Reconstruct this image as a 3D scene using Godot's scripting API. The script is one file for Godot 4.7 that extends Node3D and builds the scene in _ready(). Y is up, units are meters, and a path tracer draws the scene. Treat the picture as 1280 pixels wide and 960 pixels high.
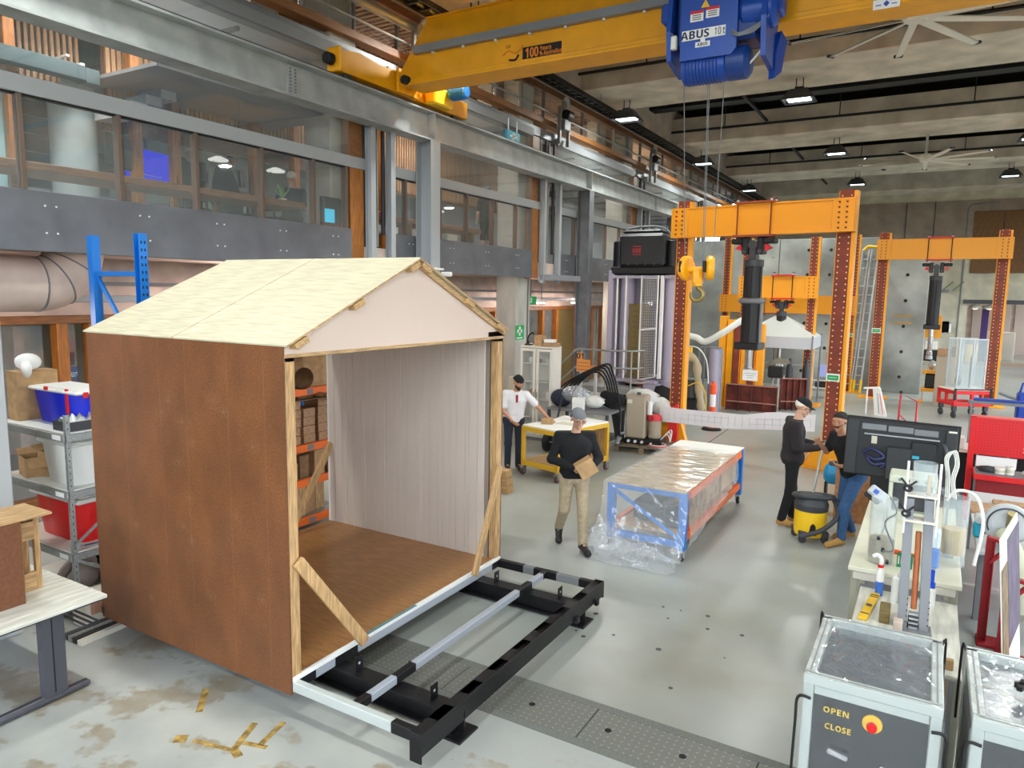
extends Node3D
# ---------------------------------------------------------------- geometry collector
class G:
	var v := PackedVector3Array()
	var n := PackedVector3Array()
	var t := PackedVector2Array()
	var uv := false
	func tri(a: Vector3, b: Vector3, c: Vector3, na: Vector3, nb: Vector3, nc: Vector3) -> void:
		if (b - a).cross(c - a).dot(na + nb + nc) > 0.0:
			v.append(a); v.append(c); v.append(b)
			n.append(na); n.append(nc); n.append(nb)
		else:
			v.append(a); v.append(b); v.append(c)
			n.append(na); n.append(nb); n.append(nc)
		if uv:
			t.append(Vector2.ZERO); t.append(Vector2.ZERO); t.append(Vector2.ZERO)
	func quad(a: Vector3, b: Vector3, c: Vector3, d: Vector3, m: Vector3) -> void:
		tri(a, b, c, m, m, m); tri(a, c, d, m, m, m)
	func face(a: Vector3, b: Vector3, c: Vector3, d: Vector3, m: Vector3) -> void:
		# a picture face: a top left, b top right, c bottom right, d bottom left
		uv = true
		while t.size() < v.size(): t.append(Vector2.ZERO)
		var p := [a, b, c, a, c, d]
		var q := [Vector2(0, 0), Vector2(1, 0), Vector2(1, 1), Vector2(0, 0), Vector2(1, 1), Vector2(0, 1)]
		var flip := (b - a).cross(c - a).dot(m) > 0.0
		for k in [0, 3]:
			for i in ([0, 2, 1] if flip else [0, 1, 2]):
				v.append(p[k + i]); n.append(m); t.append(q[k + i])
	func box(c: Vector3, s: Vector3, bev := 0.0, b := Basis()) -> G:
		var h := s * 0.5
		var e: float = minf(bev, minf(h.x, minf(h.y, h.z)) * 0.9)
		for i in 3:
			var j := (i + 1) % 3
			var k := (i + 2) % 3
			for si in [-1.0, 1.0]:
				var q := []
				for w in [[-1, -1], [1, -1], [1, 1], [-1, 1]]:
					var p := Vector3.ZERO
					p[i] = si * h[i]; p[j] = w[0] * (h[j] - e); p[k] = w[1] * (h[k] - e)
					q.append(c + b * p)
				var m := Vector3.ZERO
				m[i] = si
				quad(q[0], q[1], q[2], q[3], b * m)
				if e > 0.0:
					for sj in [-1.0, 1.0]:
						var q2 := []
						for w in [[0, -1], [0, 1], [1, 1], [1, -1]]:
							var p := Vector3.ZERO
							p[i] = si * (h[i] - (e if w[0] else 0.0)); p[j] = sj * (h[j] - (0.0 if w[0] else e)); p[k] = w[1] * (h[k] - e)
							q2.append(c + b * p)
						var m2 := Vector3.ZERO
						m2[i] = si; m2[j] = sj
						quad(q2[0], q2[1], q2[2], q2[3], (b * m2).normalized())
		if e > 0.0:
			for sx in [-1.0, 1.0]:
				for sy in [-1.0, 1.0]:
					for sz in [-1.0, 1.0]:
						var m3 := (b * Vector3(sx, sy, sz)).normalized()
						tri(c + b * Vector3(sx * h.x, sy * (h.y - e), sz * (h.z - e)), c + b * Vector3(sx * (h.x - e), sy * h.y, sz * (h.z - e)), c + b * Vector3(sx * (h.x - e), sy * (h.y - e), sz * h.z), m3, m3, m3)
		return self
	func bx(x0: float, x1: float, y0: float, y1: float, z0: float, z1: float, bev := 0.0) -> G:
		return box(Vector3((x0 + x1) / 2, (y0 + y1) / 2, (z0 + z1) / 2), Vector3(absf(x1 - x0), absf(y1 - y0), absf(z1 - z0)), bev)
	static func along(a: Vector3, b: Vector3, up := Vector3.UP) -> Basis:
		var z := (b - a).normalized()
		var u := up if absf(z.dot(up)) < 0.99 else (Vector3.RIGHT if absf(z.x) < 0.9 else Vector3.UP)
		var x := u.cross(z).normalized()
		return Basis(x, z.cross(x), z)
	func bar(a: Vector3, b: Vector3, w: float, h: float, bev := 0.0, up := Vector3.UP) -> G:
		return box((a + b) / 2, Vector3(w, h, (b - a).length()), bev, along(a, b, up))
	func prof(poly: PackedVector2Array, a: Vector3, b: Vector3, up := Vector3.UP) -> G:
		var bs := along(a, b, up)
		var cw := Geometry2D.is_polygon_clockwise(poly)
		for i in poly.size():
			var p := poly[i]
			var q := poly[(i + 1) % poly.size()]
			var d := (q - p).normalized()
			var m2 := Vector2(-d.y, d.x) if cw else Vector2(d.y, -d.x)
			var m := bs.x * m2.x + bs.y * m2.y
			var o1 := bs.x * p.x + bs.y * p.y
			var o2 := bs.x * q.x + bs.y * q.y
			quad(a + o1, a + o2, b + o2, b + o1, m)
		var ix := Geometry2D.triangulate_polygon(poly)
		for i in range(0, ix.size(), 3):
			var q3 := []
			for k in 3: q3.append(bs.x * poly[ix[i + k]].x + bs.y * poly[ix[i + k]].y)
			tri(a + q3[0], a + q3[1], a + q3[2], -bs.z, -bs.z, -bs.z)
			tri(b + q3[0], b + q3[1], b + q3[2], bs.z, bs.z, bs.z)
		return self
	func tube(pts: Array, r: Variant, sides := 8, closed := false) -> G:
		var rings := []
		var norms := []
		var cnt := pts.size()
		var up := Vector3.UP
		for i in cnt:
			var p: Vector3 = pts[i]
			var d: Vector3
			if closed: d = pts[(i + 1) % cnt] - pts[(i - 1 + cnt) % cnt]
			else: d = pts[mini(i + 1, cnt - 1)] - pts[maxi(i - 1, 0)]
			d = d.normalized()
			if i == 0: up = Vector3.UP if absf(d.y) < 0.9 else Vector3.RIGHT
			var x := up.cross(d).normalized()
			var y := d.cross(x)
			up = y
			var rr: float = r[i] if r is Array else r
			var ring := PackedVector3Array()
			var nn := PackedVector3Array()
			for k in sides:
				var a := TAU * k / sides
				var m := x * cos(a) + y * sin(a)
				ring.append(p + m * rr); nn.append(m)
			rings.append(ring); norms.append(nn)
		for i in (cnt if closed else cnt - 1):
			var j := (i + 1) % cnt
			for k in sides:
				var l := (k + 1) % sides
				tri(rings[i][k], rings[i][l], rings[j][l], norms[i][k], norms[i][l], norms[j][l])
				tri(rings[i][k], rings[j][l], rings[j][k], norms[i][k], norms[j][l], norms[j][k])
		if not closed:
			for e in [[0, pts[0] - pts[1]], [cnt - 1, pts[cnt - 1] - pts[cnt - 2]]]:
				var m: Vector3 = e[1].normalized()
				for k in sides:
					tri(pts[e[0]], rings[e[0]][k], rings[e[0]][(k + 1) % sides], m, m, m)
		return self
	func lathe(pr: Array, sides := 16, xf := Transform3D(), smooth := false) -> G:
		# profile of Vector2(radius, height), revolved round the local y axis
		var sn := []
		for i in pr.size() - 1:
			var d: Vector2 = pr[i + 1] - pr[i]
			sn.append(Vector2(d.y, -d.x).normalized())
		for i in pr.size() - 1:
			var m0: Vector2 = sn[i]
			var m1: Vector2 = sn[i]
			if smooth:
				if i > 0: m0 = (sn[i] + sn[i - 1]).normalized()
				if i < sn.size() - 1: m1 = (sn[i] + sn[i + 1]).normalized()
			for k in sides:
				var a := TAU * k / sides
				var b := TAU * (k + 1) / sides
				var ca := Vector3(cos(a), 0, sin(a))
				var cb := Vector3(cos(b), 0, sin(b))
				var p0: Vector3 = ca * pr[i].x + Vector3.UP * pr[i].y
				var p1: Vector3 = cb * pr[i].x + Vector3.UP * pr[i].y
				var p2: Vector3 = cb * pr[i + 1].x + Vector3.UP * pr[i + 1].y
				var p3: Vector3 = ca * pr[i + 1].x + Vector3.UP * pr[i + 1].y
				var n0 := (xf.basis * (ca * m0.x + Vector3.UP * m0.y)).normalized()
				var n1 := (xf.basis * (cb * m0.x + Vector3.UP * m0.y)).normalized()
				var n2 := (xf.basis * (cb * m1.x + Vector3.UP * m1.y)).normalized()
				var n3 := (xf.basis * (ca * m1.x + Vector3.UP * m1.y)).normalized()
				if pr[i].x > 0.0: tri(xf * p0, xf * p1, xf * p2, n0, n1, n2)
				if pr[i + 1].x > 0.0: tri(xf * p0, xf * p2, xf * p3, n0, n2, n3)
		return self
	func cyl(a: Vector3, b: Vector3, r: float, sides := 16, r2 := -1.0, bev := 0.0) -> G:
		var l := (b - a).length()
		var q := r if r2 < 0.0 else r2
		var bs := along(a, b)
		var xf := Transform3D(Basis(bs.x, bs.z, -bs.y), a)
		if bev > 0.0: return lathe([Vector2(0, 0), Vector2(r - bev, 0), Vector2(r, bev), Vector2(q, l - bev), Vector2(q - bev, l), Vector2(0, l)], sides, xf)
		return lathe([Vector2(0, 0), Vector2(r, 0), Vector2(q, l), Vector2(0, l)], sides, xf)
	func ell(c: Vector3, r: Vector3, b := Basis(), sides := 14) -> G:
		var pr := []
		for i in 9:
			var a := PI * i / 8.0 - PI / 2
			pr.append(Vector2(maxf(cos(a), 0.0) if i > 0 and i < 8 else 0.0, sin(a)))
		return lathe(pr, sides, Transform3D(b * Basis.from_scale(r), c), true)
	func sheet(rows: Array, th := 0.0) -> G:
		# a grid of points (rows of PackedVector3Array), smooth; with a thickness both faces are built
		var h := rows.size()
		var w: int = rows[0].size()
		var nn := []
		for i in h:
			var r := PackedVector3Array()
			for j in w:
				var dx: Vector3 = rows[i][mini(j + 1, w - 1)] - rows[i][maxi(j - 1, 0)]
				var dy: Vector3 = rows[mini(i + 1, h - 1)][j] - rows[maxi(i - 1, 0)][j]
				var m := dx.cross(dy)
				r.append(m.normalized() if m.length() > 1e-9 else Vector3.UP)
			nn.append(r)
		for i in h - 1:
			for j in w - 1:
				var a := [rows[i][j], rows[i][j + 1], rows[i + 1][j + 1], rows[i + 1][j]]
				var m := [nn[i][j], nn[i][j + 1], nn[i + 1][j + 1], nn[i + 1][j]]
				tri(a[0], a[1], a[2], m[0], m[1], m[2]); tri(a[0], a[2], a[3], m[0], m[2], m[3])
				if th > 0.0:
					var q := []
					for k in 4: q.append(a[k] - m[k] * th)
					tri(q[0], q[1], q[2], -m[0], -m[1], -m[2]); tri(q[0], q[2], q[3], -m[0], -m[2], -m[3])
		return self
	func mesh() -> ArrayMesh:
		var m := ArrayMesh.new()
		if v.is_empty(): return m
		var a := []
		a.resize(Mesh.ARRAY_MAX)
		a[Mesh.ARRAY_VERTEX] = v
		a[Mesh.ARRAY_NORMAL] = n
		if uv:
			while t.size() < v.size(): t.append(Vector2.ZERO)
			a[Mesh.ARRAY_TEX_UV] = t
		m.add_surface_from_arrays(Mesh.PRIMITIVE_TRIANGLES, a)
		return m

var used := {}
var M := {}
var T := {}
var rng := RandomNumberGenerator.new()

func named(nm: String, parent: Node) -> String:
	var key := "%d/%s" % [parent.get_instance_id(), nm]
	var k: int = used.get(key, 0)
	used[key] = k + 1
	return nm if k == 0 else "%s_%03d" % [nm, k]
func thing(nm: String, label: String, cat: String, at := Vector3.ZERO, turn := 0.0, group := "") -> Node3D:
	var o := Node3D.new()
	o.name = named(nm, self)
	add_child(o, true)
	o.position = at
	o.rotation.y = turn
	tag(o, label, cat, group)
	return o
func tag(o: Node, label: String, cat: String, group := "") -> Node:
	o.set_meta("label", label)
	o.set_meta("category", cat)
	if group: o.set_meta("group", group)
	return o
func put(nm: String, m: Mesh, material: Material, parent: Node, xf := Transform3D(), label := "") -> MeshInstance3D:
	var o := MeshInstance3D.new()
	o.name = named(nm, parent)
	o.mesh = m
	o.material_override = material
	o.transform = xf
	parent.add_child(o, true)
	if label: o.set_meta("label", label)
	return o
func part(nm: String, g: G, material: Material, parent: Node, label := "") -> MeshInstance3D:
	return put(nm, g.mesh(), material, parent, Transform3D(), label)
func solo(nm: String, g: G, material: Material, label: String, cat: String, at := Vector3.ZERO, turn := 0.0, group := "") -> MeshInstance3D:
	var o := put(nm, g.mesh(), material, self, Transform3D(Basis(Vector3.UP, turn), at))
	tag(o, label, cat, group)
	return o
func struct(nm: String, g: G, material: Material) -> MeshInstance3D:
	var o := put(nm, g.mesh(), material, self)
	o.set_meta("kind", "structure")
	return o
func shell(nm: String) -> Node3D:
	var o := Node3D.new()
	o.name = named(nm, self)
	o.set_meta("kind", "structure")
	add_child(o, true)
	return o
func stuff(o: Node) -> Node:
	o.set_meta("kind", "stuff")
	return o
func again(src: Node3D, at: Vector3, turn := 0.0, label := "", group := "") -> Node3D:
	var o: Node3D = src.duplicate()
	o.name = named(str(src.name).rstrip("0123456789").rstrip("_"), self)
	add_child(o, true)
	o.position = at
	o.rotation.y = turn
	if label: o.set_meta("label", label)
	if group: o.set_meta("group", group)
	return o
func letters(text: String, size: float, at: Vector3, right: Vector3, up: Vector3, material: Material, parent: Node, bold := true, squeeze := 1.0) -> MeshInstance3D:
	var tm := TextMesh.new()
	tm.text = text
	var f := SystemFont.new()
	f.font_names = PackedStringArray(["Droid Sans"])
	f.font_weight = 700 if bold else 400
	tm.font = f
	tm.font_size = 32
	tm.pixel_size = size / 32.0 * 1.35
	tm.depth = 0.004
	var z := right.cross(up).normalized()
	return put("lettering", tm, material, parent, Transform3D(Basis(right.normalized() * squeeze, up.normalized(), z), at))
func V(x: float, y: float, z: float) -> Vector3: return Vector3(x, y, z)
func ipoly(w: float, h: float, tf: float, tw: float) -> PackedVector2Array:
	var a := w / 2; var b := h / 2; var c := tw / 2
	return PackedVector2Array([Vector2(-a, -b), Vector2(a, -b), Vector2(a, -b + tf), Vector2(c, -b + tf), Vector2(c, b - tf), Vector2(a, b - tf), Vector2(a, b), Vector2(-a, b), Vector2(-a, b - tf), Vector2(-c, b - tf), Vector2(-c, -b + tf), Vector2(-a, -b + tf)])
func cpoly(w: float, h: float, t: float) -> PackedVector2Array:
	# channel, open towards +x
	var a := w / 2; var b := h / 2
	return PackedVector2Array([Vector2(-a, -b), Vector2(a, -b), Vector2(a, -b + t), Vector2(-a + t, -b + t), Vector2(-a + t, b - t), Vector2(a, b - t), Vector2(a, b), Vector2(-a, b)])
func arc(c: Vector3, a: Vector3, b: Vector3, t0: float, t1: float, k := 8) -> Array:
	var r := []
	for i in k + 1:
		var t := lerpf(t0, t1, float(i) / k)
		r.append(c + a * cos(t) + b * sin(t))
	return r
func curve(pts: Array, k := 6) -> Array:
	# Catmull-Rom through the points
	var r := []
	for i in pts.size() - 1:
		var p0: Vector3 = pts[maxi(i - 1, 0)]
		var p1: Vector3 = pts[i]
		var p2: Vector3 = pts[i + 1]
		var p3: Vector3 = pts[mini(i + 2, pts.size() - 1)]
		for j in k: r.append(p1.cubic_interpolate(p2, p0, p3, float(j) / k))
	r.append(pts[-1])
	return r
# ---------------------------------------------------------------- materials
func noise(key: String, freq: float, oct: int, lo: float, hi: float, seed_ := 1, kind := FastNoiseLite.TYPE_SIMPLEX_SMOOTH, size := 256, normal := false) -> NoiseTexture2D:
	if T.has(key): return T[key]
	var f := FastNoiseLite.new()
	f.seed = seed_
	f.noise_type = kind
	f.frequency = freq
	f.fractal_octaves = oct
	var t := NoiseTexture2D.new()
	t.width = size; t.height = size
	t.seamless = true
	t.noise = f
	t.as_normal_map = normal
	if not normal:
		var g := Gradient.new()
		g.offsets = PackedFloat32Array([0.0, 1.0])
		g.colors = PackedColorArray([Color(lo, lo, lo), Color(hi, hi, hi)])
		t.color_ramp = g
	T[key] = t
	return t
func ramp_noise(key: String, freq: float, oct: int, stops: Array, seed_ := 1, size := 256) -> NoiseTexture2D:
	var t := noise(key, freq, oct, 0, 1, seed_, FastNoiseLite.TYPE_SIMPLEX_SMOOTH, size)
	var g := Gradient.new()
	var off := PackedFloat32Array()
	var col := PackedColorArray()
	for s in stops:
		off.append(s[0]); col.append(s[1])
	g.offsets = off; g.colors = col
	t.color_ramp = g
	return t
func mat(key: String, c: Color, rough := 0.6, metal := 0.0, tex: Texture2D = null, scale := Vector3.ONE, bump := 0.0, world := false) -> StandardMaterial3D:
	if M.has(key): return M[key]
	var m := StandardMaterial3D.new()
	m.resource_name = key
	m.albedo_color = c
	m.roughness = rough
	m.metallic = metal
	if tex:
		m.albedo_texture = tex
		m.uv1_triplanar = true
		m.uv1_world_triplanar = world
		m.uv1_scale = scale
		if bump > 0.0:
			m.heightmap_enabled = true
			m.heightmap_texture = tex
			m.heightmap_scale = bump
	M[key] = m
	return m
func glow(key: String, c: Color, e: float) -> StandardMaterial3D:
	if M.has(key): return M[key]
	var m := mat(key, Color(c.r * 0.25, c.g * 0.25, c.b * 0.25), 0.5)
	m.emission_enabled = true
	m.emission = c
	m.emission_energy_multiplier = e
	return m
func glass(key: String, c: Color, alpha: float, rough := 0.03) -> StandardMaterial3D:
	if M.has(key): return M[key]
	var m := mat(key, Color(c.r, c.g, c.b, alpha), rough)
	m.transparency = BaseMaterial3D.TRANSPARENCY_ALPHA
	m.cull_mode = BaseMaterial3D.CULL_DISABLED
	return m
func hexc(s: String) -> Color: return Color(s)
func make_materials() -> void:
	var soft := noise("soft", 0.012, 4, 0.82, 1.0, 3)
	var fine := noise("fine", 0.06, 3, 0.8, 1.0, 5)
	var grain := noise("grain", 0.03, 4, 0.66, 1.0, 9)
	var ply := noise("ply", 0.02, 5, 0.8, 1.0, 12)
	var blot := noise("blot", 0.008, 5, 0.55, 1.0, 21)
	mat("white", hexc("e9e7e2"), 0.55)
	mat("offwhite", hexc("dcd6c8"), 0.6)
	mat("cream", hexc("d9d2bb"), 0.8, 0, soft, Vector3(0.3, 0.3, 0.3), 0, true)
	mat("peach", hexc("e3cfc2"), 0.85, 0, soft, Vector3(0.4, 0.4, 0.4), 0, true)
	mat("black", hexc("17171a"), 0.5)
	mat("jet", hexc("0b0b0c"), 0.6)
	mat("blackmetal", hexc("232326"), 0.42, 0.3, fine, Vector3(1.2, 1.2, 1.2))
	mat("rubber", hexc("1b1b1c"), 0.85)
	mat("darkgrey", hexc("3b3d41"), 0.5)
	mat("grey", hexc("77797c"), 0.55)
	mat("midgrey", hexc("8b8d91"), 0.5, 0.1)
	mat("lightgrey", hexc("b4b8ba"), 0.5)
	mat("steelgrey", hexc("85878c"), 0.45, 0.25, soft, Vector3(0.5, 0.5, 0.5), 0, true)
	mat("fascia", hexc("77797f"), 0.42, 0.35, soft, Vector3(0.35, 0.35, 0.35), 0, true)
	mat("runway", hexc("b3b7b6"), 0.5, 0.05, soft, Vector3(0.5, 0.5, 0.5), 0, true)
	mat("transom", hexc("a9adb0"), 0.5, 0.1)
	mat("galv", hexc("a9aca9"), 0.4, 0.5, fine, Vector3(2, 2, 2))
	mat("alu", hexc("c3c6c8"), 0.35, 0.6)
	mat("chrome", hexc("d5d7da"), 0.16, 0.95)
	mat("concrete", hexc("e3d8c4"), 0.9, 0, soft, Vector3(0.3, 0.3, 0.3), 0, true)
	mat("concrete_pink", hexc("d2c2b4"), 0.9, 0, soft, Vector3(0.3, 0.3, 0.3), 0, true)
	mat("pillar", hexc("c3c1b6"), 0.85, 0, soft, Vector3(0.4, 0.2, 0.4), 0, true)
	mat("strong", hexc("bcc2bd"), 0.7, 0, blot, Vector3(0.18, 0.18, 0.18), 0.1, true)
	mat("deck", hexc("221f1c"), 0.95)
	mat("batten", hexc("c99a6c"), 0.6, 0, grain, Vector3(4, 0.4, 4))
	mat("timber_post", hexc("c47a2c"), 0.5, 0, grain, Vector3(5, 0.35, 5))
	mat("timber_dark", hexc("7c4f2c"), 0.55, 0, grain, Vector3(5, 5, 0.4))
	mat("timber_rail", hexc("a26a36"), 0.5, 0, grain, Vector3(5, 5, 0.4))
	mat("pine", hexc("e0b47c"), 0.6, 0, grain, Vector3(6, 0.5, 6))
	mat("pine_x", hexc("e0b47c"), 0.6, 0, grain, Vector3(0.5, 6, 6))
	mat("pine_z", hexc("dfb57f"), 0.6, 0, grain, Vector3(6, 6, 0.5))
	mat("pallet", hexc("97876f"), 0.8, 0, grain, Vector3(0.5, 6, 6))
	mat("card", hexc("c19a6c"), 0.8, 0, soft, Vector3(2, 2, 2))
	mat("card_dark", hexc("8d6a47"), 0.8, 0, soft, Vector3(2, 2, 2))
	mat("box_wood", hexc("c89b72"), 0.7, 0, grain, Vector3(2, 9, 2))
	mat("plyroof", hexc("ddd3b4"), 0.6, 0, ply, Vector3(0.5, 4, 5))
	mat("hutfloor", hexc("b37f4b"), 0.3, 0, ply, Vector3(0.7, 2, 4))
	mat("lining", hexc("d6c9bd"), 0.6)
	mat("gable", hexc("d8c3b4"), 0.75)
	mat("hardboard", hexc("7a4a2a"), 0.5, 0, fine, Vector3(1.5, 1.5, 1.5))
	mat("blue_rack", hexc("1577cf"), 0.4, 0.1)
	mat("orange_rack", hexc("ef6d14"), 0.45, 0.1)
	mat("abus", hexc("1648a3"), 0.4, 0.05)
	mat("abus_dark", hexc("143a80"), 0.45)
	mat("motor_blue", hexc("2a78c8"), 0.4)
	mat("crane", hexc("fbae08"), 0.42, 0.0, noise("cran", 0.02, 3, 0.93, 1.0, 8), Vector3(0.4, 0.4, 0.4))
	mat("portal", hexc("f3a214"), 0.45)
	mat("oxide", hexc("8b3a22"), 0.6, 0, soft, Vector3(0.6, 0.6, 0.6))
	mat("oxide_light", hexc("9c4a2c"), 0.6)
	mat("rust", hexc("7d3527"), 0.75, 0, blot, Vector3(1, 1, 1))
	mat("red", hexc("d5141b"), 0.4)
	mat("redplastic", hexc("cf0f0f"), 0.35)
	mat("darkred", hexc("8e1119"), 0.45)
	mat("orange", hexc("f2571c"), 0.5)
	mat("yellow", hexc("f4c418"), 0.45)
	mat("yellowcart", hexc("d9ab27"), 0.45, 0.05)
	mat("blueplastic", hexc("0d23c8"), 0.35)
	mat("whiteplastic", hexc("dfe0d8"), 0.45)
	mat("clearwhite", hexc("d8d9d3"), 0.4)
	mat("lilac", hexc("aaa3b4"), 0.5, 0.05)
	mat("mesh", hexc("c9cacc"), 0.45, 0.3)
	mat("beige", hexc("aa9c87"), 0.55)
	mat("green", hexc("12a35a"), 0.45)
	mat("safety_blue", hexc("21a0b5"), 0.5)
	mat("paper", hexc("efeeea"), 0.75)
	mat("wood_old", hexc("8f7a48"), 0.75, 0, grain, Vector3(0.6, 6, 6))
	mat("laminate", hexc("e8e7da"), 0.4, 0, ply, Vector3(3, 3, 0.4))
	mat("cloth_black", hexc("14151a"), 0.95, 0, fine, Vector3(3, 3, 3))
	mat("cloth_dark", hexc("2a2426"), 0.9, 0, fine, Vector3(3, 3, 3))
	mat("tee_black", hexc("101114"), 0.95)
	mat("chino", hexc("bba98b"), 0.9, 0, soft, Vector3(4, 4, 4))
	mat("navy", hexc("2a3242"), 0.9, 0, soft, Vector3(4, 4, 4))
	mat("workblack", hexc("121314"), 0.9)
	mat("denim", hexc("3c618c"), 0.9, 0, soft, Vector3(5, 5, 5))
	mat("polo", hexc("d6d2d2"), 0.9)
	mat("hoodie", hexc("a7a3a2"), 0.95)
	mat("skin", hexc("c79a80"), 0.55)
	mat("skin_tan", hexc("b98465"), 0.55)
	mat("hair_dark", hexc("1c1713"), 0.8)
	mat("hair_brown", hexc("4a3526"), 0.8)
	mat("capgrey", hexc("6d6f73"), 0.9)
	mat("boot", hexc("b08443"), 0.8)
	mat("sole", hexc("3a3430"), 0.8)
	mat("screenblue", hexc("1024d8"), 0.3)
	glass("pane", Color(0.9, 0.96, 0.97), 0.06, 0.02)
	glass("acrylic", Color(0.88, 0.94, 0.95), 0.14, 0.06)
	glass("film", Color(0.95, 0.97, 0.99), 0.22, 0.1)
	mat("water_tan", hexc("cdb27a"), 0.3)

const LX := [-7.6, -3.2, 2.1, 6.6]
const LZ := [3.4, -4.0, -11.4, -18.85, -26.3, -33.7]
func _ready() -> void:
	rng.seed = 7
	# ---- camera
	var cam := Camera3D.new()
	cam.name = "camera"
	add_child(cam)
	cam.position = V(0, 3.2, 0)
	cam.rotation_order = EULER_ORDER_YXZ
	cam.rotation_degrees = V(-7.33, 30.41, 0.92)
	cam.fov = 56.61
	cam.near = 0.05
	cam.far = 200.0
	# ---- sky, exposure
	var we := WorldEnvironment.new()
	we.name = "environment"
	var env := Environment.new()
	env.tonemap_mode = Environment.TONE_MAPPER_LINEAR
	env.tonemap_exposure = 0.86
	env.sdfgi_enabled = true
	env.ssao_enabled = true
	env.ssil_enabled = true
	env.background_mode = Environment.BG_SKY
	var sky := Sky.new()
	var ps := ProceduralSkyMaterial.new()
	ps.sky_top_color = Color(0.78, 0.82, 0.87)
	ps.sky_horizon_color = Color(0.86, 0.89, 0.93)
	ps.ground_bottom_color = Color(0.4, 0.4, 0.4)
	ps.ground_horizon_color = Color(0.6, 0.6, 0.6)
	ps.sky_energy_multiplier = 3.4
	sky.sky_material = ps
	env.sky = sky
	env.background_energy_multiplier = 1.0
	we.environment = env
	add_child(we)
	# ---- large lights: one under each high bay lamp, then the rooms behind the glass
	for x in LX:
		for z in LZ:
			area_light("high_bay_light", V(x, 7.86, z), Vector2(0.42, 0.30), Color(0.98, 1.0, 0.98), 18.0)
	for z in [-6.0, -12.5, -20.0, -28.0]:
		area_light("office_light", V(-10.0, 6.85, z), Vector2(0.3, 3.0), Color(1.0, 0.98, 0.95), 9.0)
		area_light("gallery_light", V(-10.6, 8.5, z), Vector2(0.3, 3.0), Color(1.0, 0.9, 0.78), 9.0)
	for z in [-3.7, -8.0, -12.3, -18.0, -21.2]:
		var tl := OmniLight3D.new()
		tl.name = named("tube_light", self)
		tl.position = V(-9.9, 2.82, z)
		tl.light_color = Color(1.0, 0.92, 0.88)
		tl.light_energy = 2.2
		tl.light_size = 0.1
		tl.omni_range = 40.0
		tl.omni_attenuation = 2.0
		tl.shadow_enabled = true
		add_child(tl, true)
	area_light("dock_light", V(4.5, 4.4, -46.0), Vector2(3.0, 1.0), Color(1.0, 0.93, 0.86), 7.0)
	make_materials()
	build_structure()
	build_mezzanine()
	build_ceiling()
	build_crane()
	build_hut()
	build_left()
	build_press_zone()
	build_portals()
	build_back()
	build_middle()
	build_right()
	build_people()

func area_light(nm: String, at: Vector3, size: Vector2, c: Color, e: float) -> void:
	var l := AreaLight3D.new()
	l.name = named(nm, self)
	l.area_size = size
	l.light_color = c
	l.light_energy = e
	l.area_range = 60.0
	l.area_attenuation = 2.0
	l.shadow_enabled = true
	l.rotation_degrees = V(-90, 0, 0)
	l.position = at
	add_child(l, true)

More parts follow.
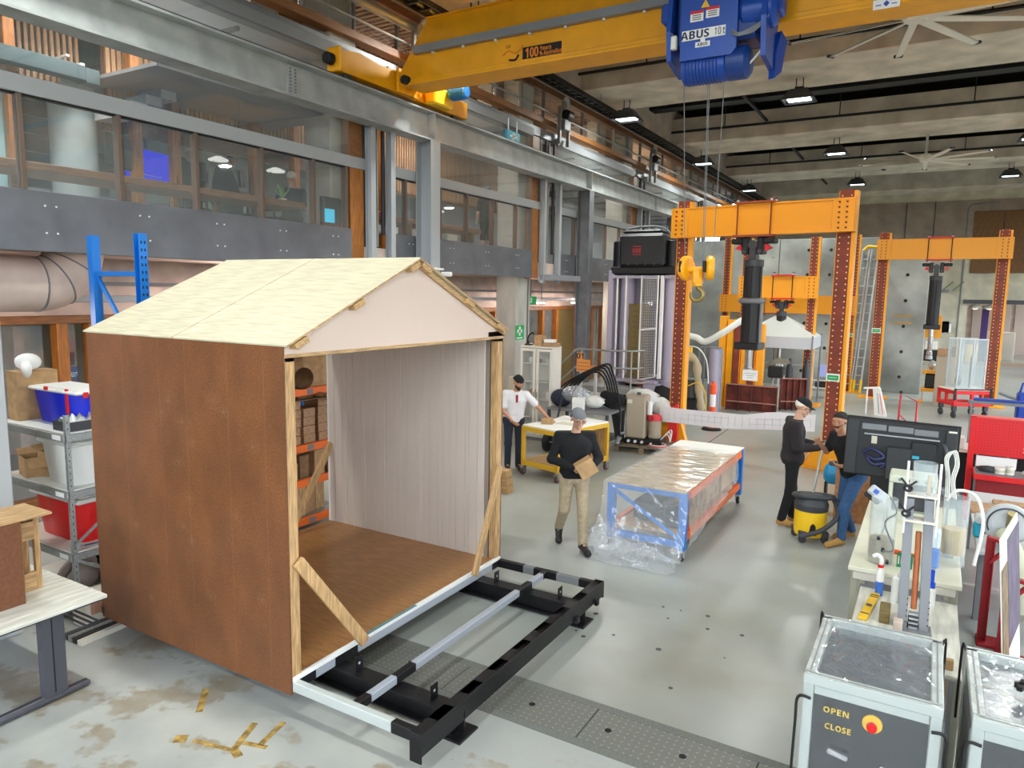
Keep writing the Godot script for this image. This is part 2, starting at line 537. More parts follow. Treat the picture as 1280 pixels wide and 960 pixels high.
# ================================================================ the hall
func build_structure() -> void:
	var fl := mat("floor_paint", hexc("abaeab"), 0.3, 0, ramp_noise("floorn", 0.006, 6, [[0.0, Color(0.80, 0.78, 0.73)], [0.3, Color(0.9, 0.9, 0.87)], [0.55, Color(0.97, 0.98, 0.97)], [1.0, Color(1, 1, 1)]], 33, 512), V(0.085, 0.085, 0.085), 0.0, true)
	var f := shell("floor")
	# the floor, open along the trench
	var g := G.new()
	g.bx(-14.8, -7.4, -0.2, 0, -4.32, 6.2); g.bx(-0.1, 10, -0.2, 0, -4.32, 6.2); g.bx(-7.4, -0.1, -0.2, 0, 0.2, 6.2); g.bx(-14.8, 10, -0.2, 0, -52, -4.90)
	part("floor_slab", g, fl, f)
	part("trench_bed", G.new().bx(-14.8, 10, -0.2, -0.03, -4.90, -4.32), mat("bed", hexc("6d6f6b"), 0.8), f)
	var edge := mat("trench_edge", hexc("7d7f79"), 0.7, 0, T["fine"], V(3, 3, 3))
	part("trench_edge", G.new().bx(-9, 8, -0.05, 0.002, -4.40, -4.32), edge, f)
	part("trench_edge", G.new().bx(-9, 8, -0.05, 0.002, -4.90, -4.82), edge, f)
	var im := Image.create(64, 64, false, Image.FORMAT_RGB8)
	for y in 64:
		for x in 64:
			var u := fposmod(x / 32.0 + floorf(y / 32.0), 2.0)
			var cx := fposmod(x, 32) - 16.0
			var cy := fposmod(y, 32) - 16.0
			var s := 1.0 if int(floorf(x / 32.0) + floorf(y / 32.0)) % 2 == 0 else -1.0
			var a := (cx + s * cy) * 0.7071
			var b := (cx - s * cy) * 0.7071
			var e := clampf(1.0 - (a * a) / 110.0 - (b * b) / 9.0, 0.0, 1.0)
			im.set_pixel(x, y, Color(0.72 + 0.28 * e, 0.72 + 0.28 * e, 0.72 + 0.28 * e))
	var ck := mat("checker", hexc("a8aaa2"), 0.45, 0.25, ImageTexture.create_from_image(im), V(9, 9, 9), 0.25)
	for k in 11:
		var x0 := -8.0 + k * 1.2
		var p := part("checker_plate", G.new().bx(x0 + 0.004, x0 + 1.196, -0.03, 0.004, -4.815, -4.405, 0.002), ck, f)
		if k > 2 and k < 9:
			var hg := G.new()
			hg.cyl(V(x0 + 0.17, 0.004, -4.6), V(x0 + 0.17, 0.0055, -4.6), 0.026, 14)
			part("bolt_hole", hg, M["jet"], p)
			hg = G.new()
			hg.cyl(V(x0 + 0.73, 0.004, -4.6), V(x0 + 0.73, 0.0055, -4.6), 0.026, 14)
			part("bolt_hole", hg, M["jet"], p)
	# worn tape marks near the hut and construction joints
	var tp := mat("tape_mark", hexc("cfa95a"), 0.8, 0, T["blot"], V(6, 6, 6))
	for q in [[-4.80, -3.40, -4.57, -3.17, 0.05], [-4.42, -2.93, -4.37, -2.86, 0.09], [-4.30, -2.93, -3.99, -3.0, 0.035], [-4.1, -3.3, -3.98, -3.02, 0.05], [-3.98, -3.10, -3.80, -3.15, 0.04], [-3.93, -3.42, -3.86, -3.14, 0.045], [-3.99, -3.02, -3.88, -2.98, 0.06]]:
		part("tape_mark", G.new().bar(V(q[0], 0.001, q[1]), V(q[2], 0.001, q[3]), q[4], 0.002), tp, f)
	var jt := mat("joint", hexc("4b4b48"), 0.9)
	part("floor_joint", G.new().bar(V(-3.95, 0.001, -11.0), V(-4.1, 0.001, -19.0), 0.018, 0.003), jt, f)
	var spot := mat("oil_spot", hexc("4a4a48"), 0.6)
	rng.seed = 5
	for k in 14:
		var x := -3.0 + rng.randf() * 1.7
		var z := -5.3 - rng.randf() * 1.6
		var sg := G.new()
		sg.cyl(V(x, 0.0, z), V(x, 0.0015, z), 0.008 + rng.randf() * 0.02, 9)
		part("oil_spot", sg, spot, f)
	# worn floor paint at the near corner, with brown stains of its own
	var wi := Image.create(1168, 724, false, Image.FORMAT_RGB8)
	var n1 := FastNoiseLite.new()
	n1.seed = 14; n1.frequency = 0.007; n1.fractal_octaves = 5
	var n2 := FastNoiseLite.new()
	n2.seed = 31; n2.frequency = 0.05; n2.fractal_octaves = 3
	var c0 := hexc("a5a8a5"); var c1 := hexc("8b7c64"); var c2 := hexc("c2c4ba")
	for y in 724:
		for x in 1168:
			var e := clampf(minf(minf(x, 1167 - x), minf(y, 723 - y)) / 90.0, 0.0, 1.0)
			var bias := 1.0 - clampf(Vector2(x - 330, y - 200).length() / 330.0, 0.0, 1.0)
			var st := clampf((n1.get_noise_2d(x, y * 1.6) + 0.22 * n2.get_noise_2d(x, y) + 0.30 * bias - 0.30) * 5.0, 0.0, 1.0) * e
			var cc := c0.lerp(c2, clampf(n1.get_noise_2d(x + 900, y) * 0.6 + 0.3, 0.0, 1.0) * e).lerp(c1, st * (0.55 + 0.3 * n2.get_noise_2d(x * 0.5, y * 0.5)))
			wi.set_pixel(x, y, cc)
	var wm := mat("floor_worn", Color.WHITE, 0.32)
	wm.albedo_texture = ImageTexture.create_from_image(wi)
	g = G.new()
	g.bx(-7.4, -0.1, -0.2, -0.02, -4.32, 0.2)
	g.face(V(-7.4, 0, -4.32), V(-0.1, 0, -4.32), V(-0.1, 0, 0.2), V(-7.4, 0, 0.2), Vector3.UP)
	part("floor_slab", g, wm, f)
	# ---- walls that close the hall
	var wq := shell("wall_rear")
	part("wall_panel", G.new().bx(-14.8, 10.2, -0.2, 3.4, 6.0, 6.3), M["cream"], wq)
	part("wall_panel", G.new().bx(-14.8, 10.2, 8.0, 10.4, 6.0, 6.3), M["cream"], wq)
	part("wall_panel", G.new().bx(-14.8, -8.0, 3.4, 8.0, 6.0, 6.3), M["cream"], wq)
	for k in 6: part("wall_pier", G.new().bx(-8.0 + k * 3.6 - 0.3, -8.0 + k * 3.6 + (0.3 if k < 5 else 0.5), 3.4, 8.0, 6.0, 6.3), M["cream"], wq)
	for k in 5:
		var w := struct("window_%d" % (k + 10), G.new().bx(-7.7 + k * 3.6, -4.7 + k * 3.6, 3.4, 8.0, 6.13, 6.15), M["pane"])
		part("window_frame", G.new().bx(-7.7 + k * 3.6, -4.7 + k * 3.6, 5.7, 5.78, 6.1, 6.18), M["darkgrey"], w)
	var wr := shell("wall_right")
	part("wall_panel", G.new().bx(9.8, 10.1, -0.2, 1.2, -52, 6.0), M["cream"], wr)
	part("wall_panel", G.new().bx(9.8, 10.1, 4.6, 10.4, -52, 6.0), M["cream"], wr)
	for k in 10:
		part("wall_pier", G.new().bx(9.8, 10.1, 1.2, 4.6, 5.4 - k * 6.0 - 0.3, 5.4 - k * 6.0 + 0.5), M["cream"], wr)
	for k in 9:
		var w := struct("window_%d" % (k + 1), G.new().bx(9.93, 9.95, 1.2, 4.6, 5.1 - k * 6.0 - 5.2, 5.1 - k * 6.0), M["pane"])
		part("window_frame", G.new().bx(9.9, 9.98, 2.86, 2.94, 5.1 - k * 6.0 - 5.2, 5.1 - k * 6.0), M["darkgrey"], w)
	# back wall at the end of the hall with the dock opening
	var bw := shell("wall_back")
	part("wall_panel", G.new().bx(-9.2, 1.40, 0, 8.9, -42.3, -42.0), M["cream"], bw)
	part("wall_panel", G.new().bx(1.40, 7.5, 3.05, 8.9, -42.3, -42.0), M["cream"], bw)
	part("wall_panel", G.new().bx(7.5, 10.0, 0, 8.9, -42.3, -42.0), M["cream"], bw)
	part("wall_panel", G.new().bx(-9.2, 10.0, 8.9, 10.4, -42.3, -42.0), M["deck"], bw)
	part("upper_band", G.new().bx(-9.2, 10.0, 5.55, 8.0, -42.0, -41.94), mat("band", hexc("a89888"), 0.9, 0, T["soft"], V(0.3, 0.3, 0.3), 0, true), bw)
	for k in 3:
		part("timber_panel", G.new().bx(1.33 + k * 1.25, 2.55 + k * 1.25, 4.5, 7.45, -41.94, -41.88, 0.01), mat("panel_brown", hexc("8f6232"), 0.6, 0, T["grain"], V(4, 0.4, 4)), bw)
	part("conduit", G.new().tube([V(1.05, 0.5, -41.95), V(1.05, 7.6, -41.95), V(1.2, 7.8, -41.95), V(2.3, 7.85, -41.95)], 0.035, 6), M["grey"], bw)
	for x in [-1.6, -0.35]:
		part("conduit", G.new().tube([V(x, 5.6, -41.9), V(x, 8.0, -41.9)], 0.02, 6), M["darkgrey"], bw)
	part("door_track", G.new().bx(1.2, 7.6, 3.0, 3.2, -42.0, -41.75), M["darkgrey"], bw)
	# dock room behind the opening
	var dk := shell("wall_dock")
	part("wall_panel", G.new().bx(-2, 10.1, 0, 5.0, -51.6, -51.3), M["peach"], dk)
	part("wall_panel", G.new().bx(-2.2, -2, 0, 5.0, -51.6, -42.3), M["peach"], dk)
	part("ceiling_panel", G.new().bx(-2, 10.1, 4.9, 5.1, -51.6, -42.3), M["cream"], dk)
	part("floor_strip", G.new().bx(1.4, 7.5, 0.0, 0.003, -44.3, -42.0), mat("dockstrip", hexc("b9a48d"), 0.6), dk)
	for k in 3:
		part("roller_door", G.new().bx(2.0 + k * 2.1, 3.9 + k * 2.1, 0, 3.4, -51.3, -51.2, 0.01), mat("roller", hexc("cdbcae"), 0.6), dk)

# ================================================================ mezzanine along the left side
func build_mezzanine() -> void:
	const F := -8.7
	# lower room under the slab: timber framed glazing
	var lw := shell("wall_left_lower")
	part("wall_panel", G.new().bx(-11.2, -11.0, 2.74, 3.62, -42, 6), M["peach"], lw)
	var z := -3.2
	var k := 0
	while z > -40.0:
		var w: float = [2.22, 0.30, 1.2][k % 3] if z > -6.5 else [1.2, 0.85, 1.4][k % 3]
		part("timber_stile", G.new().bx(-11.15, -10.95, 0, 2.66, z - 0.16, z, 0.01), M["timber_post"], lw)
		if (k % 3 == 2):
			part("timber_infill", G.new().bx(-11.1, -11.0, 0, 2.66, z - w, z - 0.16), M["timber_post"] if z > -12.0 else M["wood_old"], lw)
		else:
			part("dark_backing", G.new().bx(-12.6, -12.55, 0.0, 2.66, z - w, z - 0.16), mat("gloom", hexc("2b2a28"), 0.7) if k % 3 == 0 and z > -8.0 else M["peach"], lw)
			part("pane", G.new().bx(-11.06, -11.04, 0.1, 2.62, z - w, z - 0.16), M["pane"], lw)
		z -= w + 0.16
		k += 1
	for q in [[-5.80, 2.02, 0.1, 0.14, "black"], [-5.96, 1.98, 0.1, 0.2, "darkgrey"], [-5.82, 1.72, 0.12, 0.2, "steelgrey"], [-5.98, 1.66, 0.14, 0.3, "motor_blue"], [-5.86, 1.5, 0.1, 0.16, "white"], [-6.0, 1.42, 0.12, 0.18, "blue_rack"]]:
		part("pinned_print", G.new().bx(-11.35, -11.34, q[1], q[1] + q[3], q[0] - q[2] / 2, q[0] + q[2] / 2), M[q[4]], lw)
	part("timber_head", G.new().bx(-11.15, -10.93, 2.64, 2.76, -40, 2, 0.01), M["timber_rail"], lw)
	part("timber_sill", G.new().bx(-11.15, -10.93, 0.0, 0.12, -40, 2, 0.01), M["timber_rail"], lw)
	for q in [[-10.9, 2.95], [-10.7, 3.2]]:
		part("wall_conduit", G.new().bx(q[0] - 0.03, q[0] + 0.03, q[1], q[1] + 0.06, -41, 4), M["midgrey"], lw)
	part("cable_tray", G.new().bx(-10.35, -10.05, 2.98, 3.06, -41, 3), M["lightgrey"], lw)
	struct("wall_left", G.new().bx(-15.1, -14.8, -0.2, 10.6, -42.3, 6.3), M["cream"])
	var sl := shell("mezzanine_slab")
	part("slab", G.new().bx(-14.8, F - 0.02, 3.66, 3.95, -42, 6), M["peach"], sl)
	for kk in 26:
		part("soffit_board", G.new().bx(-10.9, F - 0.15, 3.60, 3.65, 2.0 - kk * 1.5 - 1.46, 2.0 - kk * 1.5), M["peach"], sl)
	# facade: fascia panels, transom, glass, mullions, timber posts
	var fa := shell("wall_left_facade")
	var bays := [[4.0, -9.32], [-10.32, -15.72], [-17.02, -22.5], [-23.7, -29.3], [-30.5, -36.0], [-37.2, -42.0]]
	var muls := [[-2.0, -3.1, -4.2, -5.3, -6.36, -7.46, -8.48, -9.22], [-10.38, -10.8, -11.9, -12.85, -13.88, -14.93, -15.66], [-17.1, -18.1, -19.2, -20.3, -21.4, -22.4], [-23.8, -24.9, -26, -27.1, -28.2, -29.2], [-30.6, -32, -33.4, -34.8], [-37.3, -38.8, -40.3]]
	var mu := mat("mullion", hexc("6b5a4f"), 0.5, 0.2)
	for b in bays.size():
		var z0: float = bays[b][0]
		var z1: float = bays[b][1]
		var fp := part("fascia_panel", G.new().bx(F - 0.1, F, 3.57, 4.24, z1, z0, 0.006), M["fascia"], fa)
		if b < 3:
			var zz := z0 - 0.55
			while zz > z1 + 0.3:
				if zz < -2.5:
					for y in [3.78, 4.08]:
						for dz in [0.0, -0.12]:
							part("bolt", G.new().cyl(V(F, y, zz + dz), V(F + 0.012, y, zz + dz), 0.011, 8), M["whiteplastic"], fp)
				zz -= 1.12 if b == 0 else 1.35
		part("transom", G.new().bx(F - 0.12, F, 5.26, 5.45, z1, z0, 0.006), M["transom"], fa)
		part("head_shadow_gap", G.new().bx(F - 0.1, F - 0.03, 5.24, 5.26, z1, z0), M["jet"], fa)
		for i in muls[b].size() - 1:
			part("pane", G.new().bx(F - 0.055, F - 0.045, 4.24, 5.25, muls[b][i + 1], muls[b][i]), M["pane"], fa)
		for mz in muls[b]:
			part("mullion", G.new().bx(F - 0.10, F, 4.24, 5.25, mz - 0.028, mz + 0.028, 0.004), mu, fa)
		var np := maxi(1, int((z0 - z1) / 2.2))
		for i in np:
			var a := lerpf(z0, z1, float(i) / np)
			var c := lerpf(z0, z1, float(i + 1) / np)
			part("upper_pane", G.new().bx(F - 0.055, F - 0.045, 5.45, 6.98, c + 0.01, a - 0.01), M["pane"], fa)
		part("head_beam", G.new().bx(F - 0.25, F - 0.02, 6.98, 7.16, z1, z0, 0.006), M["grey"], fa)
		if b < 5:
			# timber post, channel posts and service pipes between two bays
			var w0 := z1
			part("timber_post", G.new().bx(F - 0.22, F - 0.02, 3.55, 5.26, w0 - 0.33, w0, 0.008), M["timber_post"], fa)
			part("timber_post", G.new().bx(F - 0.22, F - 0.04, 5.44, 7.0, w0 - 0.33, w0, 0.008), M["timber_rail"], fa)
			part("transom", G.new().bx(F - 0.12, F, 5.26, 5.45, w0 - 0.36, w0, 0.006), M["transom"], fa)
			for c in [w0 - 0.42, bays[b + 1][0] + 0.05]:
				part("channel_post", G.new().prof(ipoly(0.12, 0.14, 0.012, 0.012), V(F + 0.06, 3.45, c), V(F + 0.06, 6.0, c), V(1, 0, 0)), M["transom"], fa)
			part("riser_backing", G.new().bx(F - 0.4, F - 0.3, 3.9, 7.0, bays[b + 1][0], w0 - 0.36), M["darkgrey"], fa)
			var span: float = (w0 - 0.48) - (bays[b + 1][0] + 0.12)
			for i in 4:
				part("riser_pipe", G.new().tube([V(F - 0.1 + 0.03 * (i % 2), 3.98 if i % 2 == 0 else 4.2, w0 - 0.52 - span * i / 3.2), V(F - 0.1 + 0.03 * (i % 2), 7.0, w0 - 0.52 - span * i / 3.2)], 0.026 + 0.012 * (i % 2), 8), [M["galv"], M["black"], M["galv"], M["darkgrey"]][i], fa)
			part("bracket_beam", G.new().bx(F - 0.05, F + 0.3, 3.52, 3.66, bays[b + 1][0] - 0.9, w0 - 0.40, 0.005), M["midgrey"], fa)
	# concrete pillars behind the glass and below the slab
	for q in [[-16.15, 0.7], [-9.8, 0.65], [-22.9, 0.7], [-29.8, 0.7]]:
		var p := struct("pillar", G.new().bx(-9.55, -8.95, 0, 9.6, q[0] + 0.05, q[0] + q[1] + 0.05, 0.02), M["pillar"])
		part("conduit", G.new().tube([V(-8.93, 1.0, q[0] + 0.2), V(-8.93, 3.55, q[0] + 0.2)], 0.018, 6), M["grey"], p)
	# inside the mezzanine
	var mi := shell("mezzanine_fitout")
	part("ceiling_board", G.new().bx(-14.8, -9.0, 7.0, 7.1, -42, 6), M["lightgrey"], mi)
	for kk in 24:
		part("ceiling_strip", G.new().bx(-14.7, -9.1, 6.94, 7.0, 4.0 - kk * 1.9 - 0.05, 4.0 - kk * 1.9), M["midgrey"], mi)
	part("service_duct", G.new().bx(-13.6, -13.0, 6.3, 6.7, -40, 4), M["galv"], mi)
	part("service_duct", G.new().tube([V(-12.4, 6.5, 4), V(-12.4, 6.5, -40)], 0.18, 12), M["galv"], mi)
	part("back_partition", G.new().bx(-14.8, -14.6, 3.95, 7.0, -42, 6), mat("partition", hexc("9aa0a2"), 0.8), mi)
	for zz in [-8.6, -10.6, -12.4, -14.3]:
		part("blind_panel", G.new().bx(-14.58, -14.55, 4.6, 6.5, zz - 1.6, zz, 0.01), mat("pale_blue", hexc("b9cfd2"), 0.7), mi)
	# vertical timber battens behind the upper glass, each its own piece
	var bm := G.new().bx(-10.83, -10.78, 5.45, 7.0, -0.022, 0.022).mesh()
	var bl := G.new().bx(-10.83, -10.78, 5.7, 7.0, -0.03, 0.03).mesh()
	var bt := shell("batten_screen")
	part("batten_backing", G.new().bx(-10.9, -10.86, 5.5, 7.0, -10.4, -6.4), M["timber_dark"], bt)
	part("batten_backing", G.new().bx(-10.9, -10.86, 5.4, 7.0, -18.6, -11.9), M["batten"], bt)
	for i in 46: put("batten", bl, M["batten"], bt, Transform3D(Basis(), V(0, 0, -6.45 - i * 0.086)))
	for i in 78: put("batten", bm, M["batten"], bt, Transform3D(Basis(), V(0.01, 0, -11.95 - i * 0.086)))
	# stair with glass balustrade high on the left
	var st := shell("stair_void")
	for i in 44: put("batten", G.new().bx(-11.1, -11.05, 6.05, 6.99, -0.022, 0.022).mesh() if i == 0 else bt_mesh, M["batten"], st, Transform3D(Basis(), V(0, 0, -2.5 - i * 0.085)))
	part("landing_edge", G.new().bx(-10.6, -10.4, 6.02, 6.22, -5.9, 1.0, 0.01), mat("landing", hexc("5d7076"), 0.4, 0.2), st)
	part("landing_edge", G.new().bx(-12.2, -10.4, 6.0, 6.2, -6.1, -5.9, 0.01), M["landing"], st)
	part("landing_trim", G.new().bx(-12.2, -10.45, 6.22, 6.26, -5.92, -5.86), M["white"], st)
	part("landing_trim", G.new().bx(-12.2, -10.6, 6.34, 6.37, -5.8, -5.76), M["white"], st)
	part("soffit", G.new().bx(-12.2, -9.1, 6.1, 6.15, -9.5, -6.1), M["midgrey"], st)
	for i in 6:
		part("stair_tread", G.new().bx(-10.6, -10.1, 5.55 + i * 0.14, 5.69 + i * 0.14, -6.35 - i * 0.24, -6.1 - i * 0.24), M["lightgrey"], st)
	mezz_rooms()
	# ---- crane runway beam on its columns
	var rb := thing("runway_beam", "long pale grey steel crane runway beam with stiffener plates in front of the mezzanine", "beam")
	part("girder", G.new().prof(ipoly(0.34, 0.53, 0.03, 0.02), V(-8.5, 6.26, 5.8), V(-8.5, 6.26, -41.9)), M["runway"], rb)
	part("crane_rail", G.new().bx(-8.53, -8.47, 6.52, 6.6, -41.9, 5.8, 0.008), M["darkgrey"], rb)
	for zc in [-3.6, -11.2, -18.35, -25.9, -33.4]:
		part("stiffener_plate", G.new().bx(-8.49, -8.33, 6.03, 6.49, zc - 0.012, zc + 0.012), M["runway"], rb)
	for zc in [-7.85, -24.0]:
		part("splice_plate", G.new().bx(-8.49, -8.465, 6.06, 6.46, zc - 0.10, zc + 0.10), M["runway"], rb)
		for i in 8:
			for dz in [-0.05, 0.05]:
				part("bolt", G.new().cyl(V(-8.465, 6.10 + i * 0.046, zc + dz), V(-8.445, 6.10 + i * 0.046, zc + dz), 0.012, 6), M["grey"], rb)
	var cn := ["grey steel runway column rising behind the ridge of the model house", "grey steel runway column beside the stair of the large press", "grey steel runway column behind the black head of the press", "far grey steel runway column near the back wall"]
	var ci := 0
	for zc in [-11.2, -18.35, -25.9, -33.4]:
		var co := thing("steel_column", cn[ci], "column", V(-8.5, 0, zc))
		part("shaft", G.new().prof(ipoly(0.29, 0.36, 0.022, 0.014), V(0, 0.02, 0), V(0, 5.99, 0), V(1, 0, 0)), M["steelgrey"] if ci else M["transom"], co)
		part("base_plate", G.new().bx(-0.22, 0.22, 0, 0.025, -0.22, 0.22, 0.004), M["grey"], co)
		ci += 1
	var cc := thing("security_camera", "small white security camera on the column behind the model house ridge", "camera", V(-8.3, 3.62, -11.2))
	part("mount", G.new().bx(-0.12, 0.0, -0.03, 0.03, -0.04, 0.04, 0.005).bx(-0.02, 0.04, -0.02, 0.02, -0.2, 0.12, 0.005), M["white"], cc)
	part("camera_body", G.new().bx(0.0, 0.22, -0.14, -0.05, -0.24, -0.12, 0.02), M["white"], cc)
	# ---- upper gallery over the mezzanine
	var ug := shell("wall_left_gallery")
	part("gallery_slab", G.new().bx(-14.8, -9.0, 7.12, 7.3, -42, 6), M["offwhite"], ug)
	part("edge_beam", G.new().bx(-9.02, -8.86, 7.08, 7.3, -42, 6, 0.006), M["steelgrey"], ug)
	part("timber_sill", G.new().bx(-9.06, -8.82, 7.42, 7.56, -42, 6, 0.01), M["timber_rail"], ug)
	part("handrail", G.new().tube([V(-8.72, 7.7, 6), V(-8.72, 7.7, -42)], 0.022, 6), M["galv"], ug)
	part("timber_head", G.new().bx(-9.1, -8.84, 8.22, 8.36, -42, 6, 0.01), M["timber_dark"], ug)
	part("gallery_soffit", G.new().bx(-14.8, -8.9, 8.9, 9.0, -42, 6), M["peach"], ug)
	part("gallery_back", G.new().bx(-14.2, -14.0, 7.3, 9.0, -42, 6), mat("gallback", hexc("9c948c"), 0.8), ug)
	part("gutter_pipe", G.new().tube([V(-8.72, 8.02, 6), V(-8.72, 8.02, -12.6)], 0.085, 12), M["galv"], ug)
	for i in 40:
		var zz := 3.0 - i * 1.15
		part("gallery_post", G.new().bx(-8.98, -8.9, 7.56, 8.22, zz - 0.05, zz, 0.004), M["grey"], ug)
		part("gallery_pane", G.new().bx(-8.95, -8.94, 7.56, 8.22, zz - 1.1, zz - 0.05), M["pane"], ug)
	var sm := G.new().bx(-13.9, -9.15, 8.55, 8.62, -0.045, 0.045).mesh()
	for i in 130:
		put("ceiling_batten", sm, M["timber_dark"], ug, Transform3D(Basis(), V(0, 0, 0.4 - i * 0.17)))
	for zz in [-8.6, -9.9, -15.3, -16.6, -22.0, -28.5]:
		part("timber_column", G.new().bx(-9.7, -9.4, 7.3, 8.9, zz - 0.35, zz, 0.01), M["timber_rail"], ug)
	for zz in [-8.0, -15.0, -21.3]:
		part("pillar_face", G.new().bx(-9.9, -9.5, 7.3, 8.9, zz - 0.55, zz), M["pillar"], ug)
	# service gear fixed to the gallery between posts
	var gn := ["grey winch gear with round guard on the gallery behind the crane end carriage", "grey winch gear on the gallery right of the blue exit sign", "far grey winch gear on the gallery above the press"]
	var gi := 0
	for zz in [-11.15, -17.1, -23.9]:
		var wg := thing("winch_gear", gn[gi], "machinery", V(-8.6, 7.0, zz))
		part("mast", G.new().bx(-0.05, 0.03, 0, 0.9, 0.2, 0.28, 0.005), M["grey"], wg)
		part("mast", G.new().bx(-0.05, 0.03, 0, 0.8, -0.3, -0.22, 0.005), M["grey"], wg)
		part("motor", G.new().cyl(V(0.05, 0.75, -0.25), V(0.05, 0.75, 0.05), 0.13, 14, -1, 0.02), M["black"], wg)
		part("guard_disc", G.new().cyl(V(-0.02, 1.05, -0.1), V(0.03, 1.05, -0.1), 0.17, 18, -1, 0.01), M["lightgrey"], wg)
		part("gearbox", G.new().bx(-0.08, 0.1, 0.35, 0.62, -0.2, 0.16, 0.02), M["grey"], wg)
		part("pulley", G.new().cyl(V(0.06, 0.95, 0.16), V(0.1, 0.95, 0.16), 0.1, 14), M["grey"], wg)
		gi += 1
	var ex := thing("exit_sign", "small blue-green exit sign hanging below the gallery edge", "sign", V(-8.66, 6.62, -14.6))
	part("sign_body", G.new().bx(-0.03, 0.03, 0, 0.24, -0.28, 0.28, 0.008), glow("exitblue", hexc("1e9fb5"), 0.5), ex)
	part("pictogram", G.new().bx(0.03, 0.034, 0.05, 0.19, -0.05, 0.05).bx(0.03, 0.034, 0.1, 0.14, -0.16, 0.16), M["white"], ex)
	part("hanger", G.new().bx(-0.01, 0.01, 0.24, 0.5, -0.2, -0.18).bx(-0.01, 0.01, 0.24, 0.5, 0.18, 0.2), M["white"], ex)

var bt_mesh := G.new().bx(-11.1, -11.05, 6.05, 6.99, -0.022, 0.022).mesh()

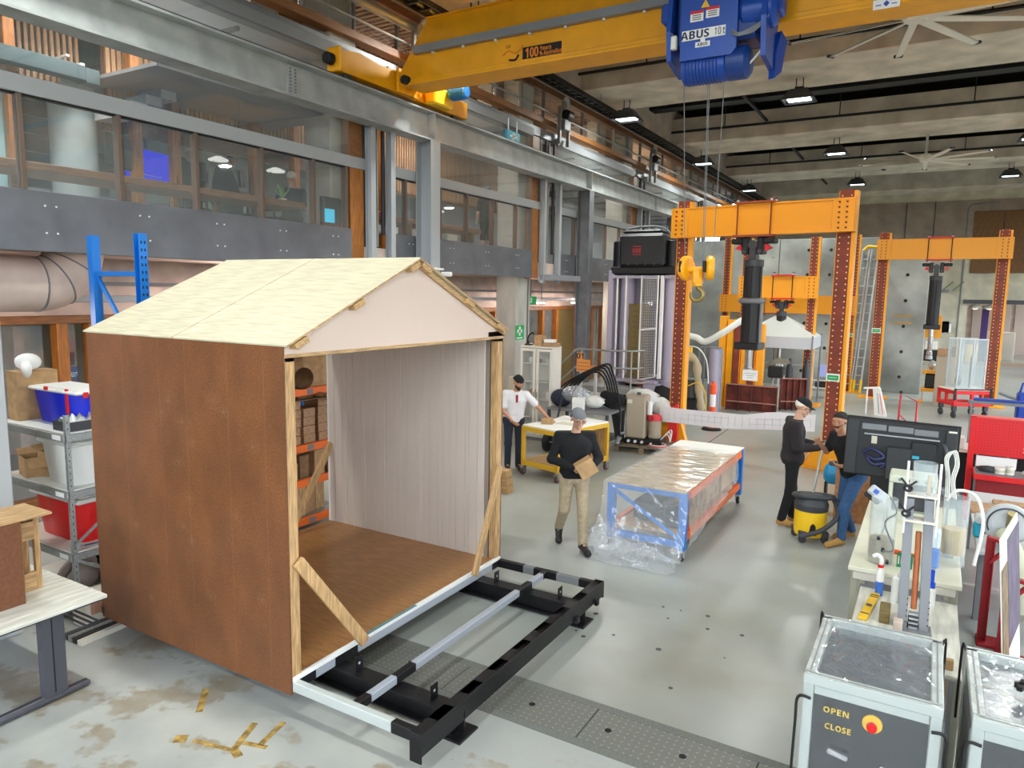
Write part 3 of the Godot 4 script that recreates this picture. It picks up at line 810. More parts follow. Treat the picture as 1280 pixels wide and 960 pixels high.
func mezz_rooms() -> void:
	# furniture seen through the glass, floor at 3.95
	const Y := 3.95
	var rc := struct("pillar", G.new().cyl(V(-10.9, Y, -5.95), V(-10.9, 6.0, -5.95), 0.3, 24), mat("roundcol", hexc("b4c4c6"), 0.8, 0, T["soft"], V(0.5, 0.5, 0.5)))
	var wp := shell("timber_partition")
	for q in [-5.05, -6.75, -7.4, -8.95, -9.9, -12.4, -14.2]:
		part("timber_stud", G.new().bx(-10.75, -10.6, Y, 6.9, q - 0.07, q + 0.07, 0.008), M["timber_post"], wp)
	part("partition_board", G.new().bx(-12.9, -12.8, 5.2, 5.5, -9.6, -7.3), M["timber_rail"], wp)
	part("sheet_panel", G.new().bx(-10.8, -10.78, Y, 6.1, -5.1, -3.4), mat("aqua", hexc("a8d4dc"), 0.6), wp)
	for q in [[-3.0, -8.9, "long brown timber desk edge behind the left mezzanine glass"], [-11.4, -14.4, "long brown timber desk edge behind the glass right of the steel column"]]:
		var d := thing("desk", q[2], "desk", V(-9.6, Y, q[0]))
		part("desk_top", G.new().bx(-0.5, 0.25, 0.60, 0.70, q[1] - q[0], 0.0, 0.01), M["timber_rail"], d)
		for i in 4:
			part("leg", G.new().bx(-0.45, -0.38, 0, 0.60, (q[1] - q[0]) * (i + 0.15) / 4.0 - 0.04, (q[1] - q[0]) * (i + 0.15) / 4.0 + 0.03), M["timber_rail"], d)
	var sc := thing("display_board", "dark pinned display board behind the round column on the mezzanine", "board", V(-12.3, Y, -5.9))
	part("board", G.new().bx(-0.03, 0.03, 0.55, 2.1, -0.6, 1.0, 0.01), mat("boardblack", hexc("20262a"), 0.6), sc)
	for i in 5: part("wire", G.new().bx(0.03, 0.04, 0.75 + i * 0.27, 0.765 + i * 0.27, -0.55, 0.95), M["grey"], sc)
	part("stand", G.new().bx(-0.1, 0.1, 0, 0.55, -0.1, 0.4, 0.01), M["black"], sc)
	var mon := thing("monitor", "wide black monitor turned away beside the round mezzanine column", "monitor", V(-9.75, Y + 0.70, -5.9))
	part("screen", G.new().box(V(0, 0.36, 0), V(0.05, 0.42, 0.62), 0.01, Basis(Vector3.UP, 0.5)), M["jet"], mon)
	part("stand", G.new().bx(-0.03, 0.03, 0.0, 0.2, -0.05, 0.05).bx(-0.1, 0.1, 0, 0.015, -0.14, 0.14), M["black"], mon)
	var bs := thing("wall_screen", "bright blue presentation screen on a dark ceiling pole on the mezzanine", "screen", V(-11.0, 4.86, -7.15))
	part("display", G.new().box(V(0, 0.24, 0), V(0.05, 0.5, 0.92), 0.01, Basis(Vector3.UP, 0.25)), glow("bluescreen", Color(0.02, 0.05, 0.9), 0.9), bs)
	for i in 5: part("text_line", G.new().box(V(0.028, 0.1 + i * 0.07, 0.05 * i), V(0.004, 0.008, 0.5 - 0.05 * i), 0, Basis(Vector3.UP, 0.25)), M["white"], bs)
	part("pole", G.new().cyl(V(-0.04, 0.45, 0), V(-0.04, 2.13, 0), 0.03, 8), M["darkgrey"], bs)
	for q in [[-7.55, "tall black office chair in front of the blue mezzanine screen", 0.3], [-8.35, "black office chair between the two standing people on the mezzanine", -0.2], [-9.0, "black office chair right of the person in the grey hooded top", 0.5]]:
		var c := thing("office_chair", q[1], "chair", V(-10.68, Y, q[0]), q[2], "office chairs on the mezzanine")
		var g := G.new()
		g.sheet([PackedVector3Array([V(0.0, 0.52, -0.25), V(-0.06, 0.52, 0), V(0.0, 0.52, 0.25)]), PackedVector3Array([V(0.0, 0.8, -0.27), V(-0.08, 0.8, 0), V(0.0, 0.8, 0.27)]), PackedVector3Array([V(-0.05, 1.1, -0.2), V(-0.11, 1.12, 0), V(-0.05, 1.1, 0.2)]), PackedVector3Array([V(-0.1, 1.32, -0.12), V(-0.13, 1.36, 0), V(-0.1, 1.32, 0.12)])], 0.07)
		part("backrest", g, M["cloth_black"], c)
		part("seat", G.new().box(V(0.22, 0.47, 0), V(0.48, 0.09, 0.5), 0.03), M["cloth_black"], c)
		part("gas_lift", G.new().cyl(V(0.2, 0.1, 0), V(0.2, 0.43, 0), 0.03, 10), M["darkgrey"], c)
		for i in 5:
			var a := TAU * i / 5.0
			part("leg", G.new().bar(V(0.2, 0.12, 0), V(0.2 + 0.3 * cos(a), 0.06, 0.3 * sin(a)), 0.04, 0.03, 0.005), M["black"], c)
		for s in [-0.28, 0.28]:
			part("armrest", G.new().bx(0.05, 0.35, 0.66, 0.70, s - 0.03, s + 0.03, 0.01).bx(0.18, 0.22, 0.45, 0.66, s - 0.015, s + 0.015), M["black"], c)
	for q in [[-10.2, 5.26, -7.85], [-10.0, 5.22, -8.85], [-10.35, 5.15, -10.2], [-9.9, 5.0, -13.4]]:
		var lp := thing("desk_lamp", ["desk lamp with a flat white head before the cap-wearing person", "desk lamp with a flat white head above the plant", "desk lamp near the pale pillar on the mezzanine", "desk lamp with a flat white head left of the man in shorts"][[-7.85, -8.85, -10.2, -13.4].find(q[2])], "lamp", V(q[0], 4.65, q[2]))
		var h: float = q[1] - 4.65
		part("stem", G.new().tube([V(-0.25, 0, 0), V(-0.25, h * 0.8, 0), V(-0.1, h, 0)], 0.01, 6), M["grey"], lp)
		part("shade", G.new().lathe([Vector2(0, 0.0), Vector2(0.15, -0.02), Vector2(0.16, 0.0), Vector2(0.05, 0.05), Vector2(0, 0.05)], 16, Transform3D(Basis(), V(0, h, 0))), glow("lamphead", Color(1, 1, 0.97), 0.8), lp)
	var mo2 := thing("computer_monitor", "black computer with lit cyan screen in the corner beside the timber post", "monitor", V(-8.87, Y, -9.02))
	part("case", G.new().bx(-0.07, 0.04, 0.3, 0.78, -0.2, 0.22, 0.02), M["black"], mo2)
	part("screen", G.new().bx(0.04, 0.05, 0.36, 0.58, -0.02, 0.2), glow("cyan", hexc("39c2e6"), 1.1), mo2)
	var mo3 := thing("window_strip", "row of bright cyan office windows seen low through the mezzanine glass", "window", V(-11.6, 4.2, -7.0))
	for i in 7: part("pane", G.new().bx(0, 0.02, 0, 0.34, -1.75 + i * 0.5, -1.4 + i * 0.5), glow("cyan2", hexc("62cbe0"), 0.9), mo3)
	part("frame", G.new().bx(-0.03, 0, -0.05, 0.42, -1.9, 1.9), M["lightgrey"], mo3)
	var pl := thing("potted_plant", "small green potted plant on the mezzanine desk", "plant", V(-9.9, 4.65, -8.9))
	part("pot", G.new().lathe([Vector2(0, 0), Vector2(0.05, 0), Vector2(0.07, 0.1), Vector2(0.06, 0.1)], 12), M["white"], pl)
	var lg := mat("leafgreen", hexc("7aa86a"), 0.6)
	for i in 9:
		var a := TAU * i / 9.0
		var tip := V(0.13 * cos(a), 0.22 + 0.05 * (i % 3), 0.13 * sin(a))
		part("leaf", G.new().bar(V(0, 0.1, 0), tip, 0.035, 0.006, 0.002), lg, pl)
	for q in [[-11.0, 0.22, "red", "red tool box on the mezzanine desk left of the steel column"], [-11.02, 0.5, "black", "black equipment case standing on the mezzanine desk left of the steel column"]]:
		pass
	solo("tool_box", G.new().bx(-0.12, 0.12, 0, 0.1, -0.17, 0.17, 0.015), M["darkred"], "small dark red tool box on the mezzanine desk left of the steel column", "box", V(-9.7, 4.65, -10.95))
	solo("paper_pile", G.new().bx(-0.2, 0.2, 0, 0.12, -0.3, 0.3, 0.01), M["paper"], "pile of white paper on the low shelf behind the glass left of the steel column", "paper", V(-9.5, 4.32, -11.0))
	var ms := thing("shelf_unit", "low shelf with blue crates behind the mezzanine glass right of the column", "shelf", V(-9.6, Y, -12.4))
	part("shelf_board", G.new().bx(-0.2, 0.15, 0.3, 0.33, -1.8, 0.5), M["timber_rail"], ms)
	part("side_panel", G.new().bx(-0.2, 0.15, 0, 0.6, -1.84, -1.8), M["timber_rail"], ms)
	part("side_panel", G.new().bx(-0.2, 0.15, 0, 0.6, 0.5, 0.54), M["timber_rail"], ms)
	for i in 3: solo("crate", G.new().bx(-0.15, 0.1, 0, 0.2, -0.2, 0.2, 0.02), [M["paper"], mat("crateblue", hexc("9dbfc6"), 0.6), M["whiteplastic"]][i], ["white paper stack leftmost on the low mezzanine shelf", "pale blue crate in the middle of the low mezzanine shelf", "white crate rightmost on the low mezzanine shelf"][i], "crate", V(-9.6, 4.28, -12.2 - i * 0.62))

# ================================================================ ceiling
func build_ceiling() -> void:
	var c := shell("ceiling")
	part("deck", G.new().bx(-15.1, 10.2, 9.6, 9.9, -52, 6.3), M["deck"], c)
	part("edge_beam", G.new().bx(-8.9, -8.35, 8.4, 9.6, -42, 6), M["concrete_pink"], c)
	for k in 7:
		var z0 := 5.0 - k * 7.5
		if z0 - 2.3 > -42.0 or k < 7:
			part("beam", G.new().bx(-8.4, 9.8, 8.4, 9.25, z0 - 2.3, z0, 0.02), M["concrete"], c)
	for k in 6:
		var z0 := 5.0 - k * 7.5
		part("sprinkler_pipe", G.new().tube([V(-8.3, 8.75, z0 + 0.25), V(9.7, 8.75, z0 + 0.25)], 0.04, 8), M["jet"], c)
		for i in 5:
			part("pipe_hanger", G.new().bx(-6.5 + i * 3.5, -6.47 + i * 3.5, 8.75, 9.6, z0 + 0.24, z0 + 0.26), M["jet"], c)
		part("black_tray", G.new().bx(-8.3, 9.7, 9.0, 9.1, z0 + 2.0, z0 + 2.5), M["jet"], c)
	part("sprinkler_pipe", G.new().tube([V(-5.2, 8.9, -21.6), V(-5.2, 8.9, -42)], 0.05, 8), M["jet"], c)
	# cable ladder under the edge beam
	var ct := thing("cable_ladder", "long black cable ladder hung along the gallery under the concrete edge", "cable tray", V(-8.12, 8.12, 0))
	for s in [-0.22, 0.12]:
		part("side_rail", G.new().bx(s - 0.015, s + 0.015, 0, 0.1, -41, 5), M["jet"], ct)
	for i in 84:
		part("rung", G.new().bx(-0.22, 0.12, 0.02, 0.05, -0.9 - i * 0.35 - 0.05, -0.9 - i * 0.35), M["jet"], ct)
	for i in 12:
		part("hanger_rod", G.new().bx(-0.235, -0.22, 0.1, 0.28, -2.0 - i * 3.2 - 0.01, -2.0 - i * 3.2 + 0.01).bx(0.12, 0.135, 0.1, 0.28, -2.0 - i * 3.2 - 0.01, -2.0 - i * 3.2 + 0.01), M["midgrey"], ct)
	part("cables", G.new().tube([V(-0.1, 0.09, 5), V(-0.1, 0.09, -41)], 0.05, 6).tube([V(0.08, 0.08, 5), V(0.08, 0.08, -41)], 0.04, 6), M["black"], ct)
	# high bay lamps
	var names := {Vector2(-7.6, -18.85): "lit high bay lamp above the stair of the press, left of the hoist ropes", Vector2(-3.2, -18.85): "lit high bay lamp over the large orange portal, right of the blue hoist", Vector2(-7.6, -26.3): "lit high bay lamp behind the hoist ropes, second row", Vector2(-3.2, -26.3): "lit high bay lamp in the second row, left of the far ceiling fan", Vector2(-7.6, -33.7): "far lit high bay lamp just left of the portal beam clamp", Vector2(-3.2, -33.7): "far lit high bay lamp above the right column of the large portal", Vector2(2.1, -33.7): "far lit high bay lamp at the right edge above the timber panels"}
	var first: Node3D = null
	for x in LX:
		for z in LZ:
			var lb: String = names.get(Vector2(x, z), "lit high bay lamp overhead, outside the photographed part of the ceiling")
			var at := V(x, 7.87, z)
			if first == null:
				first = thing("high_bay_lamp", lb, "lamp", at, 0, "high bay lamps under the ceiling beams")
				var h := 0.26
				var g := G.new()
				var a := [V(-0.36, 0.02, -0.3), V(0.36, 0.02, -0.3), V(0.36, 0.02, 0.3), V(-0.36, 0.02, 0.3)]
				var b := [V(-0.2, h, -0.14), V(0.2, h, -0.14), V(0.2, h, 0.14), V(-0.2, h, 0.14)]
				for i in 4: g.quad(a[i], a[(i + 1) % 4], b[(i + 1) % 4], b[i], ((a[i] + a[(i + 1) % 4]) * V(1, 0, 1) + V(0, 0.3, 0)).normalized())
				g.quad(b[0], b[1], b[2], b[3], Vector3.UP)
				part("shade", g, M["darkgrey"], first)
				part("lens", G.new().bx(-0.26, 0.26, 0.03, 0.05, -0.2, 0.2), glow("lamplens", Color(0.95, 1.0, 1.0), 6.0), first)
				part("rim", G.new().bx(-0.37, 0.37, 0.0, 0.03, -0.31, -0.27).bx(-0.37, 0.37, 0.0, 0.03, 0.27, 0.31).bx(-0.37, -0.33, 0.0, 0.03, -0.27, 0.27).bx(0.33, 0.37, 0.0, 0.03, -0.27, 0.27), M["darkgrey"], first)
				part("hanger", G.new().bx(-0.09, -0.07, h, 0.53, -0.01, 0.01).bx(0.07, 0.09, h, 0.53, -0.01, 0.01).bx(-0.1, 0.1, h, h + 0.06, -0.06, 0.06), M["black"], first)
			else:
				again(first, at, 0, lb)
	# ceiling fans
	fan("ceiling_fan", "large white ceiling fan with long blades in front of the nearest concrete beam, top right", V(-0.6, 7.5, -13.15), 10, 1.9, 0.15)
	fan("ceiling_fan", "smaller looking far white ceiling fan below the third concrete beam", V(-0.62, 7.6, -26.9), 9, 1.9, 0.5)
	for q in [[-5.3, -21.0, 0.1, "round white smoke detector on the dark deck left of the hoist ropes"], [-4.1, -21.2, 0.06, "small round white detector right of the larger one by the ropes"], [-0.75, -21.2, 0.1, "larger white detector on the dark deck beyond the nearest beam, right"], [-1.7, -21.2, 0.07, "smaller white detector left of the larger one beyond the nearest beam"]]:
		var y := 9.0
		var dt := thing("smoke_detector", q[3], "detector", V(q[0], y, q[1]))
		part("base", G.new().cyl(V(0, 0.06, 0), V(0, 0.6, 0), 0.02, 8), M["grey"], dt)
		part("cover", G.new().lathe([Vector2(0, 0), Vector2(q[2] * 0.8, 0), Vector2(q[2] * 1.4, 0.05), Vector2(q[2] * 1.4, 0.09), Vector2(0, 0.09)], 16), M["white"], dt)
	# fluorescent battens under the mezzanine
	var tl := ["lit fluorescent tube above the dark timber window at far left", "lit fluorescent tube over the window behind the gable, right of the blue rack", "lit fluorescent tube right of the green exit sign", "lit fluorescent tube behind the press column"]
	var i := 0
	for z in [-3.7, -12.3, -18.0, -21.2]:
		var t := thing("tube_lamp", tl[i], "lamp", V(-9.9, 2.88, z), 0, "fluorescent tubes under the mezzanine")
		part("housing", G.new().bx(-0.06, 0.06, 0.05, 0.1, -0.75, 0.75, 0.006), M["white"], t)
		part("tube", G.new().cyl(V(0, 0.02, -0.7), V(0, 0.02, 0.7), 0.022, 10), glow("tubeglow", Color(1.0, 0.97, 0.95), 4.0), t)
		for s in [-0.5, 0.5]: part("hanger", G.new().bx(-0.008, 0.008, 0.1, 0.78, s - 0.008, s + 0.008), M["grey"], t)
		i += 1

func fan(nm: String, label: String, at: Vector3, blades: int, r: float, ph: float) -> void:
	var f := thing(nm, label, "fan", at)
	part("drop_rod", G.new().cyl(V(0, 0.1, 0), V(0, 1.16, 0), 0.04, 12), M["lightgrey"], f)
	part("motor", G.new().lathe([Vector2(0, -0.06), Vector2(0.14, -0.06), Vector2(0.2, 0.0), Vector2(0.18, 0.12), Vector2(0.08, 0.2), Vector2(0, 0.2)], 20), M["offwhite"], f)
	for k in blades:
		var a := ph + TAU * k / blades
		var d := V(cos(a), 0, sin(a))
		var s := V(-sin(a), 0.25, cos(a)).normalized()
		var b := part("blade", G.new().sheet([PackedVector3Array([d * 0.15 - s * 0.065, d * 0.15 + s * 0.065]), PackedVector3Array([d * r * 0.5 - s * 0.065, d * r * 0.5 + s * 0.065]), PackedVector3Array([d * r - s * 0.05, d * r + s * 0.05])], 0.02), M["offwhite"], f)
		part("tip", G.new().box(d * (r + 0.02), V(0.05, 0.05, 0.15), 0.01, Basis(Vector3.UP, -a)), M["darkgrey"], b)

# ================================================================ overhead crane
func build_crane() -> void:
	var c := thing("overhead_crane", "orange-yellow overhead crane bridge spanning from the runway beam across the top of the hall", "crane")
	var Z := -10.15
	var poly := PackedVector2Array([Vector2(-8.33, 6.74), Vector2(8.8, 6.74), Vector2(8.8, 7.72), Vector2(-7.72, 7.72), Vector2(-8.33, 6.92)])
	# box girder: its outline lies in the x-y plane and is extruded along z
	part("girder", G.new().prof(poly, V(0, 0, Z - 0.45), V(0, 0, Z)), M["crane"], c)
	part("bottom_flange", G.new().bx(-8.2, 8.8, 6.70, 6.74, Z - 0.5, Z + 0.06, 0.006), M["crane"], c)
	part("flange_lip", G.new().bx(-8.15, 8.8, 6.74, 6.80, Z, Z + 0.045, 0.006), M["crane"], c)
	part("top_flange", G.new().bx(-7.72, 8.8, 7.72, 7.75, Z - 0.5, Z + 0.05, 0.006), M["crane"], c)
	var tr := part("cable_tray", G.new().prof(cpoly(0.1, 0.12, 0.01), V(-7.95, 7.24, Z + 0.06), V(8.5, 7.24, Z + 0.06)), M["midgrey"], c)
	for i in 14: part("tray_bracket", G.new().bx(-7.6 + i * 0.62, -7.56 + i * 0.62, 7.15, 7.2, Z, Z + 0.06, 0.004), M["whiteplastic"], tr)
	# second, plainer girder behind
	part("rear_girder", G.new().bx(-8.2, 8.8, 7.15, 7.6, -11.7, -11.45, 0.01), M["crane"], c)
	# end carriage along the runway
	part("end_carriage", G.new().prof(PackedVector2Array([Vector2(-8.75, 6.63), Vector2(-8.75, 6.95), Vector2(-9.2, 7.02), Vector2(-9.7, 6.97), Vector2(-10.15, 6.98), Vector2(-10.15, 6.63)]), V(-8.38, 0, 0), V(-8.62, 0, 0)), M["crane"], c)
	part("end_carriage", G.new().bx(-8.62, -8.38, 6.62, 6.94, -12.35, -10.1, 0.02), M["crane"], c)
	part("end_plate", G.new().bx(-8.64, -8.34, 6.62, 7.0, -8.78, -8.72, 0.02), M["crane"], c)
	part("bumper", G.new().cyl(V(-8.5, 6.8, -8.72), V(-8.5, 6.8, -8.55), 0.09, 18, -1, 0.03), M["rubber"], c)
	part("flange_bumper", G.new().cyl(V(-8.12, 6.78, Z + 0.02), V(-8.12, 6.78, Z + 0.16), 0.075, 16, -1, 0.02), M["rubber"], c)
	part("connection_plate", G.new().bx(-8.36, -8.3, 6.62, 7.02, Z - 0.5, Z + 0.05, 0.005), M["crane"], c)
	for zz in [-9.0, -12.0]: part("wheel", G.new().cyl(V(-8.58, 6.62, zz), V(-8.42, 6.62, zz), 0.1, 18, -1, 0.01), M["darkgrey"], c)
	part("drive_guard", G.new().bx(-8.36, -8.12, 6.6, 6.9, -11.5, -10.9, 0.03), M["yellow"], c)
	var mo := part("drive_motor", G.new().cyl(V(-8.1, 6.86, -11.35), V(-7.72, 6.86, -11.35), 0.13, 16, -1, 0.03), M["motor_blue"], c)
	for i in 8: part("fin", G.new().cyl(V(-8.04 + i * 0.035, 6.86, -11.35), V(-8.03 + i * 0.035, 6.86, -11.35), 0.145, 16), M["motor_blue"], mo)
	part("terminal_box", G.new().bx(-8.0, -7.85, 6.98, 7.06, -11.42, -11.28, 0.015), M["motor_blue"], mo)
	part("junction_box", G.new().bx(-8.3, -8.15, 6.86, 7.02, -10.9, -10.75, 0.01), M["whiteplastic"], c)
	# black name panel on the girder
	var sg := part("name_panel", G.new().bx(-5.86, -5.18, 6.80, 6.99, Z, Z + 0.008, 0.002), M["jet"], c)
	var ox := mat("signorange", hexc("f08a1c"), 0.5)
	letters("100", 0.15, V(-5.69, 6.895, Z + 0.012), Vector3.RIGHT, Vector3.UP, ox, sg, true, 0.72)
	letters("Years", 0.065, V(-5.45, 6.93, Z + 0.012), Vector3.RIGHT, Vector3.UP, ox, sg, true, 0.85)
	letters("% Australian", 0.065, V(-5.36, 6.855, Z + 0.012), Vector3.RIGHT, Vector3.UP, ox, sg, true, 0.72)
	# leaping animal emblem left of the name, an abstract curved mark
	var em := part("emblem", G.new().tube(curve([V(-6.22, 6.92, Z + 0.006), V(-6.12, 6.98, Z + 0.006), V(-6.0, 6.93, Z + 0.006), V(-5.9, 6.97, Z + 0.006), V(-5.86, 7.03, Z + 0.006)], 5), 0.012, 6), M["signorange"], c)
	part("emblem", G.new().tube(curve([V(-6.1, 6.84, Z + 0.006), V(-5.99, 6.83, Z + 0.006), V(-5.93, 6.9, Z + 0.006)], 5), 0.016, 6), M["jet"], c)
	for i in 6: part("emblem_dot", G.new().ell(V(-6.15 + 0.03 * (i % 3), 7.03 + 0.03 * (i / 3), Z + 0.003), V(0.008, 0.008, 0.004)), M["jet"], em)
	var dp := part("direction_sign", G.new().bx(-0.93, -0.64, 6.66, 6.77, Z + 0.06, Z + 0.068, 0.002), M["paper"], c)
	part("arrow", G.new().box(V(-0.785, 6.715, Z + 0.07), V(0.05, 0.05, 0.003), 0, Basis(Vector3.BACK, PI / 4)).bx(-0.9, -0.84, 6.70, 6.71, Z + 0.068, Z + 0.071).bx(-0.73, -0.67, 6.70, 6.71, Z + 0.068, Z + 0.071), mat("signblue", hexc("2b49a8"), 0.5), dp)

	# ---- hoist trolley
	var h := thing("hoist_trolley", "blue electric hoist trolley hanging on the crane bridge with white name labels", "hoist", V(-2.7, 6.0, -9.75))
	var B: Material = M["abus"]
	part("front_panel", G.new().prof(PackedVector2Array([Vector2(-0.42, 0.22), Vector2(0.24, 0.22), Vector2(0.3, 0.3), Vector2(0.3, 1.3), Vector2(-0.42, 1.3)]), V(0, 0, 0.19), V(0, 0, 0.25)), B, h)
	part("side_plate", G.new().prof(PackedVector2Array([Vector2(0.3, 0.15), Vector2(-0.24, 0.25), Vector2(-0.3, 0.6), Vector2(-0.2, 1.3), Vector2(0.3, 1.3), Vector2(0.4, 0.7)]), V(-0.6, 0, 0), V(-0.54, 0, 0)), B, h)
	part("side_plate", G.new().prof(PackedVector2Array([Vector2(0.3, 0.1), Vector2(-0.24, 0.15), Vector2(-0.32, 0.6), Vector2(-0.2, 1.3), Vector2(0.3, 1.3), Vector2(0.42, 0.7)]), V(0.6, 0, 0), V(0.66, 0, 0)), B, h)
	part("housing", G.new().bx(-0.5, 0.55, 0.4, 1.25, -0.28, 0.19, 0.04), M["abus_dark"], h)
	part("rope_drum", G.new().cyl(V(-0.42, 0.17, 0.0), V(0.24, 0.17, 0.0), 0.2, 26, -1, 0.01), B, h)
	var dr := part("drum_cover", G.new().cyl(V(0.12, 0.17, 0.02), V(0.44, 0.17, 0.02), 0.21, 26, -1, 0.05), M["abus_dark"], h)
	for i in 10: part("drum_groove", G.new().tube(arc(V(-0.36 + i * 0.045, 0.17, 0), V(0, 0.205, 0), V(0, 0, 0.205), 0, TAU, 20), 0.007, 5), M["abus_dark"], dr)
	part("motor", G.new().cyl(V(0.3, 0.75, 0.05), V(0.75, 0.75, 0.05), 0.22, 22, -1, 0.05), B, h)
	part("motor", G.new().cyl(V(0.36, 1.0, 0.16), V(0.62, 1.0, 0.16), 0.12, 18, -1, 0.03), M["abus_dark"], h)
	part("trolley_wing", G.new().prof(PackedVector2Array([Vector2(0.0, 0.0), Vector2(0.14, 0.1), Vector2(0.22, 0.5), Vector2(0.1, 0.6), Vector2(0.0, 0.3)]), V(0.6, 0.0, -0.3), V(0.68, 0.0, -0.26)), B, h)
	part("wheel_box", G.new().bx(-0.72, -0.58, 0.75, 1.0, 0.0, 0.2, 0.03), B, h)
	part("wheel_box", G.new().bx(0.66, 0.8, 0.7, 1.1, -0.2, 0.12, 0.03), B, h)
	part("limit_switch", G.new().bx(-0.55, -0.47, 0.38, 0.55, 0.2, 0.27, 0.01), M["whiteplastic"], h)
	var nm := part("name_label", G.new().bx(-0.4, 0.16, 0.46, 0.585, 0.25, 0.256, 0.002), M["paper"], h)
	var ink := mat("ink", hexc("101c4a"), 0.6)
	letters("ABUS", 0.1, V(-0.225, 0.52, 0.258), Vector3.RIGHT, Vector3.UP, ink, nm, true, 1.1)
	letters("10 t", 0.085, V(0.085, 0.52, 0.258), Vector3.RIGHT, Vector3.UP, ink, nm, false, 0.7)
	var nm2 := part("name_label", G.new().bx(-0.22, -0.03, 0.36, 0.425, 0.25, 0.256, 0.002).bx(-0.155, -0.095, 0.425, 0.46, 0.25, 0.255), M["paper"], h)
	letters("ABUS", 0.04, V(-0.125, 0.392, 0.258), Vector3.RIGHT, Vector3.UP, ink, nm2)
	for q in [[-0.3, 0.68], [-0.1, 0.7]]:
		var wl := part("warning_label", G.new().bx(q[0], q[0] + 0.17, q[1], q[1] + 0.13, 0.25, 0.256, 0.002), M["paper"], h)
		part("red_band", G.new().bx(q[0], q[0] + 0.17, q[1] + 0.095, q[1] + 0.13, 0.256, 0.258), M["red"], wl)
		for i in 3: part("print_line", G.new().bx(q[0] + 0.03, q[0] + 0.14, q[1] + 0.02 + i * 0.025, q[1] + 0.03 + i * 0.025, 0.256, 0.258), M["darkgrey"], wl)
	part("warning_triangle", G.new().prof(PackedVector2Array([Vector2(-0.055, 0.0), Vector2(0.055, 0.0), Vector2(0, 0.095)]), V(-0.11, 0.835, 0.25), V(-0.11, 0.835, 0.257)), M["yellow"], h)
	for k in 4:
		part("cable", G.new().tube(curve([V(0.24, 0.45 + 0.02 * k, 0.26), V(0.36, 0.4 + 0.01 * k, 0.33), V(0.55, 0.45 + 0.02 * k, 0.3), V(0.68, 0.65, 0.22), V(0.62, 0.85 + 0.03 * k, 0.26), V(0.6, 1.15, 0.22)], 5), 0.008, 6), M["midgrey"], h)
	part("cable", G.new().tube(curve([V(-0.56, 0.8, 0.2), V(-0.56, 0.62, 0.27), V(-0.5, 0.54, 0.27)], 5), 0.01, 6), M["grey"], h)
	part("cable", G.new().tube([V(0.4, 0.1, 0.05), V(0.62, 0.3, 0.1)], 0.014, 6), M["white"], h)
	var y0 := 0.12
	for q in [[-0.45, -0.42], [-0.12, -0.17], [-0.1, -0.15], [0.1, -0.03]]:
		part("wire_rope", G.new().tube([V(q[0], 0.2, -0.05), V(q[1], -2.45, -0.4)], 0.0055, 6), M["grey"], h)
	# ---- hook block
	var k := thing("hook_block", "yellow crane hook block with two round sheave covers hanging before the portal", "hook", V(-2.93, 3.12, -10.15))
	for s in [-1.0, 1.0]:
		var b := Basis(Vector3.UP, 0.3 * s)
		part("sheave_cover", G.new().cyl(V(0.17 * s, 0.46, 0) - b * V(0.055, 0, 0), V(0.17 * s, 0.46, 0) + b * V(0.055, 0, 0), 0.175, 26, -1, 0.03), M["crane"], k)
		var sb := part("sheave_slot", G.new().bx(0.17 * s - 0.062, 0.17 * s - 0.02, 0.4, 0.56, 0.10, 0.172, 0.01), M["jet"], k)
	part("pivot", G.new().cyl(V(-0.2, 0.44, 0), V(0.2, 0.44, 0), 0.045, 14), M["crane"], k)
	part("yoke", G.new().bx(-0.07, 0.07, 0.22, 0.46, -0.07, 0.07, 0.03), M["crane"], k)
	part("swivel_nut", G.new().cyl(V(0, 0.2, 0), V(0, 0.27, 0), 0.07, 14, -1, 0.015), M["crane"], k)
	var hp := [V(0, 0.24, 0), V(0, 0.18, 0), V(0.03, 0.16, 0)]
	var hk := arc(V(0.0, 0.09, 0), V(1, 0, 0) * 0.085, V(0, 1, 0) * 0.085, 1.3, -3.6, 16)
	part("hook", G.new().tube([V(0, 0.25, 0), V(0.01, 0.2, 0)] + hk, [0.03, 0.032, 0.034, 0.034, 0.034, 0.034, 0.035, 0.036, 0.036, 0.036, 0.036, 0.035, 0.034, 0.032, 0.03, 0.028, 0.025, 0.02, 0.014], 10), mat("hooksteel", hexc("8d7c4d"), 0.4, 0.6), k)
	part("safety_latch", G.new().bar(V(-0.02, 0.19, 0), V(-0.085, 0.1, 0), 0.02, 0.008), M["grey"], k)

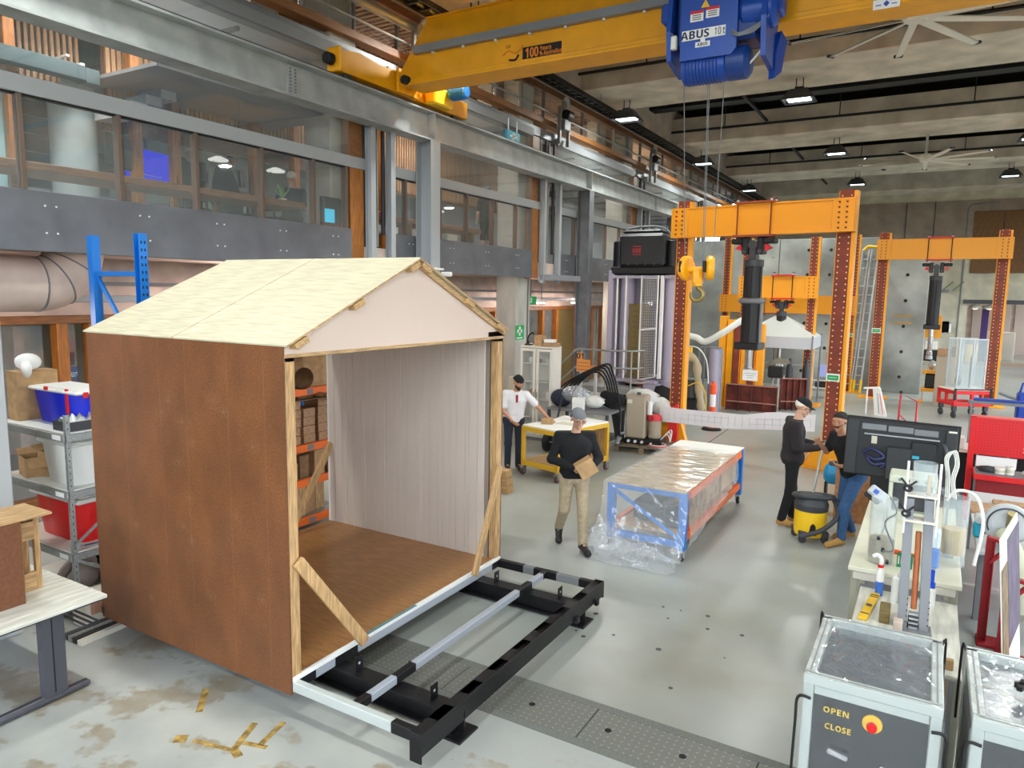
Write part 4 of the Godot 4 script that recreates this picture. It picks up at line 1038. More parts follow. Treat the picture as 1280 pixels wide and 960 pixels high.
# ================================================================ the model house in the foreground
func build_hut() -> void:
	var X0 := -6.40
	var X1 := -3.93
	var ZN := -3.5
	var ZF := -6.5
	# the brown skin gets its own print of faint stud lines and dusty scuffs
	rng.seed = 11
	var im := Image.create(1024, 1024, false, Image.FORMAT_RGB8)
	var ns := FastNoiseLite.new()
	ns.seed = 4; ns.frequency = 0.006; ns.fractal_octaves = 4
	var nf := FastNoiseLite.new()
	nf.seed = 9; nf.frequency = 0.12; nf.fractal_octaves = 2
	var base := hexc("774a2b")
	for y in 1024:
		for x in 1024:
			var a := 1.0 + 0.13 * ns.get_noise_2d(x, y * 0.6) + 0.16 * nf.get_noise_2d(x, y)
			im.set_pixel(x, y, Color(base.r * a, base.g * a, base.b * a))
	for lx in [212, 420, 560, 768, 935]:
		for y in 1024:
			for d in 4:
				var cc := im.get_pixel(lx + d, y)
				im.set_pixel(lx + d, y, cc.lerp(hexc("c79a6c"), 0.22 * (0.6 + 0.4 * ns.get_noise_2d(y * 2.0, lx))))
	for q in [[470, 200, 60], [430, 240, 40], [540, 260, 46], [510, 390, 36], [700, 180, 44], [750, 210, 30], [520, 600, 40], [560, 640, 26], [650, 800, 30], [320, 880, 24], [800, 520, 30], [880, 300, 36], [590, 320, 24], [900, 760, 30], [250, 640, 20], [560, 500, 34]]:
		for k in int(q[2] * 9):
			var a := rng.randf() * TAU
			var r: float = q[2] * pow(rng.randf(), 0.8)
			var px := clampi(int(q[0] + cos(a) * r * 1.0), 0, 1023)
			var py := clampi(int(q[1] + sin(a) * r * 0.7), 0, 1023)
			im.set_pixel(px, py, im.get_pixel(px, py).lerp(hexc("d8c0a4"), 0.18 + 0.22 * rng.randf()))
	var skin := mat("brownskin", Color.WHITE, 0.42)
	skin.albedo_texture = ImageTexture.create_from_image(im)
	var h := thing("model_house", "large model house with brown hardboard walls and pale plywood gable roof, open fronted", "house")
	# near wall: skin and studs
	var g := G.new()
	g.face(V(X0, 2.8, ZN), V(X1, 2.8, ZN), V(X1, 0.17, ZN), V(X0, 0.17, ZN), Vector3.BACK)
	var wn := part("wall_skin", g, skin, h, "brown hardboard wall with dusty scuff marks")
	part("skin_edge", G.new().bx(X0, X1, 0.17, 2.8, ZN - 0.014, ZN - 0.0005), M["hardboard"], h)
	for x in [X1 - 0.045, X1 - 0.6, X1 - 1.2, X1 - 1.8, X0 + 0.045]:
		part("stud", G.new().bx(x - 0.045, x + 0.045, 0.3, 2.72, ZN - 0.104, ZN - 0.014, 0.003), M["pine"], h)
	part("top_plate", G.new().bx(X0, X1, 2.68, 2.72, ZN - 0.104, ZN - 0.014, 0.003), M["pine_x"], h)
	# far wall: lining boards inside, skin outside
	part("wall_skin", G.new().bx(X0, X1, 0.2, 2.8, ZF, ZF + 0.014, 0.001), M["hardboard"], h)
	for x in [X1 - 0.045, X1 - 0.6, X1 - 1.2, X1 - 1.8, X0 + 0.045]:
		part("stud", G.new().bx(x - 0.045, x + 0.045, 0.3, 2.72, ZF + 0.014, ZF + 0.104, 0.003), M["pine"], h)
	part("top_plate", G.new().bx(X0, X1, 2.68, 2.72, ZF + 0.014, ZF + 0.104, 0.003), M["pine_x"], h)
	var x := X0 + 0.02
	var ws := [0.095, 0.13, 0.07, 0.11, 0.13, 0.06, 0.1, 0.085, 0.12, 0.05, 0.11, 0.09]
	var i := 0
	while x < X1 - 0.16:
		var w: float = ws[i % ws.size()]
		part("lining_board", G.new().bx(x, x + w - 0.004, 0.3, 2.7, ZF + 0.104, ZF + 0.116 + 0.002 * (i % 3), 0.003), M["lining"], h)
		x += w
		i += 1
	part("lining_back", G.new().bx(X0 + 0.02, X1 - 0.1, 0.3, 2.7, ZF + 0.1, ZF + 0.107), mat("lining_dark", hexc("8d8277"), 0.8), h)
	part("lining_edge", G.new().bx(X0 + 0.005, X0 + 0.022, 0.3, 2.7, ZF + 0.02, ZF + 0.125), M["white"], h)
	# floor
	part("floor_sheet", G.new().bx(X0, X1 + 0.005, 0.272, 0.3, ZF + 0.1, ZN - 0.1, 0.002), M["hutfloor"], h)
	part("floor_trim", G.new().bx(X1 - 0.02, X1 + 0.012, 0.27, 0.306, ZF + 0.02, ZN - 0.016, 0.002), M["paper"], h)
	part("film_strip", G.new().bx(X1 - 0.015, X1 + 0.014, 0.304, 0.308, -5.0, -4.28), mat("teal", hexc("5b8f94"), 0.4), h)
	# gable with its lower trim
	var s := (3.47 - 2.8) / 1.5
	part("gable_panel", G.new().prof(PackedVector2Array([Vector2(-1.49, 2.735), Vector2(1.49, 2.735), Vector2(1.49, 2.78), Vector2(0, 2.78 + 1.49 * s), Vector2(-1.49, 2.78)]), V(X1 - 0.014, 0, -5.0), V(X1, 0, -5.0)), M["gable"], h)
	part("gable_trim", G.new().bx(X1 - 0.05, X1 + 0.008, 2.71, 2.737, ZF + 0.01, ZN - 0.01, 0.003), M["pine_z"], h)
	part("rear_gable", G.new().prof(PackedVector2Array([Vector2(-1.49, 2.735), Vector2(1.49, 2.735), Vector2(1.49, 2.78), Vector2(0, 2.78 + 1.49 * s), Vector2(-1.49, 2.78)]), V(X0, 0, -5.0), V(X0 + 0.014, 0, -5.0)), M["gable"], h)
	part("corner_infill", G.new().bx(X1 - 0.04, X1, 2.74, 2.79, ZF + 0.015, ZF + 0.3), M["oxide_light"], h)
	# purlins that poke through the gable, then the roof sheets
	var tilt := atan(s)
	for q in [[-3.62, 1], [-4.22, 1], [-4.92, 1], [-5.09, -1], [-5.78, -1], [-6.36, -1]]:
		var zz: float = q[0]
		var yy := 2.8 + (1.5 - absf(zz + 5.0)) * s - 0.035
		part("purlin", G.new().box(V((X0 + X1) / 2 + 0.02, yy, zz), V(X1 - X0 + 0.10, 0.045, 0.13), 0.003, Basis(Vector3.RIGHT, tilt * q[1])), M["pine_x"], h)
	for q in [[X0 - 0.02, -5.165], [-5.155, X1 + 0.06]]:
		for sd in [-1.0, 1.0]:
			var b := Basis(Vector3.RIGHT, tilt * sd)
			var ln := 1.5 / cos(tilt) + 0.03
			var c := V((q[0] + q[1]) / 2.0, (2.8 + 3.47) / 2.0 + 0.006, -5.0 + sd * 0.752)
			var rs := part("roof_sheet", G.new().box(c, V(q[1] - q[0], 0.015, ln), 0.002, b), M["plyroof"], h)
			part("sheet_edge", G.new().box(c + b * V((q[1] - q[0]) / 2.0 + 0.001, 0, 0), V(0.003, 0.013, ln), 0, b), M["pine_z"], rs)
	part("barge_board", G.new().box(V(X1 + 0.015, 2.8 + 0.75 * s - 0.035, -5.75), V(0.03, 0.05, 1.5 / cos(tilt)), 0.003, Basis(Vector3.RIGHT, -tilt)), M["pine_z"], h)
	# braces
	part("brace", G.new().bar(V(X1 + 0.025, 1.2, ZN - 0.07), V(X1 + 0.10, 0.32, -4.20), 0.035, 0.095, 0.004), M["pine"], h)
	part("brace", G.new().bar(V(X1 + 0.025, 1.34, ZF + 0.07), V(X1 + 0.08, 0.31, -5.86), 0.035, 0.095, 0.004), M["pine"], h)
	part("brace", G.new().bar(V(X0 + 0.06, 1.3, ZF + 0.12), V(X0 + 0.06, 0.31, -5.66), 0.035, 0.095, 0.004), M["pine"], h)
	part("brace", G.new().bar(V(X0 + 0.06, 1.1, ZN - 0.1), V(X0 + 0.06, 0.31, -4.2), 0.035, 0.095, 0.004), M["pine"], h)

	# ---- the steel frame it stands on
	var f := thing("steel_base_frame", "black and grey painted steel base frame sticking out in front of the model house", "frame")
	var pr := mat("primer", hexc("aab0ba"), 0.4, 0.1)
	var prl := mat("primer_pale", hexc("c6ccc9"), 0.4, 0.05)
	var bk: Material = M["blackmetal"]
	part("side_rail", G.new().bx(-3.93, -2.98, 0.195, 0.275, -3.57, -3.51, 0.006), prl, f, "pale primed side rail")
	part("rail_end", G.new().bx(-2.98, -2.79, 0.193, 0.277, -3.572, -3.508, 0.006), bk, f)
	part("side_rail", G.new().bx(-3.93, -2.79, 0.195, 0.275, -6.50, -6.44, 0.006), M["grey"], f)
	for q in [[-3.93, -3.6], [-3.48, -3.2], [-2.95, -2.79]]: part("rail_end", G.new().bx(q[0], q[1], 0.193, 0.277, -6.502, -6.438, 0.006), bk, f)
	part("sill_rail", G.new().bx(-3.985, -3.925, 0.19, 0.271, -6.44, -3.57, 0.006), pr, f)
	for q in [[-3.75, -3.57], [-4.22, -3.95], [-6.44, -6.32]]: part("rail_end", G.new().bx(-3.987, -3.923, 0.188, 0.2715, q[0], q[1], 0.006), bk, f)
	part("middle_rail", G.new().bx(-3.375, -3.315, 0.21, 0.275, -6.44, -3.57, 0.006), pr, f)
	for q in [[-3.70, -3.57], [-4.22, -3.98], [-6.12, -5.86], [-6.44, -6.36]]: part("rail_end", G.new().bx(-3.378, -3.312, 0.208, 0.277, q[0], q[1], 0.006), bk, f)
	part("front_channel", G.new().prof(cpoly(0.085, 0.15, 0.01), V(-2.75, 0.205, -3.50), V(-2.75, 0.205, -6.52), V(0, 1, 0)), bk, f)
	part("front_plate", G.new().bx(-2.80, -2.70, 0.255, 0.28, -6.53, -3.49, 0.004), bk, f)
	part("front_skirt", G.new().bx(-2.712, -2.70, 0.12, 0.26, -6.53, -3.49, 0.003), bk, f)
	part("corner_drop", G.new().bx(-2.80, -2.70, 0.07, 0.26, -3.50, -3.488, 0.003), bk, f)
	part("corner_drop", G.new().bx(-2.80, -2.70, 0.10, 0.26, -6.535, -6.52, 0.003), bk, f)
	for zz in [-4.0, -6.08]:
		part("cross_beam", G.new().prof(ipoly(0.15, 0.17, 0.012, 0.009), V(-6.35, 0.105, zz), V(-2.74, 0.105, zz)), bk, f)
		part("foot_plate", G.new().bx(-2.86, -2.66, 0.0, 0.018, zz - 0.12, zz + 0.12, 0.003), bk, f)
		part("foot_web", G.new().bx(-2.78, -2.77, 0.018, 0.19, zz - 0.09, zz + 0.09).bx(-2.86, -2.70, 0.018, 0.19, zz - 0.006, zz + 0.006), bk, f)
		part("rear_foot", G.new().bx(-6.35, -6.15, 0.0, 0.02, zz - 0.12, zz + 0.12, 0.003), bk, f)
		for xx in [-3.72, -2.98]:
			var lp := part("lug_plate", G.new().bx(xx - 0.004, xx + 0.004, 0.19, 0.31, zz - 0.05, zz + 0.04, 0.002), bk, f)
			part("lug_hole", G.new().cyl(V(xx + 0.004, 0.26, zz - 0.005), V(xx + 0.0055, 0.26, zz - 0.005), 0.011, 10), M["lightgrey"], lp)
	part("rear_rail", G.new().bx(-6.42, -6.36, 0.19, 0.271, -6.5, -3.5, 0.006), bk, f)
	part("side_angle", G.new().bx(-6.4, -3.95, 0.19, 0.27, -3.62, -3.53, 0.004), bk, f)
	part("side_angle", G.new().bx(-6.4, -3.95, 0.19, 0.27, -6.47, -6.38, 0.004), bk, f)
	part("stop_block", G.new().bx(-2.705, -2.67, 0.10, 0.16, -5.9, -5.84, 0.003).bx(-2.705, -2.67, 0.1, 0.16, -6.35, -6.3, 0.003), bk, f)

func cardbox(nm: String, label: String, at: Vector3, s: Vector3, m: Material, turn := 0.0, group := "") -> Node3D:
	# a closed carton: body, flaps with a centre gap and a strip of tape
	var b := thing(nm, label, "box", at, turn, group)
	part("body", G.new().bx(-s.x / 2, s.x / 2, 0, s.y, -s.z / 2, s.z / 2, 0.004), m, b)
	part("flap", G.new().bx(-s.x / 2, -0.002, s.y, s.y + 0.004, -s.z / 2, s.z / 2, 0.001), m, b)
	part("flap", G.new().bx(0.002, s.x / 2, s.y, s.y + 0.004, -s.z / 2, s.z / 2, 0.001), m, b)
	part("tape", G.new().bx(-0.025, 0.025, s.y + 0.004, s.y + 0.006, -s.z / 2, s.z / 2), mat("tape", hexc("b98e58"), 0.3), b)
	return b
func tub(label: String, at: Vector3, s: Vector3, body: Material, lid: Material, clips: Material, turn := 0.0) -> Node3D:
	var t := thing("storage_tub", label, "tub", at, turn)
	var g := G.new()
	var lo := V(s.x * 0.44, 0, s.z * 0.42)
	var hi := V(s.x * 0.5, 0, s.z * 0.5)
	var a := []
	for y in [[0.0, lo], [s.y * 0.9, hi]]:
		var r := []
		for k in 24:
			var ang := TAU * k / 24.0
			var c := V(signf(cos(ang)) * pow(absf(cos(ang)), 0.35), 0, signf(sin(ang)) * pow(absf(sin(ang)), 0.35))
			r.append(c * y[1] + V(0, y[0], 0))
		a.append(r)
	for k in 24:
		var l := (k + 1) % 24
		var n0: Vector3 = (a[0][k] * V(1 / lo.x, 0, 1 / lo.z)).normalized()
		var n1: Vector3 = (a[0][l] * V(1 / lo.x, 0, 1 / lo.z)).normalized()
		g.tri(a[0][k], a[0][l], a[1][l], n0, n1, n1); g.tri(a[0][k], a[1][l], a[1][k], n0, n1, n0)
		g.tri(V(0, 0, 0), a[0][k], a[0][l], Vector3.DOWN, Vector3.DOWN, Vector3.DOWN)
	part("body", g, body, t)
	if lid:
		part("lid", G.new().box(V(0, s.y * 0.95, 0), V(s.x * 1.06, s.y * 0.1, s.z * 1.06), 0.02), lid, t)
		part("lid_rim", G.new().box(V(0, s.y * 1.01, 0), V(s.x * 0.9, 0.012, s.z * 0.85), 0.006), lid, t)
	if clips:
		for dz in [-0.3, 0.3]:
			part("clip", G.new().box(V(s.x * 0.53, s.y * 0.9, s.z * dz), V(0.02, 0.06, 0.05), 0.006), clips, t)
		part("clip", G.new().box(V(-s.x * 0.1, s.y * 1.0, s.z * 0.53), V(0.06, 0.04, 0.02), 0.006), clips, t)
		part("clip", G.new().box(V(s.x * 0.3, s.y * 0.7, s.z * 0.48), V(0.05, 0.25, 0.02), 0.006), clips, t)
	return t

func build_left() -> void:
	# ---- grey column at the left picture edge with a notice
	var lc := thing("square_column", "pale grey square steel column at the left picture edge with a white notice", "column", V(-7.16, 0, -2.98))
	part("shaft", G.new().bx(-0.35, 0.13, 0, 3.6, -0.14, 0.36, 0.01), M["lightgrey"], lc)
	part("notice", G.new().bx(0.13, 0.134, 1.45, 2.1, -0.02, 0.3), M["paper"], lc)
	# ---- big ventilation duct below the slab
	var d := thing("ventilation_duct", "fat pale ventilation duct bending up into the mezzanine slab above the dark window", "duct", V(-9.5, 3.20, -4.72))
	part("duct", G.new().tube([V(0, 0, 2.5), V(0, 0, 0.9), V(0, 0, 0.1)], 0.33, 24), M["peach"], d)
	part("elbow", G.new().tube(arc(V(0, 0.5, 0.1), V(0, -0.5, 0), V(0, 0, -0.5), 0, PI / 2, 8) , 0.33, 24), M["peach"], d)
	for t in [0.0, 0.5, 1.0, 1.5]:
		var c := V(0, 0.5, 0.1) + V(0, -0.5, 0) * cos(t) + V(0, 0, -0.5) * sin(t)
		var tg := (V(0, 0.5, 0) * sin(t) + V(0, 0, -0.5) * cos(t)).normalized()
		part("seam_ring", G.new().cyl(c - tg * 0.008, c + tg * 0.008, 0.338, 24), M["grey"], d)
	# ---- pallet rack behind the house: blue uprights, orange beams
	var r := thing("pallet_rack", "tall pallet rack with blue uprights and orange beams standing behind the model house", "rack", V(-7.4, 0, -5.9))
	for z in [1.49, -1.4]:
		for x in [-0.42, 0.42]:
			var up := part("upright", G.new().prof(cpoly(0.09, 0.09, 0.006), V(x, 0, z), V(x, 3.73 if z > 0 else 2.5, z), V(1.0 if x > 0 else -1.0, 0, 0)), M["blue_rack"], r)
			for k in (24 if z > 0 else 7):
				part("slot", G.new().bx(x + (0.0455 if x > 0 else 0.02), x + (0.0465 if x > 0 else 0.024), 1.9 + k * 0.075, 1.93 + k * 0.075, z + 0.012, z + 0.026).bx(x + (0.0455 if x > 0 else 0.02), x + (0.0465 if x > 0 else 0.024), 1.9 + k * 0.075, 1.93 + k * 0.075, z - 0.026, z - 0.012), M["jet"], up)
			part("foot", G.new().bx(x - 0.07, x + 0.07, 0, 0.012, z - 0.07, z + 0.07, 0.003), M["blue_rack"], r)
		if z > 0:
			part("upright_tie", G.new().bx(-0.38, 0.38, 3.30, 3.35, z - 0.02, z + 0.02, 0.004), M["blue_rack"], r)
			part("upright_brace", G.new().bar(V(-0.38, 3.3, z), V(0.38, 2.4, z), 0.03, 0.05, 0.004), M["blue_rack"], r)
		part("upright_brace", G.new().bar(V(0.38, 2.35, z), V(-0.38, 1.45, z), 0.03, 0.05, 0.004), M["blue_rack"], r)
		part("upright_brace", G.new().bar(V(-0.38, 1.4, z), V(0.38, 0.4, z), 0.03, 0.05, 0.004), M["blue_rack"], r)
	for y in [0.16, 0.68, 1.14, 1.88]:
		for x in [-0.42, 0.46]:
			var bm := part("beam", G.new().bx(x - 0.025, x + 0.025, y - 0.05, y + 0.05, -1.36, 1.45, 0.006), M["orange_rack"], r)
			if x > 0: part("load_plate", G.new().bx(0.486, 0.489, y - 0.035, y + 0.035, -0.74, -0.64), M["grey"], bm)
		part("deck", G.new().bx(-0.4, 0.43, y + 0.03, y + 0.045, -1.3, 1.4), M["galv"], r)
	# goods on the rack that show through the open house back (x about -7.1, z -6.2 .. -7.1)
	var gy := {1: 0.205, 2: 0.725, 3: 1.185, 4: 1.925}
	solo("ring_binder", G.new().bx(-0.15, 0.15, 0, 0.34, -0.035, 0.035, 0.004), M["white"], "white binder standing left of the wooden block stacks on the rack", "binder", V(-7.1, gy[3], -6.18))
	var lab := ["left brown block of the upper stack on the middle rack shelf", "right brown block of the upper stack on the middle rack shelf"]
	rng.seed = 3
	var kinds := [["bottom", "second", "third", "fourth", "topmost"], ["leftmost", "middle", "rightmost"]]
	for j in 3:
		for k in 5 - (j % 2):
			var b := thing("wooden_block", "%s wooden block in the %s stack on the rack shelf above the middle orange beam" % [kinds[0][k], kinds[1][j]], "block", V(-7.12 + 0.02 * rng.randf(), gy[3] + k * 0.116, -6.38 - j * 0.26 + 0.01 * rng.randf()), 0.05 * rng.randf(), "wooden blocks stacked on the rack")
			part("block", G.new().bx(-0.13, 0.13, 0, 0.112, -0.105, 0.105, 0.004), M["box_wood"], b)
	solo("flat_board", G.new().bx(-0.2, 0.2, 0, 0.012, -0.4, 0.4, 0.003), M["card_dark"], "dark flat board lying on the left block stack of the rack", "board", V(-7.12, gy[3] + 0.582, -6.5))
	cardbox("carton", "small dark open carton under the top orange beam of the rack", V(-7.1, gy[3] + 0.595, -6.6), V(0.2, 0.09, 0.26), M["card_dark"])
	# top shelf: bent veneer tubes and sheets
	var tb := thing("cardboard_tube", "open dark square cardboard tube on the top rack shelf, seen inside the house", "tube", V(-7.12, gy[4] + 0.42, -6.45))
	part("wall", G.new().bx(-0.2, 0.2, 0, 0.01, -0.12, 0.12).bx(-0.2, 0.2, 0.22, 0.23, -0.12, 0.12), M["card_dark"], tb)
	part("wall", G.new().bx(-0.2, 0.2, 0.01, 0.22, -0.12, -0.11).bx(-0.2, 0.2, 0.01, 0.22, 0.11, 0.12), M["card_dark"], tb)
	cardbox("carton", "brown carton carrying the dark cardboard tube on the top rack shelf", V(-7.15, gy[4] + 0.0, -6.75), V(0.34, 0.40, 0.42), M["card"])
	var vt := thing("veneer_roll", "dark brown bent veneer roll lying on the top rack shelf", "veneer", V(-7.05, gy[4] + 0.16, -6.33))
	var rows := []
	for i in 13:
		var a := 0.3 + i * 0.42
		rows.append(PackedVector3Array([V(-0.3, 0.14 * sin(a) , 0.17 * cos(a)), V(0.3, 0.14 * sin(a), 0.17 * cos(a))]))
	part("roll", G.new().sheet(rows, 0.012), M["card_dark"], vt)
	for q in [[0.66, -6.72, "pale wavy veneer sheet lying over the carton on the top rack shelf"], [0.02, -6.98, "pale curved veneer sheet low at the right end of the top rack shelf"]]:
		var vs := thing("veneer_sheet", q[2], "veneer", V(-7.0, gy[4] + q[0] - 0.2, q[1]))
		rows = []
		for i in 17:
			var u := i / 16.0
			rows.append(PackedVector3Array([V(-0.25, 0.06 + 0.06 * sin(u * 9.0), 0.3 - 0.6 * u), V(0.22, 0.05 + 0.06 * sin(u * 9.0 + 0.4), 0.3 - 0.6 * u)]))
		part("sheet", G.new().sheet(rows, 0.008), M["pine_z"], vs)
	# lower shelves
	var bl := ["pale open carton at the left on the rack shelf over the third orange beam", "small carton second from the left on the rack shelf over the third orange beam", "dark carton pushed back on the rack shelf over the third orange beam", "carton behind the pine brace on the rack shelf over the third orange beam"]
	var bp := [[-6.3, 0.24, 0.22, 0.24, "card"], [-6.55, 0.2, 0.3, 0.16, "card_dark"], [-6.78, 0.26, 0.34, 0.2, "card"], [-7.02, 0.22, 0.24, 0.2, "card_dark"]]
	for i in 4: cardbox("carton", bl[i], V(-7.1, gy[2], bp[i][0]), V(bp[i][1], bp[i][2], bp[i][3]), M[bp[i][4]], 0.1 * (i - 1), "cartons on the lower rack shelves")
	bl = ["short carton leftmost on the lowest rack shelf", "upright pale board left of centre on the lowest rack shelf", "upright board in the centre of the lowest rack shelf", "upright board rightmost on the lowest rack shelf"]
	cardbox("carton", bl[0], V(-7.1, gy[1], -6.26), V(0.3, 0.26, 0.2), M["card"])
	for i in 3:
		solo("wooden_board", G.new().bx(-0.02, 0.02, 0, 0.4 + 0.02 * i, -0.09, 0.09, 0.003), [M["pine"], M["box_wood"], M["pine"]][i], bl[i + 1], "board", V(-7.05 - 0.03 * i, gy[1], -6.5 - i * 0.2), 0.06 * i, "boards on the lowest rack shelf")
	# ---- silver shelf with tubs, left of the house
	var s := thing("steel_shelf", "grey slotted-angle steel shelf crowded with tubs, left of the model house", "shelf", V(-7.0, 0, -3.58))
	var px := [0.0, -1.25]
	for x in px:
		for z in [0.0, -0.68]:
			var po := part("post", G.new().bx(x - 0.03, x + 0.005, 0.0, 1.98, z - 0.004, z).bx(x, x + 0.004, 0.0, 1.98, z - 0.045, z), M["galv"], s)
			if x == 0.0 and z == 0.0:
				for k in 30:
					part("post_hole", G.new().bx(0.0045, 0.005, 0.1 + k * 0.062, 0.118 + k * 0.062, -0.026, -0.018), M["jet"], po)
	for y in [0.12, 0.62, 1.24, 1.80]:
		part("shelf_board", G.new().bx(-1.25, 0.0, y - 0.008, y + 0.004, -0.68, 0.0, 0.002), M["whiteplastic"], s)
		part("shelf_beam", G.new().bx(-1.25, 0.0, y - 0.08, y - 0.008, 0.001, 0.02, 0.004), M["galv"], s)
		var sb := part("shelf_beam", G.new().bx(0.001, 0.02, y - 0.08, y - 0.008, -0.68, 0.0, 0.004), M["galv"], s)
		part("shelf_label", G.new().bx(-0.2, -0.05, y - 0.068, y - 0.022, 0.0205, 0.022), M["paper"], s)
	part("end_brace", G.new().bar(V(0.012, 0.7, -0.02), V(0.012, 1.15, -0.66), 0.006, 0.03), M["galv"], s)
	part("end_brace", G.new().bar(V(0.018, 0.55, -0.02), V(0.018, 0.15, -0.66), 0.006, 0.03), M["galv"], s)
	tub("bright blue storage tub with white lid and red clips on the top shelf", V(-7.57, 1.806, -3.98), V(0.86, 0.36, 0.42), M["blueplastic"], M["white"], M["red"])
	var tr := thing("plastic_tray", "black tray of crumpled clear plastic before the blue tub on the top shelf", "tray", V(-7.13, 1.806, -3.74))
	part("tray", G.new().bx(-0.16, 0.1, 0, 0.008, -0.25, 0.12).bx(-0.16, -0.152, 0.008, 0.09, -0.25, 0.12).bx(0.092, 0.1, 0.008, 0.09, -0.25, 0.12).bx(-0.152, 0.092, 0.008, 0.09, 0.112, 0.12).bx(-0.152, 0.092, 0.008, 0.09, -0.25, -0.242), M["darkgrey"], tr)
	rng.seed = 21
	rows = []
	for i in 9:
		var rr := PackedVector3Array()
		for j in 11: rr.append(V(-0.14 + i * 0.028, 0.05 + 0.12 * rng.randf() * sin(PI * i / 8.0), -0.22 + j * 0.031))
		rows.append(rr)
	part("crumpled_plastic", G.new().sheet(rows), M["clearwhite"], tr)
	cardbox("carton", "tall open brown carton behind the blue tub at the left end of the top shelf", V(-8.12, 1.806, -3.86), V(0.22, 0.5, 0.4), M["card"])
	var bag := solo("paper_bag", G.new().ell(V(0, 0.06, 0), V(0.13, 0.09, 0.12)).ell(V(0.09, 0.0, 0.06), V(0.05, 0.1, 0.05)), M["white"], "white crumpled bag bulging from the tall carton on the top shelf", "bag", V(-8.1, 2.34, -3.82))
	tub("translucent white storage tub on the second shelf", V(-7.36, 1.246, -3.9), V(0.6, 0.44, 0.5), M["clearwhite"], M["whiteplastic"], null)
	var tl := thing("power_tool", "black clamp tool lying on the lid of the white tub", "tool", V(-7.25, 1.70, -3.8))
	part("bar", G.new().bar(V(-0.25, 0.015, 0.0), V(0.15, 0.015, -0.05), 0.03, 0.02, 0.004), M["black"], tl)
	part("jaw", G.new().bar(V(-0.25, 0.015, 0.0), V(-0.2, 0.015, 0.12), 0.03, 0.03, 0.004).bar(V(0.1, 0.02, -0.05), V(0.14, 0.02, 0.1), 0.05, 0.035, 0.006), M["black"], tl)
	solo("black_case", G.new().bx(-0.1, 0.1, 0, 0.06, -0.2, 0.2, 0.02), M["jet"], "black tool case beside the clamp tool under the top shelf", "case", V(-7.12, 1.70, -4.05))
	for q in [[-7.72, 0.26, -3.85, 0.3, "brown open carton left of the white tub on the second shelf", 0.3], [-7.92, 0.2, -3.72, 0.26, "torn flat carton at the far left of the second shelf", -0.2]]:
		var cb := thing("carton", q[4], "box", V(q[0], 1.246, q[2]), q[5])
		var h: float = q[1]
		part("side", G.new().bx(-0.13, -0.125, 0, h, -0.1, 0.1).bx(0.125, 0.13, 0, h, -0.1, 0.1).bx(-0.125, 0.125, 0, h, 0.095, 0.1).bx(-0.125, 0.125, 0, h, -0.1, -0.095), M["card"], cb)
		part("flap", G.new().bar(V(0.128, h, 0), V(0.24, h - 0.09, 0), 0.2, 0.004, 0, V(0, 1, 0)), M["card"], cb)
		part("flap", G.new().bar(V(-0.128, h, 0), V(-0.22, h + 0.05, 0), 0.2, 0.004), M["card"], cb)
	solo("soft_pouch", G.new().box(V(0, 0.05, 0), V(0.16, 0.1, 0.26), 0.04), M["jet"], "small black soft pouch at the right end of the second shelf", "bag", V(-7.1, 1.246, -4.2))
	tub("big red storage tub with white lid on the third shelf", V(-7.58, 0.626, -3.97), V(0.88, 0.46, 0.5), M["redplastic"], M["whiteplastic"], null)
	var cl := thing("pipe_clamp", "small steel clamp lying before the red tub", "clamp", V(-7.08, 0.626, -3.66))
	part("screw", G.new().cyl(V(-0.1, 0.03, 0), V(0.08, 0.03, -0.03), 0.012, 8), M["alu"], cl)
	part("block", G.new().bx(-0.05, 0.02, 0, 0.06, -0.04, 0.04, 0.01).bx(-0.02, 0.05, 0.06, 0.09, -0.02, 0.02, 0.006), M["alu"], cl)
	solo("blue_strap", G.new().bar(V(0, 0.006, 0), V(0.1, 0.006, -0.4), 0.02, 0.008), mat("strapblue", hexc("2f5f92"), 0.6), "thin blue strap lying right of the steel clamp", "strap", V(-7.12, 0.626, -3.72))
	var rl := thing("cable_reel", "dusty round reel leaning under the third shelf", "reel", V(-7.25, 0.33, -3.75))
	var rx := Transform3D(Basis(Vector3.FORWARD, -1.2) * Basis(Vector3.UP, 0.2), V(0, 0, 0))
	part("flange", G.new().lathe([Vector2(0, 0), Vector2(0.19, 0), Vector2(0.2, 0.02), Vector2(0.17, 0.03), Vector2(0.06, 0.01), Vector2(0, 0.01)], 24, rx), mat("dusty", hexc("9d8f86"), 0.6), rl)
	part("core", G.new().lathe([Vector2(0.08, -0.1), Vector2(0.08, 0.0)], 18, rx).lathe([Vector2(0, -0.1), Vector2(0.17, -0.1), Vector2(0.17, -0.085), Vector2(0, -0.085)], 24, rx), M["dusty"], rl)
	for q in [[-7.1, -4.05, "crumpled black bag on the right under the third shelf", 0.0], [-7.45, -4.05, "dark bag behind the round reel", 0.5]]:
		solo("tool_bag", G.new().ell(V(0, 0.14, 0), V(0.2, 0.14, 0.16)).ell(V(0.1, 0.22, 0.05), V(0.1, 0.08, 0.12)), M["cloth_black"], q[2], "bag", V(q[0], 0.124, q[1]), q[3])
	# low drawers under the shelf edge and timber lengths on the floor
	var dw := thing("drawer_unit", "pale wooden drawer box with a dark pull on the floor behind the desk", "drawer", V(-6.72, 0, -3.66))
	part("case", G.new().bx(-0.12, 0.10, 0, 0.3, -0.2, 0.2, 0.006), M["offwhite"], dw)
	part("drawer_front", G.new().bx(0.10, 0.115, 0.12, 0.28, -0.17, 0.15, 0.004), mat("salmon", hexc("c8937c"), 0.6), dw)
	part("pull", G.new().ell(V(0.12, 0.2, -0.1), V(0.014, 0.02, 0.02)), M["jet"], dw)
